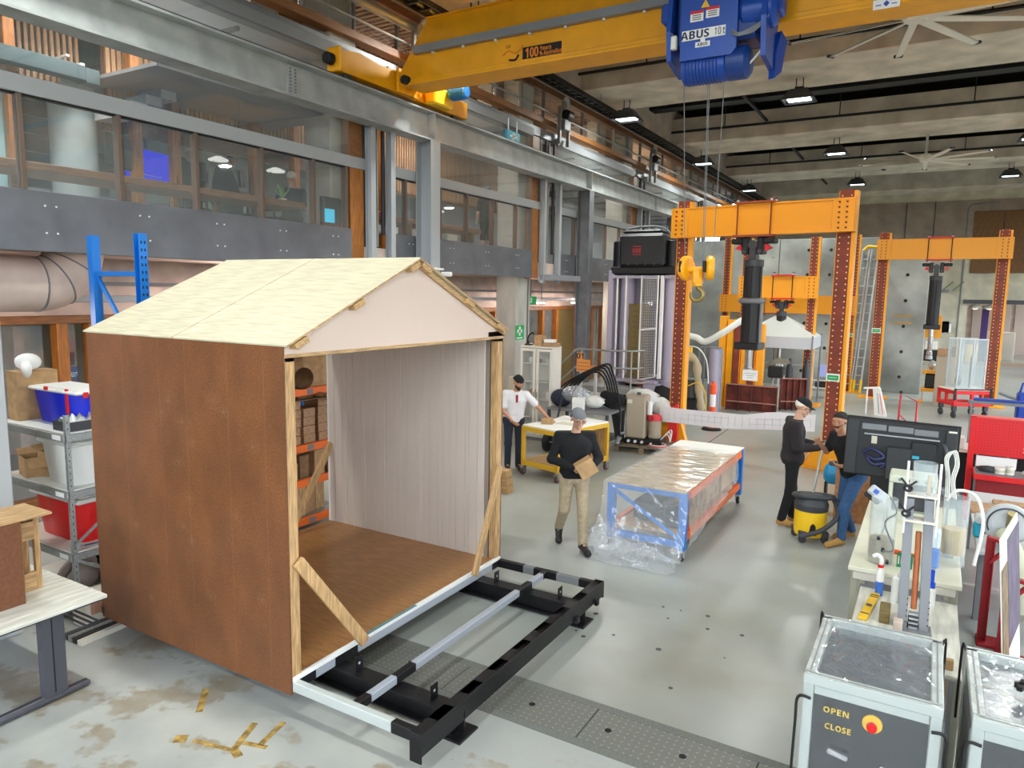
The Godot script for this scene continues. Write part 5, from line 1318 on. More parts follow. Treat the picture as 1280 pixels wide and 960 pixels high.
	for i in 4:
		solo("steel_angle", G.new().bx(-0.03, 0.03, 0, 0.05, -0.6, 0.1, 0.004), [M["darkgrey"], M["galv"], M["black"], M["offwhite"]][i], ["dark steel length leftmost on the floor below the drawer box", "bright steel length second on the floor below the drawer box", "black steel length third on the floor below the drawer box", "white length nearest the house on the floor"][i], "bar", V(-6.56 + 0.075 * i - 0.02, 0.0, -3.35), 0.02 * i)

	# ---- desk at lower left
	var k := thing("desk", "pale laminate desk with a grey steel T-leg at the lower left", "desk", V(-5.53, 0, -3.07))
	part("desk_top", G.new().bx(-1.75, 0.0, 0.722, 0.75, 0.0, 1.15, 0.004), M["laminate"], k)
	part("edge_band", G.new().bx(-1.75, 0.002, 0.715, 0.722, 0.0, 1.152), M["darkgrey"], k)
	var st: Material = mat("legsteel", hexc("5a5a63"), 0.35, 0.5)
	part("leg_column", G.new().prof(PackedVector2Array([Vector2(-0.08, -0.035), Vector2(0.08, -0.035), Vector2(0.1, 0), Vector2(0.08, 0.035), Vector2(-0.08, 0.035), Vector2(-0.1, 0)]), V(-0.12, 0.06, 0.38), V(-0.12, 0.69, 0.38), V(1, 0, 0)), st, k)
	part("column_seam", G.new().bx(-0.084, -0.08, 0.08, 0.69, 0.385, 0.392), M["jet"], k)
	part("foot", G.new().bar(V(-0.12, 0.035, 0.12), V(-0.12, 0.03, 0.95), 0.07, 0.05, 0.015), st, k)
	part("foot_cover", G.new().bar(V(-0.12, 0.06, 0.3), V(-0.12, 0.045, 0.9), 0.06, 0.03, 0.012), st, k)
	part("top_bracket", G.new().bx(-0.16, -0.08, 0.69, 0.715, 0.05, 1.0, 0.005), M["darkgrey"], k)
	part("cross_rail", G.new().bx(-1.6, -0.12, 0.6, 0.68, 0.34, 0.4, 0.005), M["darkgrey"], k)
	part("leg_column", G.new().bx(-1.64, -1.58, 0.06, 0.69, 0.28, 0.48, 0.02), st, k)
	part("foot", G.new().bx(-1.65, -1.57, 0, 0.06, 0.1, 0.95, 0.015), st, k)
	for i in 3: part("cable_basket", G.new().bx(-0.9, -0.1, 0.5, 0.515, 0.02 + i * 0.05, 0.03 + i * 0.05), M["darkgrey"], k)
	# ---- sample box standing on the desk
	var w := thing("sample_box", "sample box with a brown hardboard face and raw pine frame on the desk", "box", V(-5.88, 0.75, -2.64))
	part("face_panel", G.new().bx(-0.012, 0.0, 0, 0.655, 0.0, 0.75, 0.002), M["hardboard"], w)
	part("frame_stile", G.new().bx(-0.10, -0.012, 0, 0.655, 0.0, 0.045, 0.003), M["pine"], w)
	part("frame_stile", G.new().bx(-0.26, -0.215, 0, 0.655, -0.10, -0.06, 0.003), M["pine"], w)
	part("frame_stile", G.new().bx(-0.26, -0.215, 0, 0.655, -0.23, -0.19, 0.003), M["pine"], w)
	for y in [0.0, 0.42]:
		part("frame_rail", G.new().bx(-0.26, -0.215, y, y + 0.15, -0.19, -0.10, 0.003), M["pine_z"], w)
	part("top_board", G.new().bx(-0.42, -0.0, 0.655, 0.675, -0.23, 0.75, 0.003), M["pine_z"], w)
	part("back_panel", G.new().bx(-0.42, -0.40, 0, 0.655, -0.23, 0.75, 0.003), M["pine"], w)
	part("bottom_board", G.new().bx(-0.40, -0.26, 0, 0.02, -0.23, 0.75), M["pine_z"], w)

func build_press_zone() -> void:
	# ---- large testing press
	var p := thing("testing_press", "huge testing press with a black head, lilac columns and a mesh guard door", "machine", V(-6.85, 0, -18.5))
	var bk: Material = M["black"]
	part("head", G.new().prof(PackedVector2Array([Vector2(-0.88, 0.68), Vector2(-0.72, 0.42), Vector2(0.88, 0.42), Vector2(0.88, 1.45), Vector2(0.55, 1.60), Vector2(-0.57, 1.60), Vector2(-0.62, 1.45), Vector2(-0.88, 1.38)]), V(0, 3.35, -1.3), V(0, 3.35, 0.12)) if false else G.new().bx(-0.66, 0.62, 3.93, 4.82, -1.3, 0.1, 0.08), bk, p)
	part("head_crown", G.new().bx(-0.6, 0.5, 4.82, 4.92, -1.2, 0.0, 0.04), bk, p)
	for x in [-0.76, 0.76]:
		part("head_cylinder", G.new().cyl(V(x, 3.76, -0.3), V(x, 4.64, -0.3), 0.2, 22, -1, 0.02), bk, p)
		part("head_cylinder", G.new().cyl(V(x, 3.76, -1.0), V(x, 4.64, -1.0), 0.2, 22, -1, 0.02), bk, p)
		part("head_collar", G.new().cyl(V(x, 3.66, -0.3), V(x, 3.8, -0.3), 0.13, 18), M["darkgrey"], p)
	part("head_flange", G.new().bx(-0.92, 0.92, 3.72, 3.95, -1.15, 0.0, 0.04), M["jet"], p)
	for i in 6: part("head_bolt", G.new().cyl(V(-0.6 + i * 0.24, 4.0, 0.1), V(-0.6 + i * 0.24, 4.0, 0.13), 0.022, 8), M["darkgrey"], p)
	# red maker's print: three rows of strokes
	var rd := mat("printred", hexc("a31d24"), 0.6)
	var pr := part("print_row", G.new().bx(-0.25, -0.02, 4.46, 4.485, 0.1, 0.104), rd, p)
	for i in 3: part("print_row", G.new().bx(-0.26 + i * 0.085, -0.2 + i * 0.085, 4.30, 4.42, 0.1, 0.104), rd, p)
	part("print_row", G.new().bx(-0.25, -0.02, 4.245, 4.265, 0.1, 0.104), rd, p)
	part("top_cables", G.new().tube(curve([V(-0.8, 4.64, -0.2), V(-0.5, 4.95, -0.2), V(0.0, 5.02, -0.3), V(0.5, 4.95, -0.2), V(0.75, 4.7, -0.2)], 6), 0.03, 6), M["grey"], p)
	for i in 5: part("top_fitting", G.new().cyl(V(-0.3 + i * 0.2, 4.9, -0.4), V(-0.3 + i * 0.2, 5.02, -0.4), 0.035, 8), M["grey"], p)
	var li: Material = M["lilac"]
	part("side_plate", G.new().bx(-0.98, -0.82, 0.3, 3.85, -0.6, 0.0, 0.02), li, p)
	part("column", G.new().cyl(V(-0.52, 0.95, -0.35), V(-0.52, 3.72, -0.35), 0.2, 24), li, p)
	part("column", G.new().cyl(V(0.78, 0.9, -0.3), V(0.78, 3.72, -0.3), 0.24, 28), li, p)
	part("column_base", G.new().cyl(V(0.78, 0.2, -0.3), V(0.78, 0.92, -0.3), 0.27, 28, -1, 0.02), li, p)
	part("column", G.new().cyl(V(-0.52, 0.95, -1.0), V(-0.52, 3.72, -1.0), 0.18, 20), li, p)
	part("column", G.new().cyl(V(0.55, 0.95, -1.0), V(0.55, 3.72, -1.0), 0.18, 20), li, p)
	part("guard_frame", G.new().tube([V(-0.68, 0.9, 0.04), V(-0.68, 3.68, 0.04)], 0.03, 8).tube([V(-0.42, 0.9, 0.06), V(-0.42, 3.68, 0.06)], 0.03, 8), M["white"], p)
	part("guard_top", G.new().bx(-0.85, 0.95, 3.62, 3.7, -0.02, 0.08, 0.01), li, p)
	part("ram", G.new().cyl(V(0.02, 3.0, -0.55), V(0.02, 3.8, -0.55), 0.2, 22), M["darkgrey"], p)
	part("ram_rod", G.new().cyl(V(0.02, 2.9, -0.55), V(0.02, 3.2, -0.55), 0.12, 20), M["chrome"], p)
	part("rear_panel", G.new().bx(-0.9, 0.9, 0.9, 3.7, -1.4, -1.35), mat("pressback", hexc("6d6678"), 0.7), p)
	# mesh guard door: frame with horizontal wires
	var dx0 := 0.02
	var dx1 := 0.50
	var dr := part("guard_door", G.new().tube([V(dx0, 0.88, 0.06), V(dx0, 3.7, 0.06), V(dx1, 3.7, 0.12), V(dx1, 1.0, 0.12), V(dx0, 0.88, 0.06)], 0.024, 8), M["white"], p)
	var wg := G.new()
	for i in 62:
		var y := 0.98 + i * 0.043
		wg.bar(V(dx0, y, 0.06), V(dx1, y + 0.01, 0.12), 0.004, 0.012)
	for i in 9: wg.bar(V(lerpf(dx0, dx1, i / 8.0), 0.95, lerpf(0.06, 0.12, i / 8.0)), V(lerpf(dx0, dx1, i / 8.0), 3.68, lerpf(0.06, 0.12, i / 8.0)), 0.006, 0.004, 0, V(1, 0, 0))
	stuff(part("wire_mesh", wg, M["mesh"], dr))
	part("door_rail", G.new().bar(V(dx0, 2.25, 0.065), V(dx1, 2.3, 0.125), 0.03, 0.05, 0.005), M["white"], dr)
	part("guard_post", G.new().bx(0.56, 0.64, 0.95, 3.7, 0.0, 0.12, 0.01), M["white"], p)
	# base
	part("platen", G.new().bx(-0.75, 0.55, 0.80, 0.90, -1.2, 0.15, 0.02), li, p)
	part("platen_disc", G.new().cyl(V(0.0, 0.80, 0.1), V(0.0, 0.86, 0.1), 0.32, 24, -1, 0.02), mat("plate_worn", hexc("9a8e86"), 0.5, 0.3), p)
	part("base_plinth", G.new().bx(0.16, 0.62, 0.05, 0.8, -1.1, 0.12, 0.02), li, p)
	part("base_plinth", G.new().bx(-0.95, -0.55, 0.05, 0.8, -1.1, 0.05, 0.02), li, p)
	part("base_recess", G.new().bx(-0.55, 0.16, 0.05, 0.78, -1.0, -0.5), M["jet"], p)
	part("red_plate", G.new().box(V(0.12, 0.58, 0.16), V(0.16, 0.6, 0.03), 0.006, Basis(Vector3.UP, 0.2)), M["rust"], p)
	var lg := part("leg_post", G.new().bx(0.2, 0.28, 0.0, 0.4, 0.12, 0.2, 0.006), li, p)
	part("curtain", G.new().sheet([PackedVector3Array([V(0.55, 0.75, 0.1), V(0.75, 0.8, 0.16), V(0.95, 0.72, 0.1), V(1.1, 0.7, 0.0)]), PackedVector3Array([V(0.45, 0.4, 0.12), V(0.7, 0.4, 0.22), V(0.95, 0.4, 0.12), V(1.15, 0.4, 0.02)]), PackedVector3Array([V(0.5, 0.02, 0.16), V(0.72, 0.02, 0.24), V(0.95, 0.02, 0.18), V(1.2, 0.02, 0.06)])], 0.02), M["jet"], p)
	# timber specimen, boards stacked to a pillar
	for i in 14:
		var b := thing("timber_board", "%s board in the tall timber stack under test in the press" % ["lowest", "second", "third", "fourth", "fifth", "sixth", "seventh", "eighth", "ninth", "tenth", "eleventh", "twelfth", "thirteenth", "topmost"][i], "timber", V(-7.0 + 0.008 * sin(i * 2.3), 0.9 + i * 0.146, -18.85), 0.01 * sin(i * 1.7), "boards of the timber stack in the press")
		part("board", G.new().bx(-0.24, 0.22, 0, 0.144, -0.22, 0.22, 0.006), M["wood_old"], b)
	# ---- stair platform with handrails left of the press
	var s := thing("press_platform", "galvanised stair platform with curved double handrails in front of the press", "stairs", V(-7.4, 0, -17.6))
	var gv: Material = M["galv"]
	part("deck", G.new().bx(-0.9, 0.72, 0.66, 0.72, -0.75, 0.0, 0.006), gv, s)
	part("stringer", G.new().bx(-0.9, 0.72, 0.56, 0.66, -0.03, 0.0, 0.004), gv, s)
	for i in 3: part("tread", G.new().bx(-1.2 - i * 0.25, -0.93 - i * 0.25, 0.50 - i * 0.18, 0.53 - i * 0.18, -0.75, 0.0, 0.004), gv, s)
	for y in [1.70, 1.24]:
		part("handrail", G.new().tube(curve([V(-1.75, y - 0.78, 0.0), V(-1.2, y - 0.28, 0.0), V(-0.9, y - 0.02, 0.0), V(-0.7, y, 0.0), V(0.0, y, 0.02), V(0.6, y + 0.02, 0.02), V(0.82, y + 0.03, -0.1), V(0.9, y + 0.04, -0.35)], 5), 0.024, 8), gv, s)
	for x in [-1.5, -0.75, -0.05, 0.68]:
		part("rail_post", G.new().tube([V(x, 0.1 if x < -1 else 0.6, 0.0), V(x, 1.2 if x < -1 else 1.7, 0.0)], 0.022, 8), gv, s)
	for x in [-0.85, 0.65]: part("leg", G.new().bx(x - 0.03, x + 0.03, 0.0, 0.6, -0.06, 0.0, 0.004), gv, s)
	for x in [-0.85, 0.65]: part("leg", G.new().bx(x - 0.03, x + 0.03, 0.0, 0.6, -0.75, -0.69, 0.004), gv, s)
	var og := mat("signpeach", hexc("e0944a"), 0.6)
	var sg := thing("stair_sign", "stepped orange notice with black lettering hung on the stair railing", "sign", V(-7.77, 1.05, -17.1))
	part("panel", G.new().prof(PackedVector2Array([Vector2(-0.28, 0.1), Vector2(0.34, 0.1), Vector2(0.34, 0.28), Vector2(0.1, 0.28), Vector2(0.1, 0.42), Vector2(-0.08, 0.42), Vector2(-0.08, 0.6), Vector2(-0.28, 0.6)]), V(0, 0, 0), V(0, 0, 0.02)), og, sg)
	letters("01", 0.16, V(-0.17, 0.51, 0.024), Vector3.RIGHT, Vector3.UP, M["black"], sg)
	for i in 3: part("print_line", G.new().bx(-0.24, [0.3, 0.28, 0.06][i], 0.15 + i * 0.09, 0.165 + i * 0.09, 0.02, 0.024), M["oxide_light"], sg)
	part("post", G.new().bx(-0.2, -0.12, -1.05, 0.1, -0.04, 0.0, 0.005).bx(0.22, 0.3, -1.05, 0.1, -0.04, 0.0, 0.005), M["lightgrey"], sg)
	# ---- glass fronted cabinet
	var c := thing("glass_cabinet", "cream cabinet with two tall glass doors beside the first aid sign", "cabinet", V(-7.28, 0, -13.62))
	part("body", G.new().bx(-0.39, 0.39, 0.08, 0.12, -0.2, 0.2).bx(-0.39, 0.39, 2.02, 2.06, -0.2, 0.2, 0.005).bx(-0.39, -0.365, 0.12, 2.02, -0.2, 0.2).bx(0.365, 0.39, 0.12, 2.02, -0.2, 0.2).bx(-0.365, 0.365, 0.12, 2.02, -0.2, -0.18), M["offwhite"], c)
	part("side_panel", G.new().bx(0.39, 0.4, 0.08, 2.06, -0.2, 0.2, 0.003), M["offwhite"], c)
	part("plinth", G.new().bx(-0.37, 0.37, 0, 0.08, -0.17, 0.17), M["grey"], c)
	for y in [0.5, 0.9, 1.28, 1.68]: part("shelf_board", G.new().bx(-0.36, 0.36, y - 0.01, y + 0.01, -0.18, 0.16, 0.003), M["offwhite"], c)
	for s2 in [-1.0, 1.0]:
		var d := part("door", G.new().bx(s2 * 0.01, s2 * 0.07, 0.13, 2.01, 0.2, 0.22, 0.003).bx(s2 * 0.33, s2 * 0.385, 0.13, 2.01, 0.2, 0.22, 0.003).bx(s2 * 0.07, s2 * 0.33, 0.13, 0.2, 0.2, 0.22, 0.003).bx(s2 * 0.07, s2 * 0.33, 1.95, 2.01, 0.2, 0.22, 0.003), M["offwhite"], c)
		part("pane", G.new().bx(s2 * 0.07, s2 * 0.33, 0.2, 1.95, 0.208, 0.212), M["pane"], d)
		part("handle", G.new().bx(s2 * 0.03, s2 * 0.045, 0.95, 1.08, 0.22, 0.24, 0.004), M["grey"], d)
	var cn := [["white packets on the top inner shelf of the glass cabinet, left", -0.2, 1.69, "white", 0.14, 0.12], ["small white carton on the upper right inner shelf of the cabinet", 0.22, 1.69, "whiteplastic", 0.13, 0.1], ["small brown packet on the upper left inner shelf of the cabinet", -0.05, 1.69, "card", 0.1, 0.08], ["yellow-brown carton low behind the left cabinet door", -0.18, 0.91, "card", 0.16, 0.18], ["white bottle behind the right cabinet door", 0.2, 0.91, "white", 0.08, 0.16]]
	for q in cn: solo("packet", G.new().bx(-q[4] / 2, q[4] / 2, 0, q[5], -0.06, 0.06, 0.006), M[q[3]], q[0], "packet", V(-7.28 + q[1], q[2], -13.64))
	# things on top of the cabinet
	cardbox("carton", "brown carton on top of the glass cabinet, left of the white packages", V(-7.3, 2.06, -13.62), V(0.2, 0.22, 0.2), M["card"])
	for i in 3: solo("package", G.new().box(V(0, 0.04, 0), V(0.26 - 0.03 * i, 0.07, 0.2), 0.01, Basis(Vector3.UP, 0.2 * i)), [M["card"], M["white"], M["box_wood"]][i], ["flat brown package at the bottom of the pile on the cabinet", "white open package on top of the pile on the cabinet", "short package at the right end on the cabinet"][i], "package", V(-7.05 + (0.13 if i == 2 else 0.0), [2.06, 2.135, 2.06][i], -13.6))
	var hp := thing("headset", "black looped headset standing on the left of the cabinet top", "headset", V(-7.56, 2.06, -13.62))
	part("band", G.new().tube(curve([V(-0.07, 0.02, 0), V(-0.03, 0.2, 0), V(0.06, 0.27, 0), V(0.1, 0.24, 0)], 6), 0.018, 8), M["black"], hp)
	part("base", G.new().bx(-0.1, 0.06, 0, 0.03, -0.06, 0.06, 0.01).bx(-0.04, -0.02, 0.03, 0.1, -0.01, 0.01), M["black"], hp)
	# first aid sign and red bag beside the pillar
	var fa := thing("first_aid_sign", "green first aid sign with a white cross right of the model house gable", "sign", V(-8.94, 2.02, -15.55))
	part("panel", G.new().bx(0.0, 0.012, 0, 0.36, -0.22, 0.2, 0.003), M["green"], fa)
	part("cross", G.new().bx(0.012, 0.016, 0.1, 0.33, -0.04, 0.04).bx(0.012, 0.016, 0.175, 0.255, -0.12, 0.12), M["white"], fa)
	part("caption", G.new().bx(0.012, 0.015, 0.03, 0.06, -0.15, 0.15), M["white"], fa)
	var rb := thing("first_aid_bag", "red shoulder bag with black strap hanging behind the man in the pale polo", "bag", V(-8.0, 1.25, -14.4))
	part("body", G.new().ell(V(0, 0.12, 0), V(0.16, 0.14, 0.12)).box(V(0, 0.08, 0), V(0.3, 0.16, 0.2), 0.04), M["red"], rb)
	part("strap", G.new().tube(curve([V(-0.12, 0.2, 0), V(-0.06, 0.5, 0), V(0.0, 0.62, 0), V(0.06, 0.5, 0), V(0.13, 0.18, 0)], 5), 0.014, 6), M["black"], rb)
	part("label_patch", G.new().box(V(-0.04, 0.1, 0.11), V(0.08, 0.1, 0.02), 0.005), M["white"], rb)
	solo("low_cabinet", G.new().bx(-0.35, 0.3, 0, 1.25, -0.3, 0.25, 0.01).bx(-0.3, 0.28, 0.1, 1.2, 0.25, 0.262, 0.004), M["cream"], "low cream cupboard carrying the red shoulder bag", "cupboard", V(-8.05, 0, -14.4))
	var ex := thing("exit_sign", "green running-man exit sign under the mezzanine beside the lit tube", "sign", V(-9.3, 2.88, -16.75))
	part("panel", G.new().bx(-0.02, 0.02, 0, 0.22, -0.3, 0.3, 0.006), glow("exitgreen", hexc("1fae5e"), 0.6), ex)
	part("figure", G.new().bx(0.021, 0.024, 0.05, 0.18, -0.04, 0.03).bx(0.021, 0.024, 0.04, 0.08, 0.06, 0.2), M["white"], ex)
	part("hanger", G.new().bx(-0.01, 0.01, 0.22, 0.72, -0.02, 0.02), M["grey"], ex)
	# ---- hydraulic hoses in black arcs and bagged gear
	var h := thing("hydraulic_hoses", "bundle of black hydraulic hoses arching behind the yellow cart", "hose", V(-5.9, 0, -13.6))
	for i in 5:
		var o := 0.085 * i
		part("hose", G.new().tube(curve([V(-1.15 - o, 0.55, -0.9), V(-0.75 - o, 1.15, -0.5), V(-0.2 + o * 0.6, 1.55 + o * 0.5, -0.2), V(0.1 + o * 0.5, 1.42 + o * 0.5, -0.1), V(0.28 + o * 0.6, 0.95, 0.0), V(0.42 + o * 0.3, 0.42, 0.05), V(0.48 + o * 0.3, 0.2, 0.1)], 6), 0.02, 8), M["rubber"], h)
	part("coupling", G.new().cyl(V(0.5, 0.16, 0.1), V(0.55, 0.3, 0.1), 0.05, 10), M["alu"], h)
	var bgs := [[-6.25, 0.95, -13.25, 0.3, 0.18, "film", "clear plastic bag of parts on the low bench behind the capped man"], [-5.9, 0.85, -13.4, 0.22, 0.14, "whiteplastic", "white bagged parts right of the clear bag"], [-5.3, 0.75, -14.6, 0.36, 0.22, "clearwhite", "grey wrapped bundle under the press platen"], [-4.95, 0.62, -14.75, 0.22, 0.2, "whiteplastic", "white sack behind the beige pump"]]
	rng.seed = 41
	for q in bgs:
		var rows := []
		for i in 9:
			var rr := PackedVector3Array()
			for j in 15:
				var th := PI * i / 8.0 - PI / 2
				var ph := TAU * j / 14.0
				var f := 1.0 + 0.16 * sin(ph * 5.0 + i * 2.0) * cos(th) + 0.08 * sin(ph * 9.0)
				rr.append(V(q[3] * cos(th) * cos(ph) * f, q[4] * (1.0 + sin(th)), q[3] * 0.7 * cos(th) * sin(ph) * f))
			rows.append(rr)
		solo("plastic_bag", G.new().sheet(rows), M[q[5]], q[6], "bag", V(q[0], q[1], q[2]))
	var lb := thing("low_bench", "low grey bench full of bagged gear behind the yellow cart", "bench", V(-5.9, 0, -13.6))
	part("top", G.new().bx(-0.9, 0.5, 0.8, 0.84, -0.35, 0.6, 0.005), M["grey"], lb)
	for x in [-0.85, 0.45]:
		for z in [-0.3, 0.55]: part("leg", G.new().bx(x - 0.03, x + 0.03, 0, 0.8, z - 0.03, z + 0.03, 0.004), M["darkgrey"], lb)
	part("lower_shelf", G.new().bx(-0.88, 0.48, 0.25, 0.28, -0.33, 0.55), M["darkgrey"], lb)
	solo("black_pack", G.new().ell(V(0, 0.16, 0), V(0.28, 0.17, 0.2)).ell(V(-0.15, 0.26, 0.05), V(0.12, 0.1, 0.12)), M["cloth_black"], "black backpack on the low bench below the hoses", "bag", V(-5.62, 0.84, -13.75))
	solo("navy_bag", G.new().ell(V(0, 0.18, 0), V(0.24, 0.19, 0.18)), M["navy"], "dark navy bag behind the polo man's hand", "bag", V(-6.6, 0.84, -13.3))
	solo("white_carton", G.new().bx(-0.12, 0.12, 0, 0.26, -0.1, 0.1, 0.006), M["white"], "small white carton on the bench between the two bags", "box", V(-6.08, 0.84, -13.05), 0.3)
	# black two wheeled hand truck behind the yellow cart
	var ht := thing("hand_truck", "black frame trolley with two fat rubber wheels parked behind the yellow cart", "trolley", V(-6.25, 0, -12.75))
	for x in [-0.32, 0.18]:
		part("wheel", G.new().lathe([Vector2(0.06, -0.045), Vector2(0.15, -0.05), Vector2(0.19, -0.03), Vector2(0.2, 0), Vector2(0.19, 0.03), Vector2(0.15, 0.05), Vector2(0.06, 0.045)], 22, Transform3D(Basis(Vector3.BACK, PI / 2) * Basis(), V(x, 0.2, 0.1)), true).cyl(V(x - 0.05, 0.2, 0.1), V(x + 0.05, 0.2, 0.1), 0.07, 14), M["rubber"], ht)
	part("axle", G.new().cyl(V(-0.3, 0.2, 0.1), V(0.2, 0.2, 0.1), 0.02, 8), M["grey"], ht)
	part("frame", G.new().tube([V(-0.22, 0.2, 0.1), V(-0.22, 0.5, -0.05), V(-0.22, 1.1, -0.35), V(0.1, 1.1, -0.35), V(0.1, 0.5, -0.05), V(0.1, 0.2, 0.1)], 0.02, 8), M["black"], ht)
	part("toe_plate", G.new().bx(-0.25, 0.12, 0.1, 0.115, -0.3, 0.05, 0.003), M["black"], ht)
	# ---- beige pump unit on a pallet
	var pl := thing("pallet", "weathered timber pallet under the beige pump", "pallet", V(-4.95, 0, -13.95), 0.1)
	for i in 6: part("top_board", G.new().bx(-0.55, 0.6, 0.11, 0.13, -0.45 + i * 0.165 - 0.06, -0.45 + i * 0.165 + 0.06, 0.003), M["pallet"], pl)
	for z in [-0.45, 0.0, 0.42]:
		part("bottom_board", G.new().bx(-0.55, 0.6, 0.0, 0.02, z - 0.05, z + 0.05, 0.003), M["pallet"], pl)
		for x in [-0.5, 0.02, 0.55]: part("block", G.new().bx(x - 0.05, x + 0.05, 0.02, 0.11, z - 0.05, z + 0.05, 0.003), M["pallet"], pl)
	var pu := thing("hydraulic_pump", "tall beige hydraulic pump cabinet on the pallet with a motor beside it", "pump", V(-5.15, 0.13, -14.0), 0.1)
	part("tank", G.new().bx(-0.21, 0.2, 0.12, 1.0, -0.22, 0.22, 0.025), M["beige"], pu)
	part("filler_cap", G.new().cyl(V(0.0, 1.0, 0.0), V(0.0, 1.05, 0.0), 0.04, 12), M["darkgrey"], pu)
	part("label", G.new().bx(-0.18, -0.08, 0.84, 0.92, 0.22, 0.224), M["offwhite"], pu)
	part("skid", G.new().bx(-0.22, 0.55, 0.0, 0.12, -0.24, 0.24, 0.01), M["jet"], pu)
	part("motor", G.new().cyl(V(0.36, 0.12, 0.0), V(0.36, 0.5, 0.0), 0.13, 18, -1, 0.02), M["beige"], pu)
	part("red_collar", G.new().lathe([Vector2(0.09, 0.5), Vector2(0.14, 0.5), Vector2(0.12, 0.6), Vector2(0.06, 0.62), Vector2(0, 0.62)], 18, Transform3D(Basis(), V(0.36, 0, 0))), M["red"], pu)
	part("filter_bowl", G.new().cyl(V(0.27, 0.62, 0.12), V(0.27, 0.9, 0.12), 0.05, 14), M["white"], pu)
	part("red_filter", G.new().cyl(V(0.27, 0.5, 0.12), V(0.27, 0.62, 0.12), 0.055, 14), M["darkred"], pu)
	for i in 3: part("valve", G.new().cyl(V(-0.12 + i * 0.14, 0.06, 0.24), V(-0.12 + i * 0.14, 0.06, 0.28), 0.03, 10), M["white"], pu)
	part("pipe", G.new().tube(curve([V(-0.22, 0.2, 0.1), V(-0.4, 0.16, 0.15), V(-0.46, 0.3, 0.1)], 5), 0.03, 8), M["alu"], pu)
	for i in 3: part("pipe", G.new().tube(curve([V(0.5, 0.1, 0.1), V(0.64 + 0.04 * i, 0.24 + 0.05 * i, 0.1), V(0.72, 0.1, 0.16)], 5), 0.012, 6), M["white"], pu)
	for i in 3: solo("air_hose", G.new().tube(arc(V(0, 0.015 + 0.02 * i, 0), V(0.2 - 0.02 * i, 0, 0), V(0, 0, 0.16), 0, TAU, 20), 0.012, 6), [M["alu"], M["red"], M["white"]][i], ["silver coil of hose lowest beside the pump", "red coil of hose in the middle beside the pump", "white coil of hose on top beside the pump"][i], "hose", V(-4.62, 0.13, -13.75))

func portal(label: String, cols: Array, z: float, y0: float, y1: float, ctop: float, w: float, base_turn: float, at: Vector3, yellow: Material, clamp: Array) -> Node3D:
	# cols: local x of the two columns; the frame stands in the local x-y plane
	var p := thing("portal_frame", label, "frame", at, base_turn)
	var d := 0.17
	for x in cols:
		var c := part("column", G.new().bx(x - w / 2, x + w / 2, 0.0, ctop, -d, 0.0, 0.006), M["oxide"], p)
		part("column_flange", G.new().bx(x + w / 2, x + w / 2 + 0.06, 0.0, ctop - 0.02, -d, 0.004, 0.004), yellow, c)
		part("column_flange", G.new().bx(x - w / 2 - 0.012, x - w / 2, 0.0, ctop - 0.02, -d, 0.004, 0.004), yellow, c)
		var hg := G.new()
		var hy := 0.5
		while hy < ctop:
			if hy < y0 - 0.03 or hy > y1:
				for s in [-0.3, 0.34]: hg.cyl(V(x + w * s, hy, 0.0), V(x + w * s, hy, 0.004), 0.015, 6)
			hy += 0.105
		stuff(part("hole_row", hg, mat("holepale", hexc("e8c39a"), 0.7), c))
		part("foot_plate", G.new().bx(x - 0.42, x + 0.42, 0.0, 0.04, -0.5, 0.2, 0.006), yellow, p)
	part("beam", G.new().prof(ipoly(0.22, y1 - y0, 0.03, 0.16), V(cols[0] - w / 2 - 0.05, (y0 + y1) / 2, 0.115), V(cols[1] + w / 2 + 0.09, (y0 + y1) / 2, 0.115)), yellow, p)
	for x in cols:
		var e := part("end_plate", G.new().bx(x - w / 2 - 0.05, x + w / 2 + 0.08, y0 + 0.01, y1 - 0.01, 0.2, 0.215, 0.004), yellow, p)
		for i in 6:
			for s in [-0.055, 0.075]:
				part("bolt", G.new().cyl(V(x + s, y0 + 0.07 + i * (y1 - y0 - 0.14) / 5.0, 0.215), V(x + s, y0 + 0.07 + i * (y1 - y0 - 0.14) / 5.0, 0.24), 0.018, 6), M["oxide"], e)
	# clamp: plates above and below the beam, joined by threaded rods
	var cx: float = clamp[0]
	var cw: float = clamp[1]
	var cm: Material = clamp[2]
	part("clamp_plate", G.new().bx(cx - cw, cx + cw, y1, y1 + 0.04, -0.02, 0.3, 0.005), cm, p)
	part("clamp_plate", G.new().bx(cx - cw, cx + cw, y0 - 0.04, y0, -0.02, 0.3, 0.005), cm, p)
	for s in [-0.85, 0.85]:
		for zz in [0.0, 0.25]:
			part("clamp_rod", G.new().cyl(V(cx + s * cw, y0 - 0.08, zz), V(cx + s * cw, y1 + 0.12, zz), 0.013, 8), M["oxide"] if clamp.size() < 4 else M["jet"], p)
			part("rod_nut", G.new().cyl(V(cx + s * cw, y1 + 0.04, zz), V(cx + s * cw, y1 + 0.075, zz), 0.028, 6), M["alu"], p)
	return p
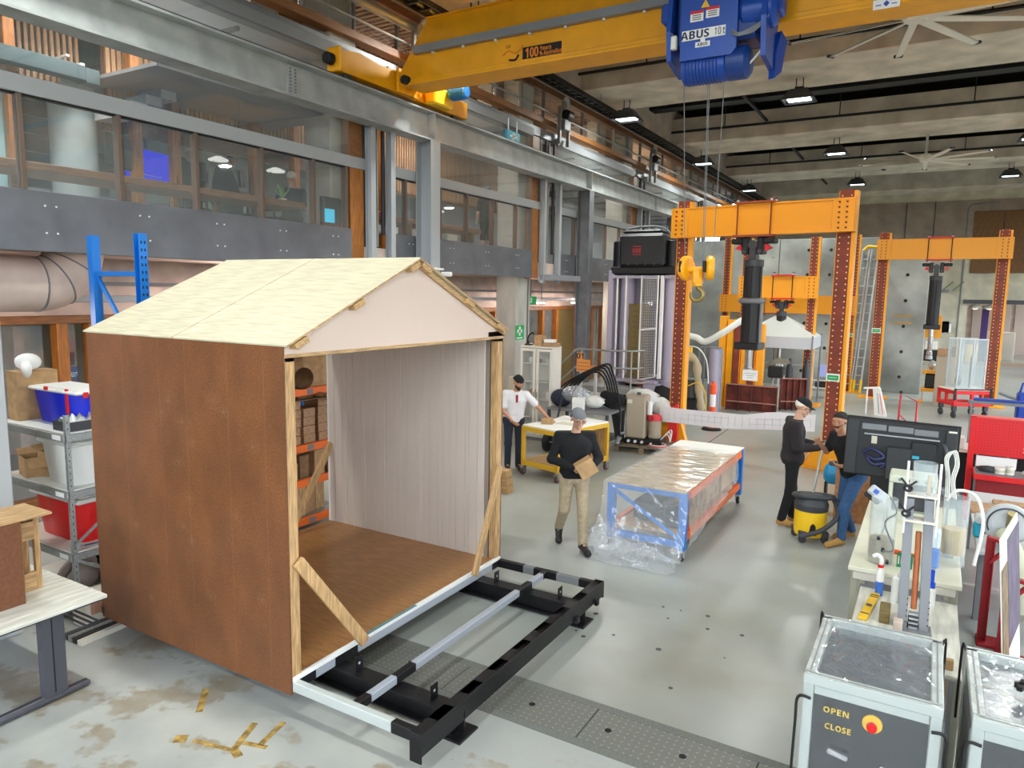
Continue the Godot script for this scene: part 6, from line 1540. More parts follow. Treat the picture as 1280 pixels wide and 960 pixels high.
func actuator(label: String, at: Vector3, turn: float, k: float, top: float, drop: float, rod: float, wrap: bool) -> void:
	# hangs from the clamp: clevis, barrel, ribs, flange, chrome rod
	var a := thing("hydraulic_jack", label, "machine", at, turn)
	var bk: Material = M["black"]
	part("clevis", G.new().bx(-0.22 * k, -0.1 * k, top - 0.32 * k, top, -0.12 * k, 0.12 * k, 0.02).bx(0.08 * k, 0.2 * k, top - 0.32 * k, top, -0.12 * k, 0.12 * k, 0.02), bk, a)
	part("clevis_tongue", G.new().cyl(V(-0.01, top - 0.14 * k, -0.1 * k), V(-0.01, top - 0.14 * k, 0.1 * k), 0.09 * k, 12).bx(-0.08 * k, 0.06 * k, top - 0.42 * k, top - 0.14 * k, -0.09 * k, 0.09 * k, 0.01), M["darkgrey"], a)
	for s in [-0.16, 0.14]: part("pin_nut", G.new().cyl(V(s * k, top - 0.27 * k, 0.12 * k), V(s * k, top - 0.27 * k, 0.16 * k), 0.045 * k, 12, -1, 0.006), M["darkgrey"], a)
	for s in [-1.0, 1.0]:
		part("red_wedge", G.new().prof(PackedVector2Array([Vector2(0, 0), Vector2(0.14 * k, 0.06 * k), Vector2(0.02 * k, 0.14 * k)]) if s > 0 else PackedVector2Array([Vector2(0, 0), Vector2(-0.14 * k, 0.06 * k), Vector2(-0.02 * k, 0.14 * k)]), V(s * 0.22 * k, top - 0.26 * k, 0.0), V(s * 0.22 * k, top - 0.26 * k, 0.1 * k), Vector3.UP), M["red"], a)
	part("clevis_foot", G.new().bx(-0.42 * k, -0.2 * k, top - 0.12 * k, top - 0.02, -0.08 * k, 0.16 * k, 0.02).bx(0.2 * k, 0.42 * k, top - 0.12 * k, top - 0.02, -0.08 * k, 0.16 * k, 0.02), M["jet"], a)
	var b0 := top - 0.42 * k
	var b1 := b0 - drop
	part("barrel", G.new().cyl(V(0, b1, 0), V(0, b0, 0), 0.17 * k, 24, -1, 0.02), bk, a)
	part("barrel_cap", G.new().cyl(V(0, b0 - 0.14, 0), V(0, b0, 0), 0.185 * k, 24, -1, 0.01), M["darkgrey"], a)
	for i in 6:
		var an := TAU * i / 6.0 + 0.3
		part("tie_rod", G.new().cyl(V(cos(an) * 0.17 * k, b1, sin(an) * 0.17 * k), V(cos(an) * 0.17 * k, b0 - 0.1, sin(an) * 0.17 * k), 0.016 * k, 6), M["jet"], a)
	part("end_flange", G.new().bx(-0.24 * k, 0.24 * k, b1 - 0.12, b1 + 0.02, -0.2 * k, 0.2 * k, 0.02), bk, a)
	part("rod", G.new().cyl(V(0, b1 - rod, 0), V(0, b1 - 0.1, 0), 0.075 * k, 20), M["chrome"], a)
	part("load_cell", G.new().cyl(V(0, b1 - rod - 0.1, 0), V(0, b1 - rod, 0), 0.1 * k, 20, -1, 0.01), M["alu"], a)
	part("rod_collar", G.new().cyl(V(0, b1 - rod + 0.0, 0), V(0, b1 - rod + 0.14, 0), 0.095 * k, 20, -1, 0.01), M["chrome"], a)
	if wrap:
		part("foam_ring", G.new().tube(arc(V(0, (b0 + b1) / 2 + 0.02, 0), V(0.2 * k, 0, 0), V(0, 0, 0.2 * k), 0, TAU, 24), 0.055, 8), M["grey"], a)
		part("foam_strip", G.new().bx(0.17, 0.22, b1, (b0 + b1) / 2, -0.05, 0.05, 0.02), M["grey"], a)

func green_tag(label: String, at: Vector3, turn: float, w: float) -> void:
	var t := thing("green_sign", label, "sign", at, turn)
	part("plate", G.new().bx(-w / 2, w / 2, -w * 0.3, w * 0.3, 0, 0.008, 0.002), M["white"], t)
	part("green_field", G.new().bx(-w * 0.4, w * 0.4, -w * 0.2, w * 0.18, 0.008, 0.011), M["green"], t)
	part("print_line", G.new().bx(-w * 0.28, w * 0.28, -w * 0.04, w * 0.03, 0.011, 0.012), mat("palegreen", hexc("9fdcab"), 0.6), t)

func build_portals() -> void:
	var TH := -0.149
	var o := V(-3.05, 0, -14.55)
	portal("large orange portal frame with red-brown columns hung with a black jack, nearest of the portals", [-1.585, 1.56], 0.0, 4.365, 4.955, 5.12, 0.24, TH, o, M["portal"], [-0.02, 0.38, M["oxide_light"]])
	actuator("long black hydraulic jack with chrome rod hanging in the nearest portal", o + Basis(Vector3.UP, TH) * V(-0.02, 0, 0.1), TH, 1.0, 4.32, 1.62, 0.62, true)
	var b := Basis(Vector3.UP, TH)
	# yellow base gussets of the near portal
	for q in [[-1.585, "yellow trapezoid gusset at the left foot of the nearest portal"], [1.56, "yellow trapezoid gusset at the right foot of the nearest portal, behind the capped worker"]]:
		var gs := thing("column_gusset", q[1], "gusset", o + b * V(q[0], 0.045, 0.1), TH)
		part("web", G.new().prof(PackedVector2Array([Vector2(-0.38, 0), Vector2(0.36, 0), Vector2(0.2, 0.5), Vector2(-0.12, 0.5)]), V(0, 0, 0.06), V(0, 0, 0.09)), M["portal"], gs)
		for s in [[-0.4, -0.14], [0.38, 0.22]]:
			part("rib", G.new().bar(V(s[0], 0.0, 0.04), V(s[1], 0.5, 0.04), 0.12, 0.025, 0.004, V(0, 0, 1) if false else Vector3.UP), M["portal"], gs)
		part("rib", G.new().bar(V(-0.48, 0.0, -0.02), V(-0.22, 0.5, -0.02), 0.05, 0.025, 0.004), M["portal"], gs)
	# red upright tubes before the left gusset
	var rn := ["red steel tube leftmost before the yellow gusset", "red steel tube in the middle before the yellow gusset", "red steel tube rightmost before the yellow gusset"]
	for i in 3:
		solo("red_tube", G.new().bx(-0.05 + 0.02 * (i / 2), 0.05 - 0.02 * (i / 1 if i < 2 else 1), 0, 0.78 + 0.05 * i, -0.03, 0.03, 0.005), mat("redtube", hexc("e8352e"), 0.4), rn[i], "tube", o + b * V([-1.545, -1.475, -1.405][i], 0.045, 0.27), TH)
	# hung sheet barrier between the columns
	var ba := thing("sheet_barrier", "low white quilted plastic barrier sagging between the feet of the nearest portal", "barrier", o, TH)
	var rows := []
	for i in 5:
		var rr := PackedVector3Array()
		for j in 36:
			var u := j / 35.0
			var sag := 0.05 * exp(-pow((u - 0.58) * 9.0, 2)) + 0.02 * sin(u * 7.0)
			rr.append(V(-1.76 + 3.15 * u, (0.86 + 0.22 * u * u) - sag * (1.0 - i / 4.0) - i * 0.082 + 0.01 * sin(u * 11.0), 0.33 + 0.02 * sin(u * 13.0 + i * 0.4)))
		rows.append(rr)
	part("sheet", G.new().sheet(rows, 0.012), mat("quilt", hexc("ebe6e6"), 0.7), ba)
	for j in 22:
		var u := (j + 0.5) / 22.0
		part("quilt_seam", G.new().bx(-1.76 + 3.15 * u - 0.002, -1.76 + 3.15 * u + 0.002, 0.58 + 0.2 * u * u, 0.78 + 0.2 * u * u, 0.345 + 0.02 * sin(u * 13.0 + 0.8), 0.352 + 0.02 * sin(u * 13.0 + 0.8)), M["lightgrey"], ba)
	for i in 2: part("quilt_seam", G.new().tube([V(-1.7, 0.74 - i * 0.1, 0.35), V(-0.6, 0.76 - i * 0.1, 0.345), V(0.4, 0.84 - i * 0.1, 0.35), V(1.3, 0.94 - i * 0.1, 0.35)], 0.003, 5), M["lightgrey"], ba)
	var no := thing("paper_notice", "white paper notice taped to the rod of the nearest jack", "notice", o + b * V(0.07, 1.66, 0.2), TH)
	part("sheet", G.new().bx(-0.15, 0.15, -0.105, 0.105, 0, 0.003), M["paper"], no)
	for i in 3: part("print_line", G.new().bx(-0.11 + 0.03 * i, 0.11 - 0.03 * i, 0.03 - i * 0.04, 0.038 - i * 0.04, 0.003, 0.004), M["midgrey"], no)
	green_tag("green and white sign on the right column of the nearest portal", o + b * V(1.55, 1.73, 0.006), TH, 0.24)
	# second and third portals behind
	portal("smaller yellow portal frame right behind the black jack, with red clamp plates", [-1.9, 0.0], 0, 3.16, 3.8, 4.95, 0.2, 0.0, V(-3.12, 0, -22.5), M["portal"], [-0.78, 0.32, M["red"], 1])
	actuator("black jack of the smaller yellow portal behind", V(-3.9, 0, -22.4), 0, 0.8, 3.1, 0.9, 0.6, false)
	green_tag("green and white sign on the column of the portal behind the tent", V(-3.13, 1.95, -22.49), 0, 0.24)
	portal("far yellow portal frame with low beam between strong wall and ladder", [-4.2, 0.0], 0, 2.63, 3.25, 5.3, 0.2, 0.0, V(-2.42, 0, -26.6), M["portal"], [-2.5, 0.3, M["oxide_light"], 1])
	green_tag("pale sign on the far column behind the nearest portal's right column", V(-2.4, 1.95, -26.59), 0, 0.2)
	portal("yellow and red-brown portal frame standing free at right before the strong wall", [-1.52, 1.62], 0, 4.4, 5.02, 5.25, 0.26, 0.0, V(0.0, 0, -25.6), M["portal"], [0.0, 0.36, M["red"], 1])
	actuator("slim black jack hanging in the right portal over the yellow stand", V(-0.03, 0, -25.5), 0, 0.95, 4.3, 1.5, 0.95, false)
	green_tag("green and white sign on the left column of the right portal", V(-1.55, 2.17, -25.59), 0, 0.26)

	# ---- strong wall
	var sw := shell("wall_strong")
	for q in [[-8.2, -6.9], [-6.88, -5.0], [-4.98, -3.1], [-3.08, -1.66], [-1.64, -0.22]]:
		part("wall_segment", G.new().bx(q[0], q[1], 0, 5.25 if q[0] < -1.65 else 5.15, -28.4, -27.5, 0.02), M["strong"], sw)
	var hg := G.new().cyl(V(0, 0, -27.5), V(0, 0, -27.49), 0.055, 12).mesh()
	for x in [-4.0, -3.27, -0.86]:
		for i in 6: put("anchor_hole", hg, M["jet"], sw, Transform3D(Basis(), V(x, 0.55 + i * 0.86, 0)))
	var hs := G.new().cyl(V(0, 0, -27.5), V(0, 0, -27.49), 0.022, 8).mesh()
	for i in 4:
		for j in 5: put("anchor_hole", hs, M["darkgrey"], sw, Transform3D(Basis(), V(-6.7 + i * 0.5, 1.4 + j * 0.8, 0)))
	for q in [[-0.9, 2.62], [-0.9, 2.38], [-6.2, 2.5], [-6.2, 2.35]]:
		part("painted_line", G.new().bx(q[0] - 0.28, q[0] + 0.28, q[1] - 0.025, q[1] + 0.025, -27.5, -27.496), mat("ochre", hexc("b58b3c"), 0.7), sw)

	# ---- traffic post
	var tp := thing("traffic_post", "orange traffic post with a white band on a black round base", "cone", V(-4.4, 0, -17.0))
	part("base", G.new().cyl(V(0, 0, 0), V(0, 0.05, 0), 0.24, 24, 0.2), M["rubber"], tp)
	part("post", G.new().lathe([Vector2(0.085, 0.05), Vector2(0.075, 0.36), Vector2(0.06, 0.42)], 20), M["orange"], tp)
	part("sleeve", G.new().cyl(V(0, 0.56, 0), V(0, 0.86, 0), 0.065, 20), M["white"], tp)
	part("post", G.new().cyl(V(0, 0.42, 0), V(0, 0.56, 0), 0.075, 20), M["orange"], tp)
	part("head", G.new().lathe([Vector2(0.07, 0.86), Vector2(0.078, 0.9), Vector2(0.075, 1.08), Vector2(0.04, 1.12), Vector2(0.03, 1.17), Vector2(0, 1.17)], 20), M["orange"], tp)

	# ---- gear between the near portal and the strong wall
	var du := thing("flexible_duct", "white flexible duct sagging between the press and the portal behind", "duct", V(0, 0, -19))
	part("hose", G.new().tube(curve([V(-5.75, 2.12, 0), V(-5.45, 2.08, 0), V(-5.19, 1.98, 0), V(-4.72, 2.25, 0), V(-4.3, 2.58, -0.2), V(-4.1, 2.7, -0.6)], 5), 0.085, 10), M["whiteplastic"], du)
	part("stand", G.new().cyl(V(-5.2, 0, 0), V(-5.2, 1.95, 0), 0.02, 8), M["grey"], du)
	var cy := thing("lilac_cylinder", "tall lilac steel cylinder with a pipe frame behind the traffic post", "machine", V(-4.95, 0, -19.2))
	part("tank", G.new().cyl(V(0, 0, 0), V(0, 1.8, 0), 0.17, 22, -1, 0.03), M["lilac"], cy)
	part("pipe_frame", G.new().tube([V(-0.42, 0.1, 0.1), V(-0.42, 1.76, 0.1), V(-0.36, 1.82, 0.1), V(0.16, 1.82, 0.1), V(0.2, 1.76, 0.1), V(0.2, 0.1, 0.1)], 0.022, 8), M["midgrey"], cy)
	var pm := thing("pump_unit", "dark pump unit with a tan fabric hose right of the left portal column", "pump", V(-5.4, 0, -18.8))
	part("motor", G.new().cyl(V(-0.06, 0.45, 0), V(-0.06, 0.95, 0), 0.14, 16, -1, 0.03), M["darkgrey"], pm)
	part("body", G.new().bx(-0.2, 0.12, 0.1, 0.45, -0.15, 0.15, 0.02), M["black"], pm)
	part("fabric_hose", G.new().tube(curve([V(-0.2, 1.62, 0.05), V(0.05, 1.45, 0.05), V(0.12, 1.0, 0.05), V(0.2, 0.5, 0.05), V(0.26, 0.15, 0.05)], 6), [0.08] + range(0, 23).map(func(i): return 0.1 + 0.02 * sin(i)) + [0.06], 10), mat("fabrictan", hexc("b9a788"), 0.9), pm)
	part("yellow_hose", G.new().tube(curve([V(-0.1, 0.8, 0.16), V(0.18, 0.9, 0.16), V(0.38, 0.6, 0.16), V(0.4, 0.1, 0.16)], 6), 0.014, 6), M["yellow"], pm)
	part("white_pipe", G.new().tube(curve([V(-0.2, 1.85, 0.1), V(0.1, 1.82, 0.1), V(0.34, 1.5, 0.1), V(0.42, 0.9, 0.1)], 6), 0.018, 6), M["white"], pm)
	part("gauge_box", G.new().bx(-0.25, -0.08, 1.45, 1.85, -0.05, 0.05, 0.01), M["yellow"], pm)
	var sn := ["yellow steel column leftmost in the leaning stack by the tent", "orange-yellow steel column second in the stack by the tent", "red-brown steel column third in the stack by the tent", "yellow steel column fourth in the stack by the tent", "red-brown drilled column fifth in the stack by the tent", "yellow steel column rightmost in the stack by the tent"]
	for i in 6:
		var st := thing("stored_column", sn[i], "column", V(-5.2 + i * 0.21, 0, -20.9 - 0.05 * (i % 2)))
		part("shaft", G.new().bx(-0.09, 0.09, 0, 2.62 - 0.1 * (i % 3), -0.12, 0.12, 0.006), [M["portal"], M["crane"], M["oxide"], M["portal"], M["oxide"], M["portal"]][i], st)
		part("side_plate", G.new().bx(0.09, 0.1, 0, 2.6 - 0.1 * (i % 3), -0.12, 0.125, 0.003), M["portal"], st)
	# pop-up tent
	var tn := thing("canopy_tent", "small pale pop-up canopy tent behind the nearest jack", "tent", V(-3.95, 0, -22.6))
	var hw := 1.05
	var cnr := [V(-hw, 2.05, 0.9), V(hw, 2.05, 0.9), V(hw, 2.05, -0.9), V(-hw, 2.05, -0.9)]
	var g := G.new()
	for i in 4:
		var a: Vector3 = cnr[i]
		var c: Vector3 = cnr[(i + 1) % 4]
		var ap := V(0, 2.72, 0)
		var m := (a + c) / 2 - V(0, 2.05, 0)
		g.tri(a, c, ap, (m + V(0, 1.4, 0)).normalized(), (m + V(0, 1.4, 0)).normalized(), (m + V(0, 1.4, 0)).normalized())
	part("roof", g, mat("tentcloth", hexc("c8cbc6"), 0.8), tn)
	g = G.new()
	for i in 4:
		var a: Vector3 = cnr[i]
		var c: Vector3 = cnr[(i + 1) % 4]
		g.quad(a, c, c - V(0, 0.33, 0), a - V(0, 0.33, 0), ((a + c) / 2 - V(0, 2.05, 0)).normalized())
	part("valance", g, mat("tentvalance", hexc("b9bcc0"), 0.8), tn)
	part("peak_cap", G.new().cyl(V(0, 2.6, 0), V(0, 2.95, 0), 0.06, 12), M["white"], tn)
	for c in cnr: part("leg", G.new().cyl(V(c.x, 0, c.z), V(c.x, 2.1, c.z), 0.025, 10), M["grey"], tn)
	part("cross_bar", G.new().cyl(V(-hw, 1.1, -0.9), V(hw, 1.1, -0.9), 0.018, 8), M["lightgrey"], tn)
	# ribbed brown steel formwork panels on the floor
	for q in [[-4.2, -20.35, 0.75, 1.35, "ribbed red-brown steel panel lying low before the tent", 0.0], [-3.28, -21.3, 0.92, 0.7, "tilted red-brown steel panel right of the tent leg", 0.5]]:
		var rp := thing("formwork_panel", q[4], "formwork", V(q[0], 0, q[1]), q[5])
		var h: float = q[2]
		var w: float = q[3]
		part("plate", G.new().bx(-w / 2, w / 2, 0.02, h, -0.03, 0.0, 0.004), M["rust"], rp)
		for i in 5: part("rib", G.new().bx(-w / 2 + i * w / 4.0 - 0.012, -w / 2 + i * w / 4.0 + 0.012, 0, h, 0.0, 0.09, 0.003), M["rust"], rp)
		for y in [0.26, h - 0.012]: part("rib", G.new().bx(-w / 2, w / 2, y - 0.012, y + 0.012, 0.0, 0.1, 0.003), mat("rustpale", hexc("a8766a"), 0.7), rp)
	# stand with head gear and lamp under the tent
	var ts := thing("tripod_stand", "white tripod stand with a cream hood under the tent", "stand", V(-3.75, 0, -21.7))
	for s in [-0.18, 0.0, 0.18]: part("leg", G.new().cyl(V(s * 1.6, 0, s * 0.6), V(s * 0.4, 1.25, 0), 0.03, 8), M["white"], ts)
	part("hood", G.new().sheet([PackedVector3Array([V(-0.4, 1.2, 0.1), V(-0.1, 1.42, 0.12), V(0.25, 1.45, 0.1)]), PackedVector3Array([V(-0.45, 1.1, -0.15), V(-0.1, 1.3, -0.15), V(0.28, 1.3, -0.15)])], 0.04), M["cream"], ts)
	part("body", G.new().bx(-0.3, 0.15, 0.85, 1.2, -0.12, 0.1, 0.04), M["black"], ts)
	for q in [[-3.65, -21.9], [-3.2, -22.0]]:
		solo("gas_bottle", G.new().lathe([Vector2(0, 0), Vector2(0.1, 0), Vector2(0.1, 1.1), Vector2(0.05, 1.25), Vector2(0.05, 1.4), Vector2(0, 1.4)], 16), M["darkgrey"], "dark gas bottle under the tent, %s of the tent pole" % ["left" if q[0] < -3.5 else "right"], "bottle", V(q[0] + 0.1, 0, q[1] - 0.3))

func build_back() -> void:
	# aluminium extension ladders leaning on the strong wall
	for q in [[-2.28, "left leaning aluminium ladder with yellow feet at the strong wall"], [-2.0, "right leaning aluminium ladder overlapping its neighbour at the strong wall"]]:
		var l := thing("ladder", q[1], "ladder", V(q[0], 0, -26.9))
		for s in [-0.1, 0.1]: part("stile", G.new().bar(V(s - 0.05, 0.05, 0.42), V(s + 0.12, 4.85, -0.5), 0.04, 0.09, 0.005), M["alu"], l)
		for i in 15: part("rung", G.new().cyl(V(-0.15 + 0.011 * i, 0.3 + i * 0.3, 0.37 - i * 0.058), V(0.05 + 0.011 * i, 0.3 + i * 0.3, 0.37 - i * 0.058), 0.018, 6), M["alu"], l)
		part("foot", G.new().bar(V(-0.16, 0.02, 0.43), V(-0.14, 0.45, 0.35), 0.06, 0.1, 0.01), M["yellow"], l)
		part("foot", G.new().bar(V(0.04, 0.02, 0.43), V(0.06, 0.45, 0.35), 0.06, 0.1, 0.01), M["yellow"], l)
	part("warning_label", G.new().bar(V(-0.12, 3.4, -0.16), V(-0.08, 4.3, -0.33), 0.02, 0.1), M["yellow"], get_node("ladder"))
	solo("yellow_strap", G.new().tube(curve([V(0, 0, 0), V(0.12, 0.12, 0.02), V(0.4, 0.1, 0.1), V(0.55, 0.16, 0.5)], 5), 0.05, 6), M["yellow"], "yellow padded strap tying the ladders to the right portal beam", "strap", V(-2.2, 4.80, -27.15))
	# folded white sign board and red hand rail
	var wb := thing("sign_board", "folded white sign board with red and grey stripes before the strong wall", "board", V(-1.1, 0, -21.8), -0.3)
	part("panel", G.new().prof(PackedVector2Array([Vector2(-0.1, 0), Vector2(0.22, 0), Vector2(0.0, 0.76), Vector2(-0.2, 0.76)]), V(0, 0, -0.02), V(0, 0, 0.02)), M["white"], wb)
	part("fold", G.new().bar(V(-0.02, 0.77, 0), V(-0.42, 0.72, 0.05), 0.1, 0.05, 0.01), M["white"], wb)
	part("stripe", G.new().bar(V(0.0, 0.6, 0.022), V(0.12, 0.06, 0.022), 0.02, 0.01), M["red"], wb)
	part("stripe", G.new().bar(V(-0.06, 0.62, 0.022), V(0.02, 0.06, 0.022), 0.04, 0.01), M["midgrey"], wb)
	part("leg", G.new().bx(-0.34, -0.31, 0, 0.7, 0.02, 0.05), M["white"], wb)
	var rr := thing("safety_rail", "small thin red steel rail standing behind the upturned display", "rail", V(-0.53, 0, -18.8))
	part("rail", G.new().tube([V(0.0, 0.02, 0.2), V(0.02, 1.02, 0.2), V(0.36, 0.86, 0.1), V(0.36, 0.02, 0.1)], 0.022, 8), mat("railred", hexc("c5283a"), 0.45), rr)
	part("brace", G.new().tube([V(0.0, 0.55, 0.2), V(0.36, 0.2, 0.1)], 0.014, 6), M["railred"], rr)
	part("knob", G.new().ell(V(0.02, 1.06, 0.2), V(0.035, 0.035, 0.035)), M["jet"], rr)
	# yellow instrument stand below the slim jack
	var ys := thing("instrument_stand", "yellow welded instrument stand with black pump below the slim jack", "stand", V(0.04, 0, -25.55))
	for x in [-0.16, 0.22]:
		for z in [-0.15, 0.15]: part("post", G.new().bx(x - 0.02, x + 0.02, 0.05, 1.05, z - 0.02, z + 0.02, 0.004), M["cream"], ys)
	for q in [[0.36, 0.46], [0.92, 1.0]]: part("frame_band", G.new().bx(-0.22, 0.3, q[0], q[1], -0.2, 0.22, 0.01), M["portal"], ys)
	part("foot", G.new().bx(-0.24, -0.14, 0, 0.08, -0.2, 0.24, 0.01).bx(0.2, 0.3, 0, 0.08, -0.2, 0.24, 0.01), M["portal"], ys)
	part("pump", G.new().bx(-0.12, 0.18, 0.46, 0.9, -0.12, 0.12, 0.03), M["black"], ys)
	part("valve_head", G.new().ell(V(0.03, 1.18, 0), V(0.1, 0.16, 0.1)), M["alu"], ys)
	part("roll_bar", G.new().tube(curve([V(-0.16, 1.0, 0.15), V(-0.14, 1.18, 0.15), V(0.03, 1.26, 0.15), V(0.2, 1.18, 0.15), V(0.22, 1.0, 0.15)], 4), 0.018, 6), M["cream"], ys)
	var eb := thing("control_box", "black control box with a white sheet behind the yellow stand", "box", V(0.02, 1.28, -25.75))
	part("box", G.new().bx(-0.2, 0.2, 0, 0.35, -0.06, 0.06, 0.01), M["black"], eb)
	part("paper", G.new().bx(-0.18, 0.16, 0.38, 0.62, 0.0, 0.004), M["paper"], eb)
	part("bracket", G.new().bx(-0.02, 0.02, -0.24, 0.7, -0.1, -0.06), M["grey"], eb)
	part("panel", G.new().bx(-0.22, 0.22, 0.72, 1.42, -0.1, -0.06, 0.01), M["portal"], eb)
	cardbox("carton", "tall plain brown carton left of the glass display case", V(0.42, 0, -24.9), V(0.5, 1.5, 0.4), M["beige"])
	cardbox("carton", "small wood-coloured carton stacked on the tall brown carton", V(0.36, 1.506, -24.9), V(0.36, 0.22, 0.3), M["box_wood"])
	cardbox("carton", "dark red carton on the tall brown carton, beside the glass case", V(0.6, 1.506, -24.85), V(0.1, 0.3, 0.2), M["rust"])
	# red welded cart carrying a glass display case
	var rc := thing("red_cart", "red welded steel cart on castors with square cut-outs, under the glass case", "cart", V(0.88, 0, -23.05), 0.52)
	for y in [[0.34, 0.42], [0.66, 0.76]]:
		part("frame_rail", G.new().bx(-0.5, 0.5, y[0], y[1], 0.34, 0.40, 0.008).bx(-0.5, 0.5, y[0], y[1], -0.4, -0.34, 0.008), M["red"], rc)
		part("frame_rail", G.new().bx(-0.5, -0.44, y[0], y[1], -0.34, 0.34, 0.008).bx(0.44, 0.5, y[0], y[1], -0.34, 0.34, 0.008), M["red"], rc)
	for x in [-0.5, -0.04, 0.42]:
		part("upright", G.new().bx(x, x + 0.08, 0.42, 0.66, 0.34, 0.4, 0.006).bx(x, x + 0.08, 0.42, 0.66, -0.4, -0.34, 0.006), M["red"], rc)
	for x in [-0.5, 0.44]: part("upright", G.new().bx(x, x + 0.06, 0.42, 0.66, -0.04, 0.04, 0.006), M["red"], rc)
	part("deck", G.new().bx(-0.5, 0.5, 0.76, 0.78, -0.4, 0.4, 0.004), M["offwhite"], rc)
	for x in [-0.42, 0.42]:
		for z in [-0.3, 0.3]:
			part("castor", G.new().cyl(V(x - 0.03, 0.1, z), V(x + 0.03, 0.1, z), 0.1, 16, -1, 0.01).bx(x - 0.05, x + 0.05, 0.2, 0.34, z - 0.05, z + 0.05), M["darkgrey"], rc)
	part("strap", G.new().bx(-0.52, -0.46, 0.5, 0.82, 0.40, 0.42).bx(0.44, 0.5, 0.5, 0.82, 0.40, 0.42).bx(-0.5, 0.5, 0.78, 0.81, 0.4, 0.42), M["jet"], rc)
	var gc := thing("glass_case", "tall glass display case with aluminium edges standing on the red cart", "case", V(0.88, 0.79, -23.05), 0.52)
	for x in [-0.38, 0.0, 0.36]:
		for z in [-0.24, 0.24]: part("edge_post", G.new().bx(x - 0.018, x + 0.018, 0, 1.36, z - 0.018, z + 0.018, 0.003), M["lightgrey"], gc)
	for y in [0.0, 1.33]: part("edge_rail", G.new().bx(-0.4, 0.38, y, y + 0.035, -0.26, -0.22, 0.003).bx(-0.4, 0.38, y, y + 0.035, 0.22, 0.26, 0.003), M["lightgrey"], gc)
	for z in [-0.24, 0.24]: part("pane", G.new().bx(-0.37, 0.35, 0.03, 1.33, z - 0.004, z + 0.004), M["acrylic"], gc)
	for x in [-0.38, 0.36]: part("pane", G.new().bx(x - 0.004, x + 0.004, 0.03, 1.33, -0.22, 0.22), M["acrylic"], gc)
	part("fittings", G.new().ell(V(-0.2, 0.2, 0), V(0.08, 0.15, 0.08)).bx(0.1, 0.16, 0.04, 0.9, -0.03, 0.03, 0.01), M["steelgrey"], gc)
	# things beyond the dock opening
	for q in [[1.75, "left dome lamp at the dock opening"], [2.35, "right dome lamp at the dock opening"]]:
		var dl := thing("dome_lamp", q[1], "lamp", V(q[0], 2.75, -42.9))
		part("shade", G.new().lathe([Vector2(0.3, 0), Vector2(0.26, 0.12), Vector2(0.1, 0.2), Vector2(0, 0.2)], 18), M["whiteplastic"], dl)
		part("bulb", G.new().ell(V(0, 0.03, 0), V(0.14, 0.06, 0.14)), glow("domeglow", Color(1, 0.9, 0.75), 5.0), dl)
		part("rod", G.new().cyl(V(0, 0.2, 0), V(0, 2.1, 0), 0.02, 6), M["darkgrey"], dl)
	solo("purple_post", G.new().bx(-0.15, 0.15, 0, 2.9, -0.1, 0.1, 0.01), mat("purple", hexc("4c2f78"), 0.6), "purple painted post inside the dock opening", "post", V(2.3, 0, -44.5))
	var om := thing("yard_machine", "orange yard machine with black tyres cut by the right edge in the dock", "machine", V(4.85, 0, -36.2))
	part("body", G.new().bx(-0.5, 0.8, 0.45, 1.1, -0.6, 0.5, 0.08), mat("machorange", hexc("d9571f"), 0.5), om)
	part("mast", G.new().bx(-0.35, -0.15, 1.1, 1.9, -0.3, 0.3, 0.04), M["machorange"], om)
	for x in [-0.3, 0.5]: part("tyre", G.new().cyl(V(x, 0.32, 0.5), V(x, 0.32, 0.68), 0.32, 22, -1, 0.05), M["rubber"], om)
	solo("black_sacks", G.new().ell(V(0, 0.6, 0), V(0.55, 0.6, 0.4)).ell(V(0.6, 1.0, 0.0), V(0.5, 0.5, 0.4)).ell(V(0.5, 0.5, 0.0), V(0.5, 0.5, 0.4)), M["cloth_black"], "heap of black sacks in the dock right of the portal column", "sack", V(4.6, 0, -43.4))
	solo("wood_crate", G.new().bx(-0.7, 0.7, 0, 1.5, -0.5, 0.5, 0.02), M["offwhite"], "pale crate behind the purple post in the dock", "crate", V(3.1, 0, -46.5))
	solo("yellow_drum", G.new().cyl(V(0, 0, 0), V(0, 0.9, 0), 0.28, 18, -1, 0.02), M["yellow"], "yellow drum left of the purple post in the dock", "drum", V(1.8, 0, -43.6))
	var hk := thing("wall_hook", "green-grey forked bracket on the cream wall right of the slim jack", "bracket", V(0.35, 3.62, -41.9))
	part("arm", G.new().bx(-0.9, 0.2, -0.06, 0.06, 0, 0.1, 0.01), M["grey"], hk)
	for s in [0.1, 0.55]: part("prong", G.new().bar(V(s - 0.2, 0, 0.06), V(s + 0.25, 0.45, 0.06), 0.06, 0.06, 0.01), mat("hookgreen", hexc("6d7f60"), 0.6), hk)
	for q in [[-0.1, 0.9, "white notice on the cream wall behind the slim jack", "paper"], [0.25, 0.45, "red-topped notice on the cream wall behind the slim jack", "paper"]]:
		var n := thing("wall_notice", q[2], "notice", V(q[0], 1.55, -41.95))
		part("sheet", G.new().bx(0, q[1], 0, 0.42, 0, 0.02), M[q[3]], n)
		part("band", G.new().bx(0, q[1], 0.42, 0.55, 0, 0.02), M["rust"] if q[1] < 0.6 else M["lightgrey"], n)
	var bc := thing("blue_bin", "blue bin with raised handle at the right picture edge", "bin", V(2.35, 0, -23.3))
	part("body", G.new().bx(-0.25, 0.3, 0, 0.75, -0.25, 0.25, 0.05), mat("binblue", hexc("123a9c"), 0.45), bc)
	part("handle", G.new().tube([V(-0.2, 0.75, 0.1), V(-0.16, 1.0, 0.1), V(0.2, 1.05, 0.1)], 0.03, 8), M["binblue"], bc)
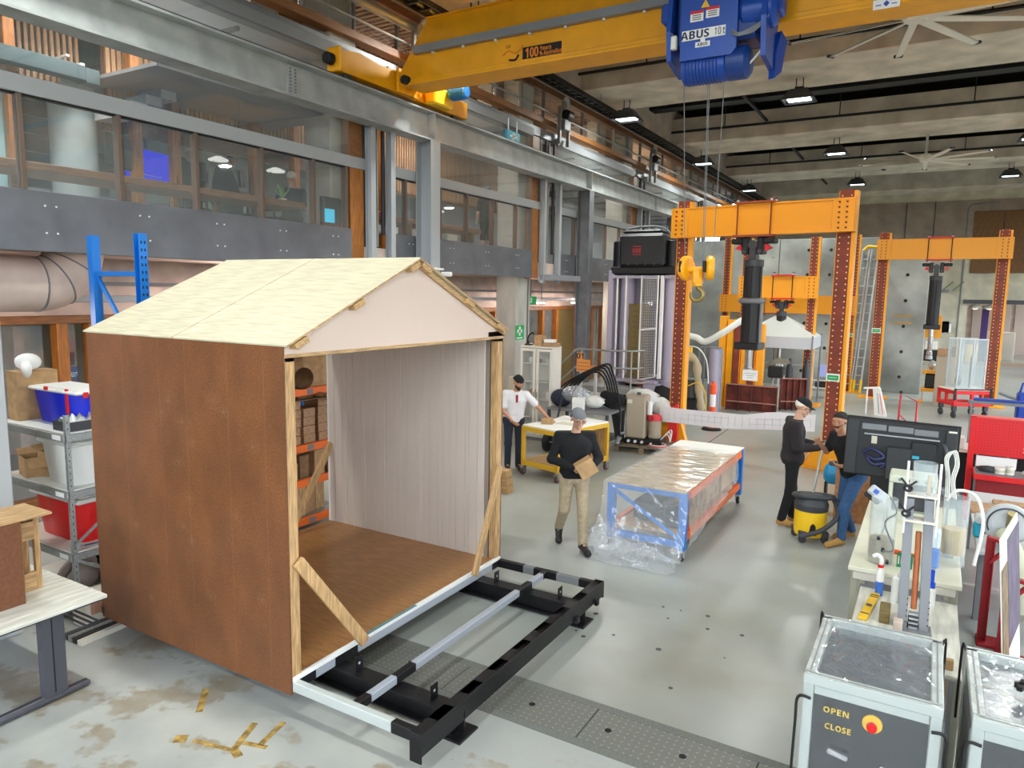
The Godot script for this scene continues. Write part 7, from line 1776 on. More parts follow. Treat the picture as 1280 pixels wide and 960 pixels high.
	solo("drag_chain", G.new().tube(curve([V(-0.9, 0.25, 0), V(-0.5, 0.12, 0.1), V(0.1, 0.08, 0.1), V(0.6, 0.3, 0.1)], 5), 0.05, 8), M["grey"], "grey hose lying on the floor right of the right portal", "hose", V(2.9, 0, -27.5))
	solo("blue_edge", G.new().bx(-0.5, 0.8, 0, 0.06, -0.05, 0.05, 0.01), M["binblue"], "blue steel length behind the red pegboard", "bar", V(1.4, 1.0, -18.6))
	solo("pipe_stand", G.new().bx(-0.6, 0.9, 0.94, 1.0, -0.08, 0.08).bx(-0.55, -0.5, 0, 0.94, -0.03, 0.03).bx(0.8, 0.85, 0, 0.94, -0.03, 0.03), M["grey"], "grey stand carrying the blue steel length", "stand", V(1.4, 0, -18.6))
	# screen on a trolley behind the right column
	var ms := thing("display_trolley", "white trolley with a lit screen behind the right column of the nearest portal", "trolley", V(-2.92, 0, -24.6))
	part("screen", G.new().bx(-0.12, 0.14, 0.68, 1.06, 0.0, 0.04, 0.01), glow("screenlilac", hexc("a9b4ee"), 0.9), ms)
	part("frame", G.new().tube([V(-0.3, 0, 0), V(-0.3, 1.5, 0), V(0.6, 1.5, 0), V(0.6, 0, 0)], 0.02, 8).tube([V(-0.3, 0.55, 0), V(0.6, 0.55, 0)], 0.02, 8), M["white"], ms)
	part("shelf", G.new().bx(-0.3, 0.6, 0.3, 0.34, -0.3, 0.2, 0.01), M["white"], ms)
	part("gear", G.new().bx(-0.2, 0.4, 0.34, 0.52, -0.2, 0.1, 0.03), M["black"], ms)

func build_middle() -> void:
	# ---- yellow cart with white top
	var TH := -0.25
	var c := thing("work_cart", "yellow steel cart with a white top and castors behind the man with the carton", "cart", V(-5.51, 0, -11.33), TH)
	var y: Material = M["yellowcart"]
	part("top", G.new().bx(-0.41, 0.41, 0.875, 0.9, -0.7, 0.7, 0.003), M["white"], c)
	part("rim", G.new().bx(-0.42, 0.42, 0.8, 0.875, 0.69, 0.72, 0.004).bx(-0.42, 0.42, 0.8, 0.875, -0.72, -0.69, 0.004), y, c)
	part("rim", G.new().bx(-0.43, -0.4, 0.8, 0.875, -0.69, 0.69, 0.004).bx(0.4, 0.43, 0.8, 0.875, -0.69, 0.69, 0.004), y, c)
	for x in [-0.4, 0.4]:
		for z in [-0.68, 0.68]:
			part("leg", G.new().bx(x - 0.03, x + 0.03, 0.16, 0.8, z - 0.03, z + 0.03, 0.004), y, c)
			var cs := part("castor", G.new().cyl(V(x - 0.02, 0.07, z), V(x + 0.02, 0.07, z), 0.07, 16, -1, 0.008), mat("castorbrown", hexc("5a3a30"), 0.6), c)
			part("fork", G.new().bx(x - 0.035, x + 0.035, 0.12, 0.16, z - 0.05, z + 0.05).bx(x - 0.035, x - 0.025, 0.05, 0.13, z - 0.03, z + 0.03).bx(x + 0.025, x + 0.035, 0.05, 0.13, z - 0.03, z + 0.03), M["grey"], cs)
	part("lower_shelf", G.new().bx(-0.4, 0.4, 0.25, 0.27, -0.68, 0.68, 0.003), M["pine_z"], c)
	part("shelf_rim", G.new().bx(-0.42, 0.42, 0.18, 0.27, 0.68, 0.71, 0.004).bx(-0.42, 0.42, 0.18, 0.27, -0.71, -0.68, 0.004).bx(-0.43, -0.4, 0.18, 0.27, -0.68, 0.68, 0.004).bx(0.4, 0.43, 0.18, 0.27, -0.68, 0.68, 0.004), y, c)
	part("end_panel", G.new().bx(-0.36, 0.36, 0.3, 0.78, -0.69, -0.67, 0.004), M["pine"], c)
	var b := Basis(Vector3.UP, TH)
	for q in [[-0.2, -0.28, 0.3, 0.3, 0.04, "white", "flat white paper pile on the yellow cart"], [0.05, 0.05, 0.32, 0.24, 0.004, "cream", "cream paper sheet lying at the middle of the yellow cart"]]:
		solo("paper_sheet", G.new().bx(-q[2] / 2, q[2] / 2, 0, q[4], -q[3] / 2, q[3] / 2), M[q[5]], q[6], "paper", V(-5.51, 0.9, -11.33) + b * V(q[0], 0, q[1]), TH + 0.2)
	solo("small_carton", G.new().bx(-0.1, 0.1, 0, 0.1, -0.07, 0.07, 0.005), M["card"], "small brown carton under the hand of the man in the pale polo", "box", V(-5.74, 0.9, -11.05), 0.3)
	# ---- stacked timber at the far corner of the house
	for i in 3:
		var lb := thing("timber_length", ["lowest pine timber length beyond the house", "middle pine timber length beyond the house", "topmost pine timber length beyond the house"][i], "timber", V(-6.05 - 0.02 * i, 0.0 + 0.125 * i, -9.6), 0.0, "pine timbers stacked beyond the house")
		part("board", G.new().bx(-0.45, 0.42, 0, 0.12, -0.1, 0.09, 0.004), M["pine_x"], lb)
	# ---- blue and orange bench under sheeting
	var t := thing("wheeled_bench", "blue and orange steel bench on castors with a plywood top under clear sheeting", "bench", V(-2.86, 0, -9.64))
	var x0 := -0.46
	var x1 := 0.46
	var z0 := -1.5
	var z1 := 1.5
	for x in [x0, x1]:
		for z in [z0 + 0.06, z1 - 0.06]:
			part("post", G.new().prof(cpoly(0.09, 0.09, 0.008), V(x, 0.15, z), V(x, 0.86, z), V(0, 0, 1.0)), M["blue_rack"], t)
			var w := part("castor", G.new().cyl(V(x - 0.02, 0.065, z), V(x + 0.02, 0.065, z), 0.065, 18, -1, 0.01), M["rubber"], t)
			part("fork", G.new().bx(x - 0.035, x + 0.035, 0.12, 0.15, z - 0.05, z + 0.05).bx(x + 0.022, x + 0.032, 0.05, 0.13, z - 0.025, z + 0.025).bx(x - 0.032, x - 0.022, 0.05, 0.13, z - 0.025, z + 0.025), M["alu"], w)
	for z in [z0 + 0.06, z1 - 0.06]:
		part("end_rail", G.new().bx(x0, x1, 0.79, 0.86, z - 0.03, z + 0.03, 0.006), M["blue_rack"], t)
		part("end_rail", G.new().bx(x0, x1, 0.17, 0.25, z - 0.03, z + 0.03, 0.006), M["blue_rack"], t)
		part("end_brace", G.new().bar(V(x0, 0.78, z), V(x1, 0.25, z), 0.03, 0.045, 0.004), M["blue_rack"], t)
	for x in [x0, x1]:
		for yy in [[0.74, 0.86], [0.24, 0.34]]: part("side_rail", G.new().bx(x - 0.035, x + 0.035, yy[0], yy[1], z0 + 0.12, z1 - 0.12, 0.006), M["orange_rack"], t)
	part("bench_top", G.new().bx(-0.5, 0.5, 0.86, 0.88, z0, z1, 0.003), mat("benchply", hexc("c9b596"), 0.6, 0, T["ply"], V(1, 1, 1)), t)
	part("white_sheet", G.new().bx(-0.5, 0.5, 0.88, 0.884, z0, z0 + 0.62, 0.001), M["white"], t)
	part("lower_shelf", G.new().bx(x0, x1, 0.3, 0.32, z0 + 0.1, z1 - 0.1), M["pine_z"], t)
	var bn := ["pine box at the far end inside the sheeted bench", "pine box in the middle inside the sheeted bench", "dark tool case at the near end inside the sheeted bench", "dark round motor at the near end inside the sheeted bench"]
	for i in 2: cardbox("pine_box", bn[i], V(-2.72, 0.325, -10.75 + i * 0.85), V(0.44, 0.36, 0.7), M["pine_z"])
	solo("tool_case", G.new().bx(-0.2, 0.2, 0, 0.26, -0.25, 0.25, 0.03), M["darkgrey"], bn[2], "case", V(-2.95, 0.325, -8.75))
	solo("electric_motor", G.new().cyl(V(-0.12, 0.13, 0), V(0.14, 0.13, 0), 0.13, 18, -1, 0.03).bx(-0.08, 0.1, 0, 0.05, -0.1, 0.1), M["black"], bn[3], "motor", V(-2.6, 0.325, -8.5))
	# crinkled clear film: over the top, down the ends and in a heap on the floor
	var f := thing("plastic_film", "crinkled clear plastic film draped over the bench and heaped on the floor", "film", V(-2.86, 0, -9.64))
	rng.seed = 77
	var fn := FastNoiseLite.new()
	fn.seed = 5; fn.frequency = 3.0; fn.fractal_octaves = 3
	var film := mat("filmtop", Color(0.95, 0.96, 0.97, 0.15), 0.16)
	film.transparency = BaseMaterial3D.TRANSPARENCY_ALPHA
	var rows := []
	for i in 61:
		var rr := PackedVector3Array()
		for j in 19:
			var u := -0.53 + 1.06 * j / 18.0
			var z := 1.54 - 2.5 * i / 60.0
			rr.append(V(u, 0.889 + 0.012 * fn.get_noise_2d(u * 0.6, z * 2.2) + 0.006, z))
		rows.append(rr)
	part("top_film", G.new().sheet(rows), film, f)
	# front curtain
	rows = []
	for i in 25:
		var rr := PackedVector3Array()
		for j in 31:
			var u := j / 30.0
			var v := i / 24.0
			var fold := 0.05 * v * fn.get_noise_2d(u * 2.2, v * 0.5) + 0.03 * fn.get_noise_2d(u * 4.0, v * 3.0)
			rr.append(V(-0.54 + 1.08 * u - 0.12 * v * v * (1.0 - u), 0.89 - 0.8 * v, 1.545 + fold + 0.22 * v * v * v))
		rows.append(rr)
	part("front_film", G.new().sheet(rows), M["film"], f)
	# side curtain on the right
	rows = []
	for i in 15:
		var rr := PackedVector3Array()
		for j in 41:
			var u := j / 40.0
			var v := i / 14.0
			rr.append(V(0.545 + 0.03 * v + 0.04 * v * fn.get_noise_2d(u * 5.0, v * 0.4), 0.89 - (0.66 - 0.3 * u) * v, 1.54 - 2.4 * u))
		rows.append(rr)
	part("side_film", G.new().sheet(rows), M["film"], f)
	# heap on the floor
	for q in [[-0.06, 1.72, 0.5, 0.28, 0.26, 3.0], [-0.5, 1.5, 0.3, 0.26, 0.42, 9.0]]:
		rows = []
		for i in 31:
			var rr := PackedVector3Array()
			for j in 39:
				var u := j / 19.0 - 1.0
				var v := i / 15.0 - 1.0
				var r := clampf(1.0 - sqrt(u * u + v * v), 0.0, 1.0)
				var nz := fn.get_noise_2d(u * 0.8 + q[5], v * 0.8)
				rr.append(V(q[0] + u * q[2] * (1.0 + 0.25 * fn.get_noise_2d(u * 0.5 + q[5], v * 0.5)), 0.012 + sqrt(r) * q[4] * (0.5 + 0.75 * absf(nz)) + 0.09 * absf(fn.get_noise_2d(u * 2.6, v * 2.6 + q[5])) * minf(1.0, r * 5.0), q[1] + v * q[3] * (1.0 + 0.3 * fn.get_noise_2d(v * 0.5, u * 0.5 + q[5]))))
			rows.append(rr)
		part("film_heap", G.new().sheet(rows), M["film"], f)

func build_right() -> void:
	# ---- vacuum cleaner
	var v := thing("wet_vacuum", "yellow and black drum vacuum cleaner with coiled hose between the two workers", "vacuum cleaner", V(-1.2, 0, -9.92), 0.3)
	part("drum", G.new().lathe([Vector2(0, 0.08), Vector2(0.185, 0.08), Vector2(0.2, 0.12), Vector2(0.205, 0.42), Vector2(0, 0.42)], 26), M["yellow"], v)
	part("motor_head", G.new().lathe([Vector2(0.21, 0.42), Vector2(0.215, 0.5), Vector2(0.17, 0.6), Vector2(0.1, 0.62), Vector2(0, 0.62)], 26), M["darkgrey"], v)
	for i in 4:
		var a := TAU * i / 4.0 + 0.6
		part("castor", G.new().cyl(V(cos(a) * 0.2, 0.05, sin(a) * 0.2 - 0.02), V(cos(a) * 0.2, 0.05, sin(a) * 0.2 + 0.02), 0.05, 12).bx(cos(a) * 0.2 - 0.05, cos(a) * 0.2 + 0.05, 0.08, 0.16, sin(a) * 0.2 - 0.05, sin(a) * 0.2 + 0.05, 0.015), M["darkgrey"], v)
	part("hose", G.new().tube(arc(V(0.02, 0.6, 0), V(0.24, 0, 0), V(0, 0.03, 0.2), 0.2, TAU, 24) + curve([V(0.27, 0.58, 0), V(0.3, 0.4, 0.16), V(0.1, 0.22, 0.26), V(-0.16, 0.12, 0.28)], 6), 0.032, 10), M["grey"] if false else M["darkgrey"], v)
	part("badge", G.new().prof(PackedVector2Array([Vector2(-0.05, 0), Vector2(0.05, 0), Vector2(0.03, 0.13), Vector2(0, 0.16), Vector2(-0.03, 0.13)]), V(0, 0.12, 0.205), V(0, 0.12, 0.212)), M["black"], v)
	part("wand", G.new().tube([V(0.02, 0.55, -0.1), V(0.1, 1.1, -0.15), V(0.14, 1.28, -0.16)], 0.016, 8), M["alu"], v)
	# plywood boards and blue compressor behind the workers
	solo("plywood_panel", G.new().bx(-0.62, 0.5, 0, 0.93, -0.012, 0.012, 0.002), mat("plypanel", hexc("c58a58"), 0.6, 0, T["ply"], V(2, 2, 2)), "warm brown plywood panel leaning behind the man in jeans", "panel", V(-0.42, 0.0, -11.0), -0.1)
	var bc := thing("blue_tank", "round blue compressor tank on black legs beside the plywood panel", "compressor", V(-1.12, 0, -11.3))
	part("tank", G.new().cyl(V(-0.1, 0.62, 0), V(0.14, 0.62, 0), 0.16, 20, -1, 0.06), mat("tankblue", hexc("1f8fc4"), 0.4), bc)
	part("leg", G.new().bx(-0.08, -0.05, 0, 0.5, -0.1, 0.1).bx(0.08, 0.11, 0, 0.5, -0.1, 0.1), M["black"], bc)
	# ---- display turned with its back to us, on a dark stand
	var d := thing("flat_display", "large black display seen from behind on a dark stand, beside the man in jeans", "display", V(-0.225, 0, -9.42), -0.04)
	part("back_shell", G.new().box(V(0, 1.42, 0), V(1.14, 0.68, 0.05), 0.012, Basis(Vector3.FORWARD, 0.012)), mat("tvback", hexc("1f2123"), 0.45), d)
	part("bezel", G.new().box(V(0, 1.42, -0.03), V(1.18, 0.72, 0.02), 0.006, Basis(Vector3.FORWARD, 0.012)), M["jet"], d)
	part("side_column", G.new().box(V(-0.51, 1.42, 0.035), V(0.13, 0.66, 0.03), 0.008, Basis(Vector3.FORWARD, 0.012)), mat("tvcol", hexc("2b2d2f"), 0.5), d)
	part("side_column", G.new().box(V(0.51, 1.40, 0.035), V(0.12, 0.66, 0.03), 0.008, Basis(Vector3.FORWARD, 0.012)), M["tvcol"], d)
	for q in [[-0.28, 1.68, 0.26, 0.07], [-0.0, 1.675, 0.26, 0.07], [0.26, 1.665, 0.24, 0.07]]:
		part("vent_grille", G.new().bx(q[0] - q[2] / 2, q[0] + q[2] / 2, q[1] - q[3] / 2, q[1] + q[3] / 2, 0.025, 0.034, 0.003), M["grey"], d)
	part("mount_rail", G.new().bx(-0.38, 0.40, 1.585, 1.6, 0.025, 0.05, 0.003), M["alu"], d)
	part("cover_plate", G.new().bx(-0.13, 0.13, 1.08, 1.47, 0.03, 0.09, 0.012), M["tvcol"], d)
	part("cover_plate", G.new().bx(0.12, 0.38, 1.2, 1.56, 0.025, 0.07, 0.012), M["tvback"], d)
	part("sticker", G.new().bx(0.14, 0.21, 1.36, 1.395, 0.07, 0.072), mat("stickerblue", hexc("2aa3b8"), 0.5), d)
	part("cable_bundle", G.new().tube(curve([V(-0.38, 1.36, 0.06), V(-0.3, 1.42, 0.07), V(-0.22, 1.40, 0.09), V(-0.15, 1.34, 0.07), V(-0.24, 1.30, 0.09), V(-0.34, 1.33, 0.06), V(-0.26, 1.24, 0.08), V(-0.14, 1.26, 0.07), V(-0.18, 1.2, 0.06)], 5), 0.02, 6), mat("cableblue", hexc("20264e"), 0.5), d)
	part("yellow_label", G.new().bx(-0.3, -0.24, 1.48, 1.57, 0.03, 0.036, 0.002), M["cream"], d)
	part("handle", G.new().tube(curve([V(0.44, 1.56, 0.06), V(0.47, 1.5, 0.12), V(0.48, 1.3, 0.12), V(0.46, 1.2, 0.06)], 5), 0.022, 8), M["darkgrey"], d)
	part("corner_label", G.new().bx(0.48, 0.56, 1.70, 1.72, 0.052, 0.054), M["offwhite"], d)
	part("stand_post", G.new().bx(-0.28, 0.42, 0.55, 1.1, -0.1, 0.02, 0.01), M["jet"], d)
	part("stand_base", G.new().bx(-0.3, 0.5, 0.0, 0.55, -0.3, 0.1, 0.02), M["black"], d)
	# ---- long bench with instruments
	var b := thing("instrument_bench", "cream topped bench crowded with clear tubes and instruments at right", "bench", V(-0.05, 0, -8.1))
	part("top", G.new().bx(-0.42, 0.42, 0.86, 0.9, -0.98, 1.5, 0.006), mat("benchcream", hexc("d5d4bf"), 0.5), b)
	part("apron", G.new().bx(-0.38, 0.38, 0.78, 0.86, 1.42, 1.46, 0.004), M["offwhite"], b)
	for x in [-0.37, 0.37]:
		for z in [-0.9, 0.3, 1.4]: part("leg", G.new().bx(x - 0.03, x + 0.03, 0, 0.86, z - 0.03, z + 0.03, 0.004), mat("benchleg", hexc("a3a08c"), 0.6), b)
	part("lower_shelf", G.new().bx(-0.38, 0.38, 0.3, 0.33, -0.96, 1.4), M["midgrey"], b)
	var tk := thing("clear_tank", "clear acrylic cylinder half filled with sand on the bench, left", "cylinder", V(-0.24, 0.9, -6.85))
	part("wall", G.new().lathe([Vector2(0.105, 0), Vector2(0.105, 0.58), Vector2(0.098, 0.58), Vector2(0.098, 0.012)], 30), M["acrylic"], tk)
	part("sand", G.new().cyl(V(0, 0.012, 0), V(0, 0.22, 0), 0.096, 28), mat("sand", hexc("a9966e"), 0.9, 0, T["fine"], V(4, 4, 4)), tk)
	for i in 3: part("valve", G.new().cyl(V(0.06 - 0.04 * i, 0.05 + 0.1 * i, 0.1), V(0.06 - 0.04 * i, 0.05 + 0.1 * i, 0.15), 0.014, 8), M["black"], tk)
	part("tube_line", G.new().tube(curve([V(0.02, 0.15, 0.15), V(0.1, 0.2, 0.2), V(0.02, 0.4, 0.16), V(0.1, 0.5, 0.12), V(0.04, 0.62, 0.1)], 6), 0.007, 6), M["grey"], tk)
	var t2 := thing("clear_tank", "tall clear acrylic tank with a tan bottom layer on the bench, right", "cylinder", V(0.3, 0.9, -7.15))
	part("wall", G.new().lathe([Vector2(0.1, 0), Vector2(0.1, 0.6), Vector2(0.093, 0.6), Vector2(0.093, 0.012)], 28), M["acrylic"], t2)
	part("liquid", G.new().cyl(V(0, 0.1, 0), V(0, 0.32, 0), 0.091, 26), M["water_tan"], t2)
	part("hose", G.new().tube(curve([V(-0.08, 0.56, 0), V(0.0, 0.66, 0), V(0.14, 0.62, 0), V(0.2, 0.4, 0.05), V(0.16, 0.05, 0.1)], 6), 0.014, 8), M["white"], t2)
	var jg := thing("plastic_jug", "translucent jug with blue liquid between the bench tanks", "jug", V(0.14, 0.9, -6.98))
	part("liquid", G.new().bx(-0.062, 0.062, 0.0, 0.17, -0.062, 0.062, 0.015), mat("blueliquid", hexc("6f93d6"), 0.3), jg)
	part("body", G.new().bx(-0.062, 0.062, 0.17, 0.34, -0.062, 0.062, 0.02), mat("jugwhite", hexc("cfdde6"), 0.4), jg)
	part("cap", G.new().cyl(V(-0.03, 0.34, 0), V(-0.03, 0.37, 0), 0.025, 12), M["black"], jg)
	var me := thing("meter", "tilted grey handheld meter with a blue badge on a clamp arm", "meter", V(-0.33, 1.22, -7.6))
	part("case", G.new().box(V(0, 0.1, 0), V(0.18, 0.1, 0.05), 0.015, Basis(Vector3.FORWARD, 0.6) * Basis(Vector3.RIGHT, -0.4)), M["lightgrey"], me)
	part("grip", G.new().box(V(-0.05, 0.05, -0.01), V(0.16, 0.05, 0.05), 0.015, Basis(Vector3.FORWARD, 0.6)), M["black"], me)
	part("badge", G.new().box(V(-0.015, 0.125, 0.024), V(0.045, 0.04, 0.02), 0.002, Basis(Vector3.FORWARD, 0.6) * Basis(Vector3.RIGHT, -0.4)), mat("badgeblue", hexc("2558b8"), 0.5), me)
	part("arm", G.new().tube(curve([V(0.05, 0.05, 0), V(0.1, -0.05, 0), V(0.08, -0.2, 0.05), V(0.05, -0.32, 0.02)], 5), 0.012, 6), M["lightgrey"], me)
	var os := thing("control_unit", "grey-green bench control unit with an open dark front behind the clear tank", "instrument", V(-0.07, 0.9, -8.5))
	part("case", G.new().bx(-0.2, 0.24, 0.38, 0.46, -0.2, 0.15, 0.01).bx(-0.2, -0.16, 0, 0.38, -0.2, 0.15, 0.01).bx(0.2, 0.24, 0, 0.38, -0.2, 0.15, 0.01).bx(-0.16, 0.2, 0, 0.08, -0.2, 0.15), mat("instgreen", hexc("c0c4b2"), 0.5), os)
	part("dark_front", G.new().bx(-0.16, 0.2, 0.08, 0.38, -0.2, 0.05), M["darkgrey"], os)
	for i in 4: part("knob", G.new().cyl(V(-0.1 + i * 0.08, 0.42, 0.15), V(-0.1 + i * 0.08, 0.42, 0.17), 0.014, 10), M["grey"], os)
	var pu := thing("crate", "purple plastic crate under the far end of the bench", "crate", V(-0.2, 0.34, -8.75))
	for i in 4: part("slat", G.new().bx(-0.18, 0.18, i * 0.06, i * 0.06 + 0.04, 0.16, 0.18, 0.004).bx(-0.2, -0.18, i * 0.06, i * 0.06 + 0.04, -0.18, 0.18, 0.004), M["purple"], pu)
	part("floor", G.new().bx(-0.2, 0.2, 0, 0.02, -0.18, 0.18), M["purple"], pu)
	solo("orange_tool", G.new().cyl(V(-0.08, 0.02, 0), V(0.1, 0.02, 0.02), 0.022, 10, 0.014), M["orange"], "orange handled tool lying behind the sand cylinder", "tool", V(-0.06, 0.9, -7.15))
	var pc := thing("circuit_board", "green circuit board with bright tracks standing on the bench", "circuit board", V(-0.06, 0.9, -6.8))
	part("board", G.new().bx(-0.05, 0.07, 0, 0.13, -0.01, 0.0), mat("pcb", hexc("1f7a4b"), 0.4), pc)
	for i in 5: part("track", G.new().bx(-0.04 + i * 0.02, -0.032 + i * 0.02, 0.03, 0.1 - 0.01 * (i % 3), 0.0, 0.003), M["whiteplastic"], pc)
	# ---- white table with the specimen tower
	var wt := thing("white_table", "white topped table in front of the instrument bench, holding the steel tower", "table", V(0.0, 0, -5.95))
	part("top", G.new().bx(-0.36, 0.345, 0.73, 0.75, -0.62, 0.72, 0.004), M["laminate"], wt)
	for x in [-0.32, 0.3]:
		for z in [-0.58, 0.66]: part("leg", G.new().bx(x - 0.025, x + 0.025, 0, 0.73, z - 0.025, z + 0.025, 0.003), M["lightgrey"], wt)
	part("side_board", G.new().bx(0.30, 0.345, 0.05, 0.73, -0.55, 0.7, 0.003), M["cream"], wt)
	var tw := thing("test_tower", "tall twin-channel steel tower with a clear cylinder on top, standing on the white table", "instrument", V(0.045, 0.75, -5.9), 0.05)
	for x in [-0.07, 0.07]:
		part("channel", G.new().prof(cpoly(0.06, 0.075, 0.005), V(x, 0, 0), V(x * 0.9 - 0.03, 1.0, 0), V(0, 0, 1)), M["midgrey"], tw)
		for i in 5: part("hole", G.new().cyl(V(x + 0.02, 0.06 + i * 0.045, 0.038), V(x + 0.02, 0.06 + i * 0.045, 0.04), 0.005, 8), M["jet"], tw)
	part("foot", G.new().bx(-0.12, 0.12, 0, 0.012, -0.08, 0.08, 0.002), M["grey"], tw)
	part("copper_tube", G.new().cyl(V(-0.005, 0.16, 0), V(-0.015, 0.75, 0), 0.02, 14), mat("copper", hexc("b5673e"), 0.5), tw)
	for i in 7: part("weight_disc", G.new().bx(-0.032, 0.032, 0.012 + i * 0.017, 0.024 + i * 0.017, -0.03, 0.03, 0.002), M["darkgrey"] if i % 2 else M["lightgrey"], tw)
	for q in [[0.83, 0.0], [1.02, 0.0]]: part("ring_plate", G.new().bx(-0.125, 0.09, q[0], q[0] + 0.014, -0.07, 0.07, 0.003), M["offwhite"], tw)
	for x in [-0.12, 0.085]: part("thin_rod", G.new().cyl(V(x, 0.74, 0.05), V(x, 1.28, 0.05), 0.009, 8), M["white"], tw)
	part("clear_cylinder", G.new().lathe([Vector2(0.078, 1.035), Vector2(0.078, 1.27), Vector2(0.072, 1.27), Vector2(0.072, 1.035)], 26, Transform3D(Basis(), V(-0.01, 0, 0))), M["acrylic"], tw)
	part("specimen", G.new().bx(0.01, 0.035, 1.035, 1.18, -0.01, 0.015, 0.003), M["pine"], tw)
	for yy in [0.86, 1.05]:
		var cl := part("clamp", G.new().tube(arc(V(-0.11, yy + 0.03, 0.06), V(0.025, 0, 0), V(0, 0.02, 0), 0, TAU, 10), 0.01, 6), M["black"], tw)
		part("clamp_wing", G.new().bar(V(-0.11, yy + 0.04, 0.06), V(-0.16, yy + 0.1, 0.06), 0.01, 0.014).bar(V(-0.11, yy + 0.04, 0.06), V(-0.06, yy + 0.09, 0.06), 0.01, 0.014), M["black"], cl)
	for i in 3: solo("white_cable", G.new().tube(curve([V(0, 0, 0), V(-0.01, 0.2, 0), V(-0.03, 0.34, 0.0), V(0.02, 0.4 + 0.01 * i, 0), V(0.05, 0.3, 0), V(0.03, 0.16, 0), V(0.055, 0.0, 0)], 6), 0.006, 6), M["whiteplastic"], ["white cable loop, innermost of the coil right of the tower", "white cable loop in the middle of the coil right of the tower", "white cable loop, outermost of the coil right of the tower"][i], "cable", V(0.21 + 0.012 * i, 1.5, -7.1 + 0.02 * i))
	solo("coil_stand", G.new().bx(-0.05, 0.12, 0.58, 0.6, -0.05, 0.05).bx(0.03, 0.05, 0, 0.58, -0.01, 0.01).bx(-0.05, 0.12, 0, 0.012, -0.06, 0.06), M["grey"], "small grey stand holding the white cable coil", "stand", V(0.2, 0.9, -7.35))
	var lv := thing("spirit_level", "yellow spirit level lying on the left of the white table", "level", V(-0.262, 0.752, -6.15), -0.1)
	part("body", G.new().bx(-0.032, 0.032, 0, 0.02, -0.28, 0.3, 0.004), mat("levelyellow", hexc("f0c21e"), 0.45), lv)
	part("vial", G.new().cyl(V(0, 0.02, 0.02), V(0, 0.024, 0.02), 0.024, 16), M["darkgrey"], lv)
	for z in [-0.22, -0.18, 0.2]: part("end_band", G.new().bx(-0.03, 0.03, 0.02, 0.022, z - 0.008, z + 0.008), M["black"], lv)
	var br := [[-0.145, -5.92, 0.07, 0.14, 0.09, "wood_old", "mossy brown block beside the spirit level"], [-0.05, -5.72, 0.06, 0.12, 0.08, "peach", "pale plain block left of the tower foot"], [-0.03, -6.1, 0.06, 0.05, 0.05, "pine", "small pine block left of the tower foot"], [0.27, -5.36, 0.05, 0.07, 0.04, "card", "small brown block at the right edge of the white table"]]
	for q in br: solo("block", G.new().bx(-q[2] / 2, q[2] / 2, 0, q[3], -q[4] / 2, q[4] / 2, 0.004), M[q[5]], q[6], "block", V(q[0], 0.75, q[1]))
	var sp := thing("spray_bottle", "white and blue spray bottle with a red collar on the white table", "bottle", V(-0.215, 0.75, -6.45))
	part("body", G.new().lathe([Vector2(0, 0), Vector2(0.03, 0), Vector2(0.03, 0.1), Vector2(0.024, 0.2), Vector2(0, 0.2)], 18), mat("sprayblue", hexc("3c6cc0"), 0.4), sp)
	part("upper_body", G.new().lathe([Vector2(0.027, 0.12), Vector2(0.026, 0.2), Vector2(0.018, 0.24), Vector2(0, 0.24)], 18, Transform3D(Basis.from_scale(V(1.12, 1, 1.12)), Vector3.ZERO)), M["white"], sp)
	part("collar", G.new().cyl(V(0, 0.24, 0), V(0, 0.265, 0), 0.024, 14), M["red"], sp)
	part("trigger_head", G.new().tube(curve([V(0, 0.26, 0), V(0.0, 0.31, 0), V(-0.03, 0.34, 0), V(-0.06, 0.32, 0.0)], 4), 0.018, 8), M["white"], sp)
	for q in [[-0.10, -6.35, 0.026, 0.24, "clearwhite", "clear plain bottle behind the tower foot, left"], [-0.06, -6.42, 0.025, 0.27, "whiteplastic", "taller white bottle behind the tower foot"]]:
		solo("bottle", G.new().lathe([Vector2(0, 0), Vector2(q[2], 0), Vector2(q[2], q[3] * 0.85), Vector2(q[2] * 0.5, q[3] * 0.95), Vector2(q[2] * 0.5, q[3]), Vector2(0, q[3])], 16), M[q[4]], q[5], "bottle", V(q[0], 0.75, q[1]))
	var bb := thing("squeeze_bottle", "white squeeze bottle with blue collar and nozzle right of the tower", "bottle", V(0.155, 0.75, -6.45))
	part("body", G.new().lathe([Vector2(0, 0), Vector2(0.034, 0), Vector2(0.034, 0.13), Vector2(0.02, 0.16), Vector2(0, 0.16)], 16), M["white"], bb)
	part("collar", G.new().cyl(V(0, 0.15, 0), V(0, 0.19, 0), 0.026, 14), mat("capblue", hexc("1c4fd0"), 0.4), bb)
	part("nozzle", G.new().bar(V(0, 0.19, 0), V(0.0, 0.3, 0.0), 0.03, 0.03, 0.006), M["capblue"], bb)
	# ---- two boxed machines under clear covers in the foreground
	machine("covered machine with aluminium frame, emergency stop and OPEN and CLOSE lettering, bottom right", V(-0.14, 0, -4.76), true)
	machine("second covered machine cut by the right picture edge, with black valve on top", V(0.70, 0, -4.76), false)
	# ---- red bench with pegboard
	var r := thing("red_workbench", "bright red steel workbench with pegboard back and shelves at the right edge", "bench", V(1.22, 0, -12.6), 0.0)
	part("side_frame", G.new().bx(-0.62, -0.54, 0.02, 1.48, -0.05, 0.03, 0.006), M["red"], r)
	part("side_frame", G.new().bx(0.56, 0.64, 0.02, 1.48, -0.05, 0.03, 0.006), M["red"], r)
	var pg := part("pegboard", G.new().bx(-0.54, 0.56, 0.90, 1.46, -0.02, 0.0, 0.003), M["red"], r)
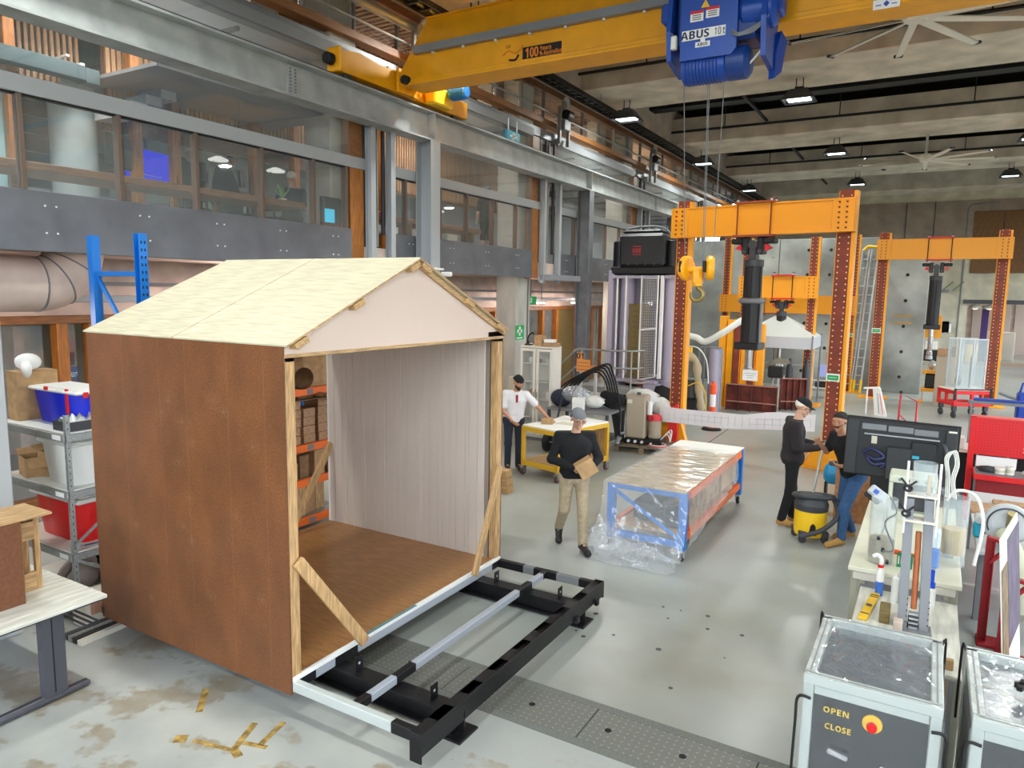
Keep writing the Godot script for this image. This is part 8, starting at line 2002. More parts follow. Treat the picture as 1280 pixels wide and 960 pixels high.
	part("top_rail", G.new().bx(-0.62, 0.64, 1.46, 1.49, -0.06, 0.03, 0.004), mat("redpale", hexc("e2675f"), 0.5), r)
	var ph := G.new()
	for i in 26:
		for j in 12: ph.bx(-0.5 + i * 0.04, -0.488 + i * 0.04, 0.95 + j * 0.042, 0.962 + j * 0.042, 0.0, 0.001)
	stuff(part("peg_hole", ph, M["darkred"], pg))
	rng.seed = 8
	ph = G.new()
	for j in 9:
		for i in 9:
			if rng.randf() < 0.5: ph.bx(0.06 + i * 0.045, 0.075 + i * 0.045, 0.99 + j * 0.05, 1.005 + j * 0.05, 0.001, 0.002)
	stuff(part("open_hole", ph, M["white"], pg))
	part("work_shelf", G.new().bx(-0.54, 0.58, 0.62, 0.70, -0.02, 0.5, 0.006), M["red"], r)
	part("shelf_liner", G.new().bx(-0.52, 0.56, 0.70, 0.706, 0.0, 0.48), M["grey"], r)
	part("back_strip", G.new().bx(-0.5, 0.0, 0.72, 0.88, -0.03, -0.02), M["paper"], r)
	part("drawer_front", G.new().bx(-0.5, 0.56, 0.36, 0.6, 0.3, 0.34, 0.008), M["darkred"], r)
	part("lower_shelf", G.new().bx(-0.56, 0.6, 0.12, 0.16, -0.02, 0.5, 0.006), M["red"], r)
	part("foot_rail", G.new().bx(-0.62, -0.54, 0.0, 0.1, -0.1, 0.5, 0.01).bx(0.56, 0.64, 0.0, 0.1, -0.1, 0.5, 0.01), M["red"], r)
	for q in [[0.9, 0.07, 0.09, "white", "white roll at the back of the red shelf"], [1.02, 0.055, 0.12, "whiteplastic", "white can with a pale label on the red shelf"]]:
		var cn := thing("can", q[4], "can", V(q[0] + 0.1, 0.706, -12.3))
		part("body", G.new().cyl(V(0, 0, 0), V(0, q[2], 0), q[1], 18, -1, 0.006), M[q[3]], cn)
		part("label_band", G.new().cyl(V(0, q[2] * 0.25, 0), V(0, q[2] * 0.7, 0), q[1] + 0.001, 18), M["cream"], cn)
	for q in [[0.82, "dark tools in a tray at the left of the red shelf", "darkgrey", 0.16], [1.35, "white cloth heap at the right of the red shelf", "whiteplastic", 0.14]]:
		solo("tool_tray", G.new().ell(V(0, 0.04, 0), V(q[3], 0.045, 0.1)), M[q[2]], q[1], "tools", V(q[0] + 0.05, 0.706, -12.35))
	# grey framed rack behind the red bench
	var gr := thing("steel_rack", "low dark steel rack with pale posts behind the display", "rack", V(0.75, 0, -13.4))
	for x in [-0.4, 0.0, 0.4, 0.9]: part("post", G.new().bx(x - 0.015, x + 0.015, 0, 0.82, 0.3, 0.33, 0.003), M["midgrey"], gr)
	part("top", G.new().bx(-0.42, 1.0, 0.82, 0.87, -0.3, 0.34, 0.006), M["offwhite"], gr)
	part("back", G.new().bx(-0.42, 1.0, 0.05, 0.82, -0.32, -0.3), M["jet"], gr)
	part("shelf", G.new().bx(-0.42, 1.0, 0.06, 0.09, -0.3, 0.34), M["grey"], gr)
	solo("paper_stack", G.new().bx(-0.1, 0.1, 0, 0.16, -0.15, 0.15, 0.01), M["white"], "white paper stack on the low rack beside the display", "paper", V(0.48, 0.872, -13.3))
	# ---- bench saw and red stands at the right edge
	var wb := thing("machine_table", "pale table with timber offcuts and the band saw at the right edge", "table", V(1.05, 0, -9.2))
	part("top", G.new().bx(-0.5, 0.9, 0.70, 0.74, -1.6, 1.0, 0.005), M["lightgrey"], wb)
	for x in [-0.45, 0.85]:
		for z in [-1.5, 0.9]: part("leg", G.new().bx(x - 0.03, x + 0.03, 0, 0.70, z - 0.03, z + 0.03, 0.004), M["grey"], wb)
	for q in [[0.72, -9.9, 0.34, 0.5, "wide peach board lying on the pale machine table"], [1.1, -10.3, 0.6, 0.2, "narrow peach board behind on the pale machine table"], [0.7, -9.05, 0.26, 0.4, "short orange-brown board at the front of the pale machine table"]]:
		solo("offcut_board", G.new().bx(-q[2] / 2, q[2] / 2, 0, 0.025, -q[3] / 2, q[3] / 2, 0.003), M["box_wood"], q[4], "board", V(q[0], 0.74, q[1]))
	var bs := thing("band_saw", "round grey-green bench saw head with a brass fitting and fat hose", "saw", V(0.80, 0.742, -8.55))
	part("wheel_guard", G.new().lathe([Vector2(0, -0.04), Vector2(0.2, -0.04), Vector2(0.21, 0.0), Vector2(0.2, 0.05), Vector2(0.13, 0.06), Vector2(0, 0.06)], 30, Transform3D(Basis(Vector3.RIGHT, PI / 2) * Basis(), V(0, 0.22, 0))), M["lightgrey"], bs)
	part("guard_ring", G.new().tube(arc(V(0, 0.22, 0.065), V(0.17, 0, 0), V(0, 0.17, 0), 0.4, 3.6, 20), 0.008, 6), M["darkgrey"], bs)
	part("fitting", G.new().cyl(V(0.03, 0.2, 0.05), V(0.03, 0.36, 0.12), 0.045, 14), mat("brass", hexc("8f8355"), 0.4, 0.4), bs)
	part("spindle", G.new().cyl(V(0, 0.16, 0.06), V(0, 0.16, 0.16), 0.03, 12), M["darkgrey"], bs)
	part("dust_hose", G.new().tube(curve([V(-0.02, 0.12, 0.1), V(0.02, 0.08, 0.3), V(0.1, -0.1, 0.6), V(0.12, -0.4, 0.9)], 6), 0.085, 12), mat("hosegreen", hexc("b9bda5"), 0.6), bs)
	for i in 6: part("hose_rib", G.new().cyl(V(0.0 + 0.02 * i, 0.1 - 0.03 * i, 0.18 + 0.07 * i), V(0.0 + 0.02 * i, 0.1 - 0.03 * i, 0.19 + 0.07 * i), 0.09, 14), M["hosegreen"], bs)
	var bd := thing("power_drill", "blue and grey power drill standing left of the round saw", "drill", V(0.57, 0.742, -8.7))
	part("body", G.new().bx(-0.04, 0.04, 0.0, 0.16, -0.05, 0.05, 0.02), mat("drillblue", hexc("23a0bd"), 0.45), bd)
	part("head", G.new().cyl(V(0, 0.2, -0.08), V(0, 0.2, 0.1), 0.04, 12, -1, 0.01), M["lightgrey"], bd)
	for q in [[0.62, -7.75, 1.02, "tall dark red steel stand left of the leaning board"], [0.75, -7.45, 0.78, "shorter dark red steel stand right behind the second machine"]]:
		var st := thing("red_stand", q[3], "stand", V(q[0], 0, q[1]))
		part("post", G.new().prof(ipoly(0.07, 0.07, 0.008, 0.008), V(0, 0, 0), V(0, q[2], 0), V(1, 0, 0)), M["darkred"], st)
		part("arm", G.new().bar(V(-0.03, q[2], 0), V(0.16, q[2] - 0.04, 0.0), 0.07, 0.03, 0.004), M["darkred"], st)
		part("knee", G.new().bar(V(0.0, q[2] - 0.24, 0), V(0.15, q[2] - 0.06, 0), 0.06, 0.03, 0.004), M["darkred"], st)
		part("foot", G.new().bx(-0.04, 0.2, 0, 0.03, -0.12, 0.12, 0.004), M["darkred"], st)
	var pb := thing("leaning_poster", "tall white framed poster board leaning at the right edge, purple and brown print", "board", V(0.75, 0, -6.2))
	var bb2 := Basis(Vector3.UP, 1.38) * Basis(Vector3.RIGHT, -0.10)
	part("board", G.new().box(bb2 * V(0, 0.8, 0), V(0.85, 1.54, 0.012), 0.002, bb2), M["white"], pb)
	part("print", G.new().box(bb2 * V(0.15, 1.1, 0.008), V(0.6, 0.8, 0.004), 0, bb2), mat("posterpurple", hexc("6c5878"), 0.5, 0, T["blot"], V(2, 2, 2)), pb)
	part("print", G.new().box(bb2 * V(-0.3, 0.9, 0.008), V(0.26, 0.9, 0.004), 0, bb2), mat("posterbrown", hexc("9a7a4a"), 0.5, 0, T["blot"], V(3, 3, 3)), pb)
	part("strut", G.new().bar(bb2 * V(0, 1.2, -0.01), bb2 * V(0, 0.0, -0.01) + V(-0.0, 0, -0.5), 0.03, 0.015), M["black"], pb)
	var bk := thing("red_bucket", "bright red bucket behind the leaning poster at the right edge", "bucket", V(1.05, 0, -7.1))
	part("pail", G.new().lathe([Vector2(0, 0), Vector2(0.13, 0), Vector2(0.16, 0.28), Vector2(0.17, 0.3), Vector2(0.15, 0.3), Vector2(0.12, 0.02)], 24), mat("bucketred", hexc("f02a1c"), 0.4), bk)
	part("handle", G.new().tube(arc(V(0, 0.28, 0), V(0.16, 0, 0), V(0, 0.1, 0.1), 0, PI, 12), 0.006, 6), M["black"], bk)
	solo("orange_hose", G.new().cyl(V(-0.3, 0.06, 0), V(0.4, 0.06, 0.1), 0.055, 14), M["box_wood"], "ribbed orange hose lying on the machine table edge, far right", "hose", V(1.25, 0.742, -8.45))

func machine(label: String, at: Vector3, full: bool) -> void:
	var m := thing("covered_machine", label, "machine", at)
	var al := mat("aluframe", hexc("c0c8c4"), 0.35, 0.3)
	var w := 0.325
	var d := 0.43
	var h := 1.0
	for x in [-w, w]:
		for z in [-d, d]:
			part("post", G.new().bx(x - 0.028, x + 0.028, 0.02, h - 0.03, z - 0.028, z + 0.028, 0.004), al, m)
		part("top_rail", G.new().bx(x - 0.03, x + 0.03, h - 0.06, h, -d, d, 0.004), al, m)
		part("rail_slot", G.new().bx(x - 0.005, x + 0.005, h, h + 0.002, -d + 0.03, d - 0.03), M["midgrey"], m)
	for z in [-d, d]:
		part("top_rail", G.new().bx(-w - 0.03, w + 0.03, h - 0.06, h, z - 0.03, z + 0.03, 0.004), al, m)
		part("rail_slot", G.new().bx(-w, w, h, h + 0.002, z - 0.005, z + 0.005), M["midgrey"], m)
	part("top_plate", G.new().bx(-w + 0.03, w - 0.03, h - 0.07, h - 0.05, -d + 0.03, d - 0.03), mat("smoke", hexc("5f666d"), 0.2), m)
	part("front_panel", G.new().bx(-w + 0.03, w - 0.03, 0.05, h - 0.12, d - 0.02, d), mat("panelblack", hexc("15181c"), 0.2), m)
	part("header", G.new().bx(-w + 0.03, w - 0.03, h - 0.12, h - 0.06, d - 0.02, d + 0.01, 0.003), al, m)
	part("side_panel", G.new().bx(-w - 0.02, -w - 0.01, 0.05, h - 0.06, -d + 0.03, d - 0.03), M["grey"], m)
	part("side_panel", G.new().bx(w + 0.01, w + 0.02, 0.05, h - 0.06, -d + 0.03, d - 0.03), M["cream"], m)
	if full:
		var yl := mat("letteryellow", hexc("d9b52a"), 0.5)
		letters("OPEN", 0.036, V(-0.17, 0.80, d + 0.006), Vector3.RIGHT, Vector3.UP, yl, m, true, 1.1)
		letters("CLOSE", 0.036, V(-0.155, 0.70, d + 0.006), Vector3.RIGHT, Vector3.UP, yl, m, true, 1.0)
		part("stop_plate", G.new().cyl(V(0.02, 0.79, d), V(0.02, 0.79, d + 0.012), 0.052, 26), M["yellow"], m)
		part("stop_button", G.new().lathe([Vector2(0.015, 0.012), Vector2(0.015, 0.035), Vector2(0.028, 0.04), Vector2(0.026, 0.06), Vector2(0, 0.065)], 22, Transform3D(Basis(Vector3.RIGHT, PI / 2), V(0.02, 0.79, d))), M["red"], m)
		part("door_handle", G.new().bar(V(-0.2, 0.57, d + 0.04), V(-0.09, 0.55, d + 0.04), 0.025, 0.03, 0.008), M["alu"], m)
		part("inner_cage", G.new().tube([V(0.08, 0.55, d + 0.01), V(0.16, 0.53, d + 0.01), V(0.28, 0.58, d + 0.01)], 0.004, 5).tube([V(0.16, 0.53, d + 0.01), V(0.16, 0.3, d + 0.01)], 0.006, 5).tube([V(0.22, 0.53, d + 0.01), V(0.22, 0.3, d + 0.01)], 0.006, 5).tube([V(0.08, 0.55, d + 0.01), V(0.08, 0.36, d + 0.01)], 0.004, 5), M["alu"], m)
	else:
		part("valve", G.new().bar(V(-0.12, h + 0.03, 0.05), V(-0.09, h + 0.03, -0.06), 0.03, 0.03, 0.004).bar(V(-0.14, h + 0.03, 0.0), V(-0.05, h + 0.03, 0.01), 0.03, 0.03, 0.004), M["jet"], m)
	# the clear cover: crinkled film over top and front with black piping
	var fn := FastNoiseLite.new()
	fn.seed = 3 if full else 8
	fn.frequency = 3.2
	fn.fractal_octaves = 3
	var rows := []
	for i in 33:
		var rr := PackedVector3Array()
		for j in 33:
			var x := -w - 0.035 + (2 * w + 0.07) * j / 32.0
			var z := -d - 0.035 + (2 * d + 0.07) * i / 32.0
			rr.append(V(x, h + 0.008 + 0.012 * fn.get_noise_2d(x * 2.0, z * 2.0) - 0.008, z))
		rows.append(rr)
	var cv := mat("coverfilm", Color(0.93, 0.95, 0.96, 0.06), 0.08)
	cv.transparency = BaseMaterial3D.TRANSPARENCY_ALPHA
	part("cover_top", G.new().sheet(rows), cv, m)
	rows = []
	for i in 31:
		var rr := PackedVector3Array()
		for j in 33:
			var u := j / 32.0
			var v := i / 30.0
			var x := -w - 0.04 + (2 * w + 0.08) * u
			rr.append(V(x, h - 0.05 - 0.9 * v, d + 0.05 + 0.03 * v + 0.03 * v * fn.get_noise_2d(x * 3.0 + v * 1.2, v * 0.6 + 5.0)))
		rows.append(rr)
	part("cover_front", G.new().sheet(rows), cv, m)
	for s in [-1.0, 1.0]:
		part("cover_piping", G.new().tube(curve([V(s * (w + 0.03), h - 0.02, -d), V(s * (w + 0.05), h - 0.02, -d - 0.03), V(s * (w + 0.05), 0.5, -d - 0.03)], 4), 0.008, 6), M["jet"], m)
		part("cover_piping", G.new().tube(curve([V(s * (w - 0.02), h - 0.13, d + 0.06), V(s * (w + 0.05), h - 0.14, d + 0.06), V(s * (w + 0.055), 0.7, d + 0.07), V(s * (w + 0.06), 0.3, d + 0.08)], 5), 0.009, 6), M["jet"], m)

# ================================================================ people
func field(g: G, prims: Array, cell: float, k: float, planes := []) -> void:
	# smooth union of tapered capsules [a, b, ra, rb], meshed as surface nets
	var lo := Vector3.INF
	var hi := -Vector3.INF
	for p in prims:
		var r: float = maxf(p[2], p[3]) + k + cell * 2.5
		lo = lo.min(p[0].min(p[1]) - Vector3.ONE * r)
		hi = hi.max(p[0].max(p[1]) + Vector3.ONE * r)
	var nx := int((hi.x - lo.x) / cell) + 2
	var ny := int((hi.y - lo.y) / cell) + 2
	var nz := int((hi.z - lo.z) / cell) + 2
	var f := PackedFloat32Array()
	f.resize(nx * ny * nz)
	f.fill(1.0)
	var sy := nz
	var sx := ny * nz
	for p in prims:
		var a: Vector3 = p[0]
		var b: Vector3 = p[1]
		var ra: float = p[2]
		var rb: float = p[3]
		var ba := b - a
		var bb := maxf(ba.length_squared(), 1e-9)
		var r: float = maxf(ra, rb) + k + cell * 2.0
		var l: Vector3 = (a.min(b) - Vector3.ONE * r - lo) / cell
		var h: Vector3 = (a.max(b) + Vector3.ONE * r - lo) / cell
		for x in range(maxi(0, int(l.x)), mini(nx, int(h.x) + 1)):
			for y in range(maxi(0, int(l.y)), mini(ny, int(h.y) + 1)):
				var i := x * sx + y * sy
				for z in range(maxi(0, int(l.z)), mini(nz, int(h.z) + 1)):
					var q := lo + Vector3(x, y, z) * cell - a
					var t := clampf(q.dot(ba) / bb, 0.0, 1.0)
					var d := (q - ba * t).length() - lerpf(ra, rb, t)
					var e: float = f[i + z]
					var w := k - absf(d - e)
					f[i + z] = minf(d, e) - (w * w / (4.0 * k) if w > 0.0 else 0.0)
	var lim := cell * 2.0
	if planes:
		for x in nx:
			for y in ny:
				var i := x * sx + y * sy
				for z in nz:
					if f[i + z] < lim:
						var q := lo + Vector3(x, y, z) * cell
						for pl in planes: f[i + z] = maxf(f[i + z], q.dot(pl[0]) - pl[1])
	var vid := {}
	var vp := PackedVector3Array()
	var vn := PackedVector3Array()
	var off := [0, sx, sy, sx + sy, 1, sx + 1, sy + 1, sx + sy + 1]
	var cor := [Vector3(0, 0, 0), Vector3(1, 0, 0), Vector3(0, 1, 0), Vector3(1, 1, 0), Vector3(0, 0, 1), Vector3(1, 0, 1), Vector3(0, 1, 1), Vector3(1, 1, 1)]
	var eds := [[0, 1], [2, 3], [4, 5], [6, 7], [0, 2], [1, 3], [4, 6], [5, 7], [0, 4], [1, 5], [2, 6], [3, 7]]
	for x in nx - 1:
		for y in ny - 1:
			for z in nz - 1:
				var i := x * sx + y * sy + z
				var f0 := f[i]
				if f0 > lim or f0 < -lim: continue
				var c := 0
				for j in 8:
					if f[i + off[j]] < 0.0: c += 1
				if c == 0 or c == 8: continue
				var s := Vector3.ZERO
				var cnt := 0
				for e in eds:
					var da := f[i + off[e[0]]]
					var db := f[i + off[e[1]]]
					if (da < 0.0) != (db < 0.0):
						s += cor[e[0]].lerp(cor[e[1]], da / (da - db)); cnt += 1
				var gr := Vector3.ZERO
				for j in 8: gr += (cor[j] - Vector3.ONE * 0.5) * f[i + off[j]]
				vid[i] = vp.size()
				vp.append(lo + (Vector3(x, y, z) + s / cnt) * cell)
				vn.append(gr.normalized())
	for i in vid:
		for ax in 3:
			var st: int = [sx, sy, 1][ax]
			if (f[i] < 0.0) == (f[i + st] < 0.0): continue
			var u: int = [sy, 1, sx][ax]
			var w: int = [1, sx, sy][ax]
			if not (vid.has(i - u) and vid.has(i - w) and vid.has(i - u - w)): continue
			var a: int = vid[i]
			var b: int = vid[i - u]
			var c: int = vid[i - u - w]
			var d: int = vid[i - w]
			g.tri(vp[a], vp[b], vp[c], vn[a], vn[b], vn[c])
			g.tri(vp[a], vp[c], vp[d], vn[a], vn[c], vn[d])

func hand(g: G, w: Vector3, dir: Vector3, palm: Vector3, side: float, curl: float) -> void:
	# w wrist, dir towards the fingers, palm the way the palm faces, side: +1 thumb towards dir x palm
	var d := dir.normalized()
	var n := (palm - d * palm.dot(d)).normalized()
	var s := d.cross(n) * side
	var pr := [[w, w + d * 0.05 + s * 0.012, 0.024, 0.02]]
	for i in 4:
		var base := w + d * (0.088 - 0.006 * absf(i - 1.0)) + s * (0.03 - 0.02 * i)
		pr.append([w + d * 0.02 + s * (0.014 - 0.01 * i), base, 0.015, 0.0125])
		var ln: float = [0.042, 0.047, 0.044, 0.034][i]
		var b := base
		var a := curl * 0.5
		for j in 3:
			var v := d * cos(a) + n * sin(a)
			var e: Vector3 = b + v * ln * [1.0, 0.65, 0.5][j]
			pr.append([b, e, 0.0098 - 0.001 * j, 0.009 - 0.001 * j])
			b = e
			a += curl * [0.8, 0.6, 0.5][j]
	var t0 := w + d * 0.025 + s * 0.028
	var t1 := t0 + (d * 0.6 + s * 0.75 + n * 0.3).normalized() * 0.04
	var t2 := t1 + (d * 0.85 + s * 0.2 + n * 0.5).normalized() * 0.032
	pr.append([w + d * 0.015 + s * 0.01, t0, 0.016, 0.0135])
	pr.append([t0, t1, 0.0125, 0.011])
	pr.append([t1, t2, 0.0105, 0.009])
	field(g, pr, 0.0055, 0.006)

func person(label: String, at: Vector3, turn: float, k: float, pose: Dictionary, look: Dictionary) -> Node3D:
	var J := {"pelvis": V(0, 0.96, 0), "chest": V(0, 1.32, 0), "neck": V(0, 1.48, -0.005), "head": V(0, 1.665, 0.025), "sl": V(0.185, 1.425, -0.01), "sr": V(-0.185, 1.425, -0.01), "el": V(0.25, 1.14, -0.03), "er": V(-0.25, 1.14, -0.03), "wl": V(0.25, 0.9, 0.05), "wr": V(-0.25, 0.9, 0.05),
		"hl": V(0.095, 0.93, 0), "hr": V(-0.095, 0.93, 0), "kl": V(0.1, 0.5, 0.02), "kr": V(-0.1, 0.5, 0.02), "al": V(0.1, 0.09, -0.02), "ar": V(-0.1, 0.09, -0.02), "tl": V(0.12, 0.035, 0.17), "tr": V(-0.12, 0.035, 0.17)}
	for q in pose:
		if J.has(q): J[q] = pose[q]
	var o := thing("person", label, "person", at, turn)
	o.scale = Vector3.ONE * k
	var cell: float = look.get("cell", 0.014)
	var hb: Basis = pose.get("hb", Basis())
	var hx: Vector3 = (J.sl - J.sr).normalized()
	var px: Vector3 = (J.hl - J.hr).normalized()
	var wst: Vector3 = J.pelvis.lerp(J.chest, 0.4)
	var torso := func(e: float) -> Array:
		var r := []
		for s in [-1.0, 1.0]:
			r.append([J.chest + hx * 0.075 * s, wst + px * 0.06 * s, 0.112 + e, 0.098 + e])
			r.append([wst + px * 0.06 * s, J.pelvis + px * 0.06 * s, 0.1 + e, 0.112 + e])
		r.append([J.chest + V(0, 0.02, 0), wst, 0.112 + e, 0.1 + e])
		r.append([J.sl, J.sr, 0.062 + e, 0.062 + e])
		r.append([J.chest + V(0, 0.06, 0), J.neck, 0.09 + e, 0.06 + e * 0.5])
		return r
	var arms := func(e: float, full: bool) -> Array:
		var r := []
		for s in ["l", "r"]:
			var S: Vector3 = J["s" + s]
			var E: Vector3 = J["e" + s]
			var W: Vector3 = J["w" + s]
			if full: r.append_array([[S, E, 0.054 + e, 0.041 + e], [E, W, 0.041 + e, 0.029 + e]])
			else: r.append([S, S.lerp(E, 0.72), 0.057 + e, 0.052 + e])
		return r
	var legs := func(e: float) -> Array:
		var r := []
		for s in ["l", "r"]:
			r.append([J["h" + s], J["k" + s], 0.082 + e, 0.056 + e])
			r.append([J["k" + s], J["a" + s] + V(0, 0.01, 0), 0.055 + e, 0.04 + e * 1.5])
		r.append([J.hl, J.hr, 0.098 + e, 0.098 + e])
		return r
	var fp := []
	for s in ["l", "r"]:
		fp.append([J["a" + s], J["t" + s], 0.04, 0.028])
	# the whole body, one continuous skin
	var g := G.new()
	field(g, torso.call(-0.014) + arms.call(-0.004, true) + legs.call(-0.008) + fp + [[J.neck, J.head - hb.y * 0.05, 0.056, 0.052]], cell, 0.025)
	var H := func(x: float, y: float, z: float) -> Vector3: return J.head + hb * V(x, y, z)
	field(g, [[H.call(0, 0.035, 0.012), H.call(0, 0.035, -0.03), 0.079, 0.082], [H.call(0, 0.0, 0.035), H.call(0, -0.075, 0.045), 0.062, 0.036], [H.call(-0.03, -0.05, 0.03), H.call(0.03, -0.05, 0.03), 0.036, 0.036], [H.call(0, -0.095, 0.066), H.call(0, -0.09, 0.07), 0.022, 0.022], [H.call(0, 0.02, 0.092), H.call(0, -0.022, 0.112), 0.008, 0.013],
		[H.call(-0.014, -0.028, 0.098), H.call(0.014, -0.028, 0.098), 0.009, 0.009], [H.call(-0.036, 0.04, 0.08), H.call(0.036, 0.04, 0.08), 0.014, 0.014], [H.call(-0.02, -0.056, 0.092), H.call(0.02, -0.056, 0.092), 0.009, 0.009], [H.call(-0.083, 0.02, 0.0), H.call(-0.085, -0.022, -0.004), 0.013, 0.01], [H.call(0.083, 0.02, 0.0), H.call(0.085, -0.022, -0.004), 0.013, 0.01], [H.call(-0.045, -0.01, 0.062), H.call(0.045, -0.01, 0.062), 0.024, 0.024]], 0.007 if cell < 0.02 else 0.014, 0.016)
	if look.get("hands", true):
		for s in ["l", "r"]:
			var W: Vector3 = J["w" + s]
			var d: Vector3 = pose.get("d" + s, W - J["e" + s])
			hand(g, W, d, pose.get("n" + s, V(-1 if s == "l" else 1, 0, 0.2)), pose.get("q" + s, 1.0 if s == "l" else -1.0), pose.get("c" + s, 0.7))
	part("body", g, M[look.skin], o)
	# clothes
	var up: Vector3 = (J.neck - J.pelvis).normalized()
	g = G.new()
	var cuff := []
	var bulk: float = look.get("bulk", 0.0)
	field(g, torso.call(0.014 + bulk) + arms.call(0.014 + bulk, look.long) + [[J.pelvis + px * 0.05, J.pelvis - px * 0.05, 0.134 + bulk, 0.134 + bulk]], cell, 0.03, [[up, up.dot(J.neck + up * 0.012)], [-up, -up.dot(J.pelvis - up * look.get("hem", 0.02))]])
	part("shirt", g, M[look.shirt], o)
	g = G.new()
	field(g, legs.call(0.012) + [[J.pelvis + px * 0.05, J.pelvis - px * 0.05, 0.1, 0.1]], cell, 0.03, [[up, up.dot(J.pelvis + up * 0.05)], [V(0, -1, 0), -look.get("cuff", 0.06)]])
	part("trousers", g, M[look.legs], o)
	for s in ["l", "r"]:
		var A: Vector3 = J["a" + s]
		var Tt: Vector3 = J["t" + s]
		var bk: Vector3 = (A - Tt) * V(1, 0, 1)
		g = G.new()
		field(g, [[A + V(0, 0.02, 0), A - V(0, 0.03, 0) + bk * 0.12, 0.05, 0.045], [A - V(0, 0.02, 0), Tt, 0.048, 0.04], [Tt, Tt + bk * -0.1, 0.038, 0.034]], cell, 0.03, [[V(0, -1, 0), -(minf(A.y - 0.09, Tt.y - 0.035) + 0.004)]])
		var sh := part("shoe", g, M[look.shoe], o)
	# hair, cap, beard, eyes
	if look.has("hair"):
		g = G.new()
		var hp := [[H.call(0, 0.045, 0.01), H.call(0, 0.045, -0.034), 0.08, 0.086]]
		if look.get("mop", false): hp += [[H.call(-0.06, 0.0, -0.03), H.call(-0.06, -0.06, -0.04), 0.04, 0.03], [H.call(0.06, 0.0, -0.03), H.call(0.06, -0.06, -0.04), 0.04, 0.03], [H.call(0, 0, -0.06), H.call(0, -0.06, -0.06), 0.05, 0.04]]
		field(g, hp, 0.008 if cell < 0.02 else 0.015, 0.02, [[hb * V(0, -0.9, 0.43), (hb * V(0, -0.9, 0.43)).dot(H.call(0, 0.062, 0.06))]])
		part("hair", g, M[look.hair], o)
	if look.has("cap"):
		g = G.new()
		field(g, [[H.call(0, 0.05, 0.012), H.call(0, 0.05, -0.032), 0.086, 0.09]], 0.008 if cell < 0.02 else 0.015, 0.02, [[hb * V(0, -1, -0.12), (hb * V(0, -1, -0.12)).dot(H.call(0, 0.045, 0))]])
		var cp := part("cap", g, M[look.cap], o)
		var bd: float = look.get("brim", 0.0)
		if bd != 0.0:
			var rows := []
			for i in 5:
				var rr := PackedVector3Array()
				for j in 9:
					var a := lerpf(-0.9, 0.9, j / 8.0)
					var r := 0.09 + 0.07 * i / 4.0 * cos(a)
					rr.append(H.call(sin(a) * 0.088, 0.052 - 0.012 * i / 4.0 - 0.015 * a * a, (cos(a) * 0.09 + 0.07 * i / 4.0 * cos(a)) * signf(bd) + 0.0))
				rows.append(rr)
			part("brim", G.new().sheet(rows, 0.006), M[look.cap], cp)
	if look.has("beard"):
		g = G.new()
		var b := []
		if look.beard == "full": b = [[H.call(-0.05, -0.045, 0.04), H.call(0, -0.092, 0.07), 0.027, 0.03], [H.call(0.05, -0.045, 0.04), H.call(0, -0.092, 0.07), 0.027, 0.03]]
		field(g, b + [[H.call(-0.026, -0.044, 0.098), H.call(0.026, -0.044, 0.098), 0.011, 0.011]], 0.006, 0.01)
		part("beard", g, M[look.get("beardcolor", "hair_dark")], o)
	if cell < 0.02:
		for s in [-1.0, 1.0]:
			var e := part("eye", G.new().ell(H.call(0.033 * s, 0.012, 0.083), V(0.011, 0.0055, 0.009), hb), M["white"], o)
			part("iris", G.new().ell(H.call(0.033 * s, 0.011, 0.091), V(0.0062, 0.0055, 0.003), hb), M["jet"], e)
			part("eyebrow", G.new().bar(H.call(0.016 * s, 0.038, 0.095), H.call(0.05 * s, 0.036, 0.084), 0.008, 0.008, 0.002), M[look.get("brow", "hair_dark")], o)
		if look.get("glasses", false):
			var gl := part("glasses", G.new().tube([H.call(-0.085, 0.015, 0.0), H.call(-0.07, 0.015, 0.09), H.call(0.07, 0.015, 0.09), H.call(0.085, 0.015, 0.0)], 0.003, 6), M["jet"], o)
			for s in [-1.0, 1.0]: part("lens_rim", G.new().tube(arc(H.call(0.033 * s, 0.01, 0.104), hb * V(0.024, 0, 0), hb * V(0, 0.019, 0), 0, TAU, 14), 0.0028, 6), M["jet"], gl)
	return o

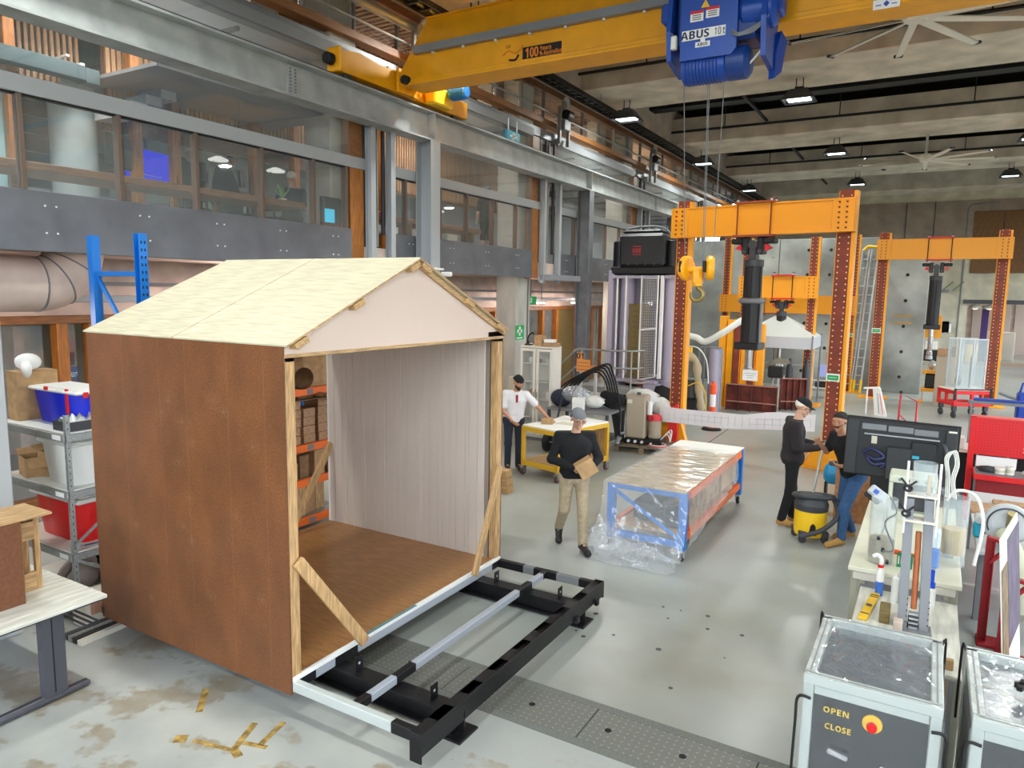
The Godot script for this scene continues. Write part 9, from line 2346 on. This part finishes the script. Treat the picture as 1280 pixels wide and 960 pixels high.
func build_people() -> void:
	# man walking towards us with a carton
	var p := person("man in black sweater, khaki trousers and backwards grey cap carrying a carton", V(-3.73, 0, -7.93), 0.62, 1.01, {
		"pelvis": V(0, 0.95, 0.02), "chest": V(0, 1.31, 0.03), "neck": V(0.0, 1.47, 0.04), "head": V(0.015, 1.645, 0.085), "hb": Basis(Vector3.UP, 0.2) * Basis(Vector3.RIGHT, 0.3),
		"hl": V(0.09, 0.93, 0.02), "hr": V(-0.09, 0.93, 0.02), "kl": V(0.10, 0.49, 0.13), "al": V(0.1, 0.095, 0.16), "tl": V(0.13, 0.045, 0.35), "kr": V(-0.11, 0.49, -0.02), "ar": V(-0.13, 0.17, -0.27), "tr": V(-0.15, 0.045, -0.14),
		"el": V(0.30, 1.15, 0.02), "wl": V(0.16, 1.06, 0.22), "er": V(-0.29, 1.14, 0.02), "wr": V(-0.07, 1.08, 0.235), "dl": V(-0.5, 0.1, 0.5), "nl": V(-0.6, 0.6, -0.3), "cl": 0.5, "dr": V(0.8, 0.1, 0.25), "nr": V(-0.1, -0.3, -1.0), "cr": 0.5},
		{"skin": "skin", "shirt": "tee_black", "long": true, "legs": "chino", "shoe": "black", "cap": "capgrey", "brim": -1.0, "hair": "hair_brown", "mop": true, "glasses": true, "brow": "hair_brown", "hem": 0.03})
	var cb := thing("carton", "plain brown carton carried tilted by the man in the black sweater", "box", V(-3.73, 0, -7.93) + Basis(Vector3.UP, 0.62) * V(0.09, 1.10, 0.27), 0.62)
	var tb := Basis(Vector3.BACK, 0.55)
	part("body", G.new().box(Vector3.ZERO, V(0.22, 0.2, 0.16), 0.004, tb), M["card"], cb)
	part("end_flap", G.new().box(tb * V(0.112, 0, 0), V(0.004, 0.2, 0.16), 0.001, tb), mat("cardlight", hexc("d9b88d"), 0.8), cb)
	# man in the pale polo at the cart, half behind the house
	person("bearded man in a pale polo, dark trousers and backwards cap leaning on the cart", V(-6.38, 0, -10.95), 0.72, 0.99, {
		"pelvis": V(0, 0.95, -0.02), "chest": V(0.02, 1.3, 0.04), "neck": V(0.03, 1.46, 0.07), "head": V(0.05, 1.625, 0.13), "hb": Basis(Vector3.UP, 0.35) * Basis(Vector3.RIGHT, 0.45), "sl": V(0.2, 1.40, 0.07), "sr": V(-0.16, 1.41, 0.03),
		"el": V(0.42, 1.18, 0.14), "wl": V(0.60, 0.99, 0.22), "dl": V(0.6, -0.35, 0.3), "nl": V(0, -1, 0), "cl": 0.5, "er": V(-0.22, 1.12, 0.1), "wr": V(-0.1, 0.98, 0.32)},
		{"skin": "skin_tan", "shirt": "polo", "long": false, "legs": "navy", "shoe": "black", "cap": "cloth_black", "brim": -1.0, "beard": "full", "hem": 0.04})
	var plk := get_node("person_001")
	part("placket", G.new().bx(0.0, 0.045, 1.27, 1.41, 0.155, 0.172, 0.006), M["darkred"], plk)
	# man in the dark fleece
	person("older man in a dark fleece, black trousers and black cap using a phone", V(-1.55, 0, -10.42), 1.83, 1.025, {
		"head": V(0, 1.64, 0.09), "neck": V(0, 1.47, 0.035), "chest": V(0, 1.31, 0.0), "hb": Basis(Vector3.RIGHT, 0.4), "kl": V(0.1, 0.5, 0.03), "al": V(0.09, 0.09, 0.06), "tl": V(0.12, 0.035, 0.25), "ar": V(-0.1, 0.09, -0.1), "tr": V(-0.13, 0.035, 0.09), "kr": V(-0.1, 0.5, -0.01),
		"el": V(0.24, 1.14, 0.03), "wl": V(0.1, 1.12, 0.29), "er": V(-0.24, 1.13, 0.03), "wr": V(-0.08, 1.13, 0.3), "dl": V(-0.2, 0.15, 0.6), "dr": V(0.15, 0.2, 0.6), "nl": V(-0.7, 0.6, 0), "nr": V(0.7, 0.6, 0), "cl": 0.7, "cr": 0.7},
		{"skin": "skin", "shirt": "cloth_dark", "long": true, "legs": "workblack", "shoe": "boot", "cap": "cloth_black", "brim": 1.0, "hem": 0.1, "bulk": 0.014, "glasses": true, "beard": "stubble", "beardcolor": "offwhite", "hair": "offwhite"})
	solo("phone", G.new().bx(-0.04, 0.04, -0.006, 0.006, -0.08, 0.08, 0.004), M["jet"], "dark phone in the hands of the man in the fleece", "phone", V(-1.14, 1.22, -10.54), 1.83)
	# man in the black tee and jeans
	person("man with dark hair and moustache in a black T-shirt, blue jeans and tan boots", V(-0.80, 0, -10.05), -0.85, 1.01, {
		"pelvis": V(0, 0.95, -0.08), "hl": V(0.095, 0.92, -0.08), "hr": V(-0.095, 0.92, -0.08), "chest": V(0.0, 1.28, 0.06), "neck": V(0.0, 1.43, 0.12), "head": V(0.02, 1.6, 0.19), "hb": Basis(Vector3.UP, 0.55) * Basis(Vector3.RIGHT, 0.08), "sl": V(0.185, 1.385, 0.09), "sr": V(-0.185, 1.385, 0.09),
		"kl": V(0.11, 0.5, 0.10), "al": V(0.12, 0.09, 0.12), "tl": V(0.15, 0.035, 0.32), "kr": V(-0.1, 0.49, -0.02), "ar": V(-0.12, 0.1, -0.2), "tr": V(-0.14, 0.035, -0.01),
		"el": V(0.28, 1.13, -0.03), "wl": V(0.16, 1.06, 0.23), "dl": V(-0.1, 0.15, 0.7), "nl": V(-0.4, 0.9, 0), "cl": 0.7, "er": V(-0.25, 1.16, 0.16), "wr": V(-0.12, 1.3, 0.36), "dr": V(0.2, 0.5, 0.5), "nr": V(0.8, 0, 0.3), "cr": 0.7},
		{"skin": "skin_tan", "shirt": "tee_black", "long": false, "legs": "denim", "shoe": "boot", "hair": "hair_dark", "beard": "stache", "hem": 0.06})
	solo("hand_tool", G.new().box(Vector3.ZERO, V(0.06, 0.06, 0.1), 0.015), M["darkgrey"], "small dark grey sensor in the lower hand of the man in jeans", "tool", V(-0.80, 0, -10.05) + Basis(Vector3.UP, -0.85) * V(0.14, 1.11, 0.33), -0.85)
	# people behind the mezzanine glass
	var far := {"cell": 0.021, "hands": false, "skin": "skin", "shoe": "black"}
	person("person in a dark jacket and pale cap standing behind the mezzanine glass", V(-11.75, 3.95, -8.45), 1.1, 1.0, {"wl": V(0.15, 1.0, 0.25), "wr": V(-0.15, 1.0, 0.25), "hb": Basis(Vector3.RIGHT, 0.3)}, far.merged({"shirt": "darkgrey", "long": true, "legs": "navy", "cap": "offwhite", "brim": 1.0, "hair": "hair_dark"}))
	var hm := person("young man in a grey hooded top with dark backpack straps behind the mezzanine glass", V(-11.7, 3.95, -9.3), 0.9, 0.99, {"wl": V(0.05, 1.05, 0.26), "wr": V(-0.05, 1.05, 0.26), "el": V(0.27, 1.12, 0.05), "er": V(-0.27, 1.12, 0.05), "head": V(0, 1.645, 0.07), "hb": Basis(Vector3.RIGHT, 0.4)}, far.merged({"shirt": "hoodie", "long": true, "legs": "navy", "hair": "hair_dark"}))
	for s in [-0.11, 0.11]: part("backpack_strap", G.new().bar(V(s, 1.46, 0.09), V(s * 1.2, 1.15, 0.14), 0.05, 0.02, 0.005), M["navy"], hm)
	person("man in black T-shirt and shorts standing with his back to the hall on the mezzanine", V(-9.72, 3.95, -15.2), -1.9, 1.02, {"el": V(0.26, 1.14, 0.02), "wl": V(0.2, 0.92, 0.16), "er": V(-0.26, 1.14, 0.02), "wr": V(-0.2, 0.92, 0.16)}, far.merged({"shirt": "tee_black", "long": false, "legs": "tee_black", "cuff": 0.5, "cap": "capgrey", "hair": "hair_dark"}))
	person("seated person with white hair and dark vest at the mezzanine desk, seen from behind", V(-10.22, 3.55, -9.4), -2.2, 0.98, {"kl": V(0.12, 0.95, 0.4), "kr": V(-0.12, 0.95, 0.4), "al": V(0.12, 0.5, 0.42), "ar": V(-0.12, 0.5, 0.42), "tl": V(0.13, 0.45, 0.6), "tr": V(-0.13, 0.45, 0.6), "el": V(0.27, 1.15, 0.1), "wl": V(0.2, 1.12, 0.34), "er": V(-0.27, 1.15, 0.1), "wr": V(-0.2, 1.12, 0.34)}, far.merged({"shirt": "navy", "long": false, "legs": "navy", "hair": "offwhite"}))
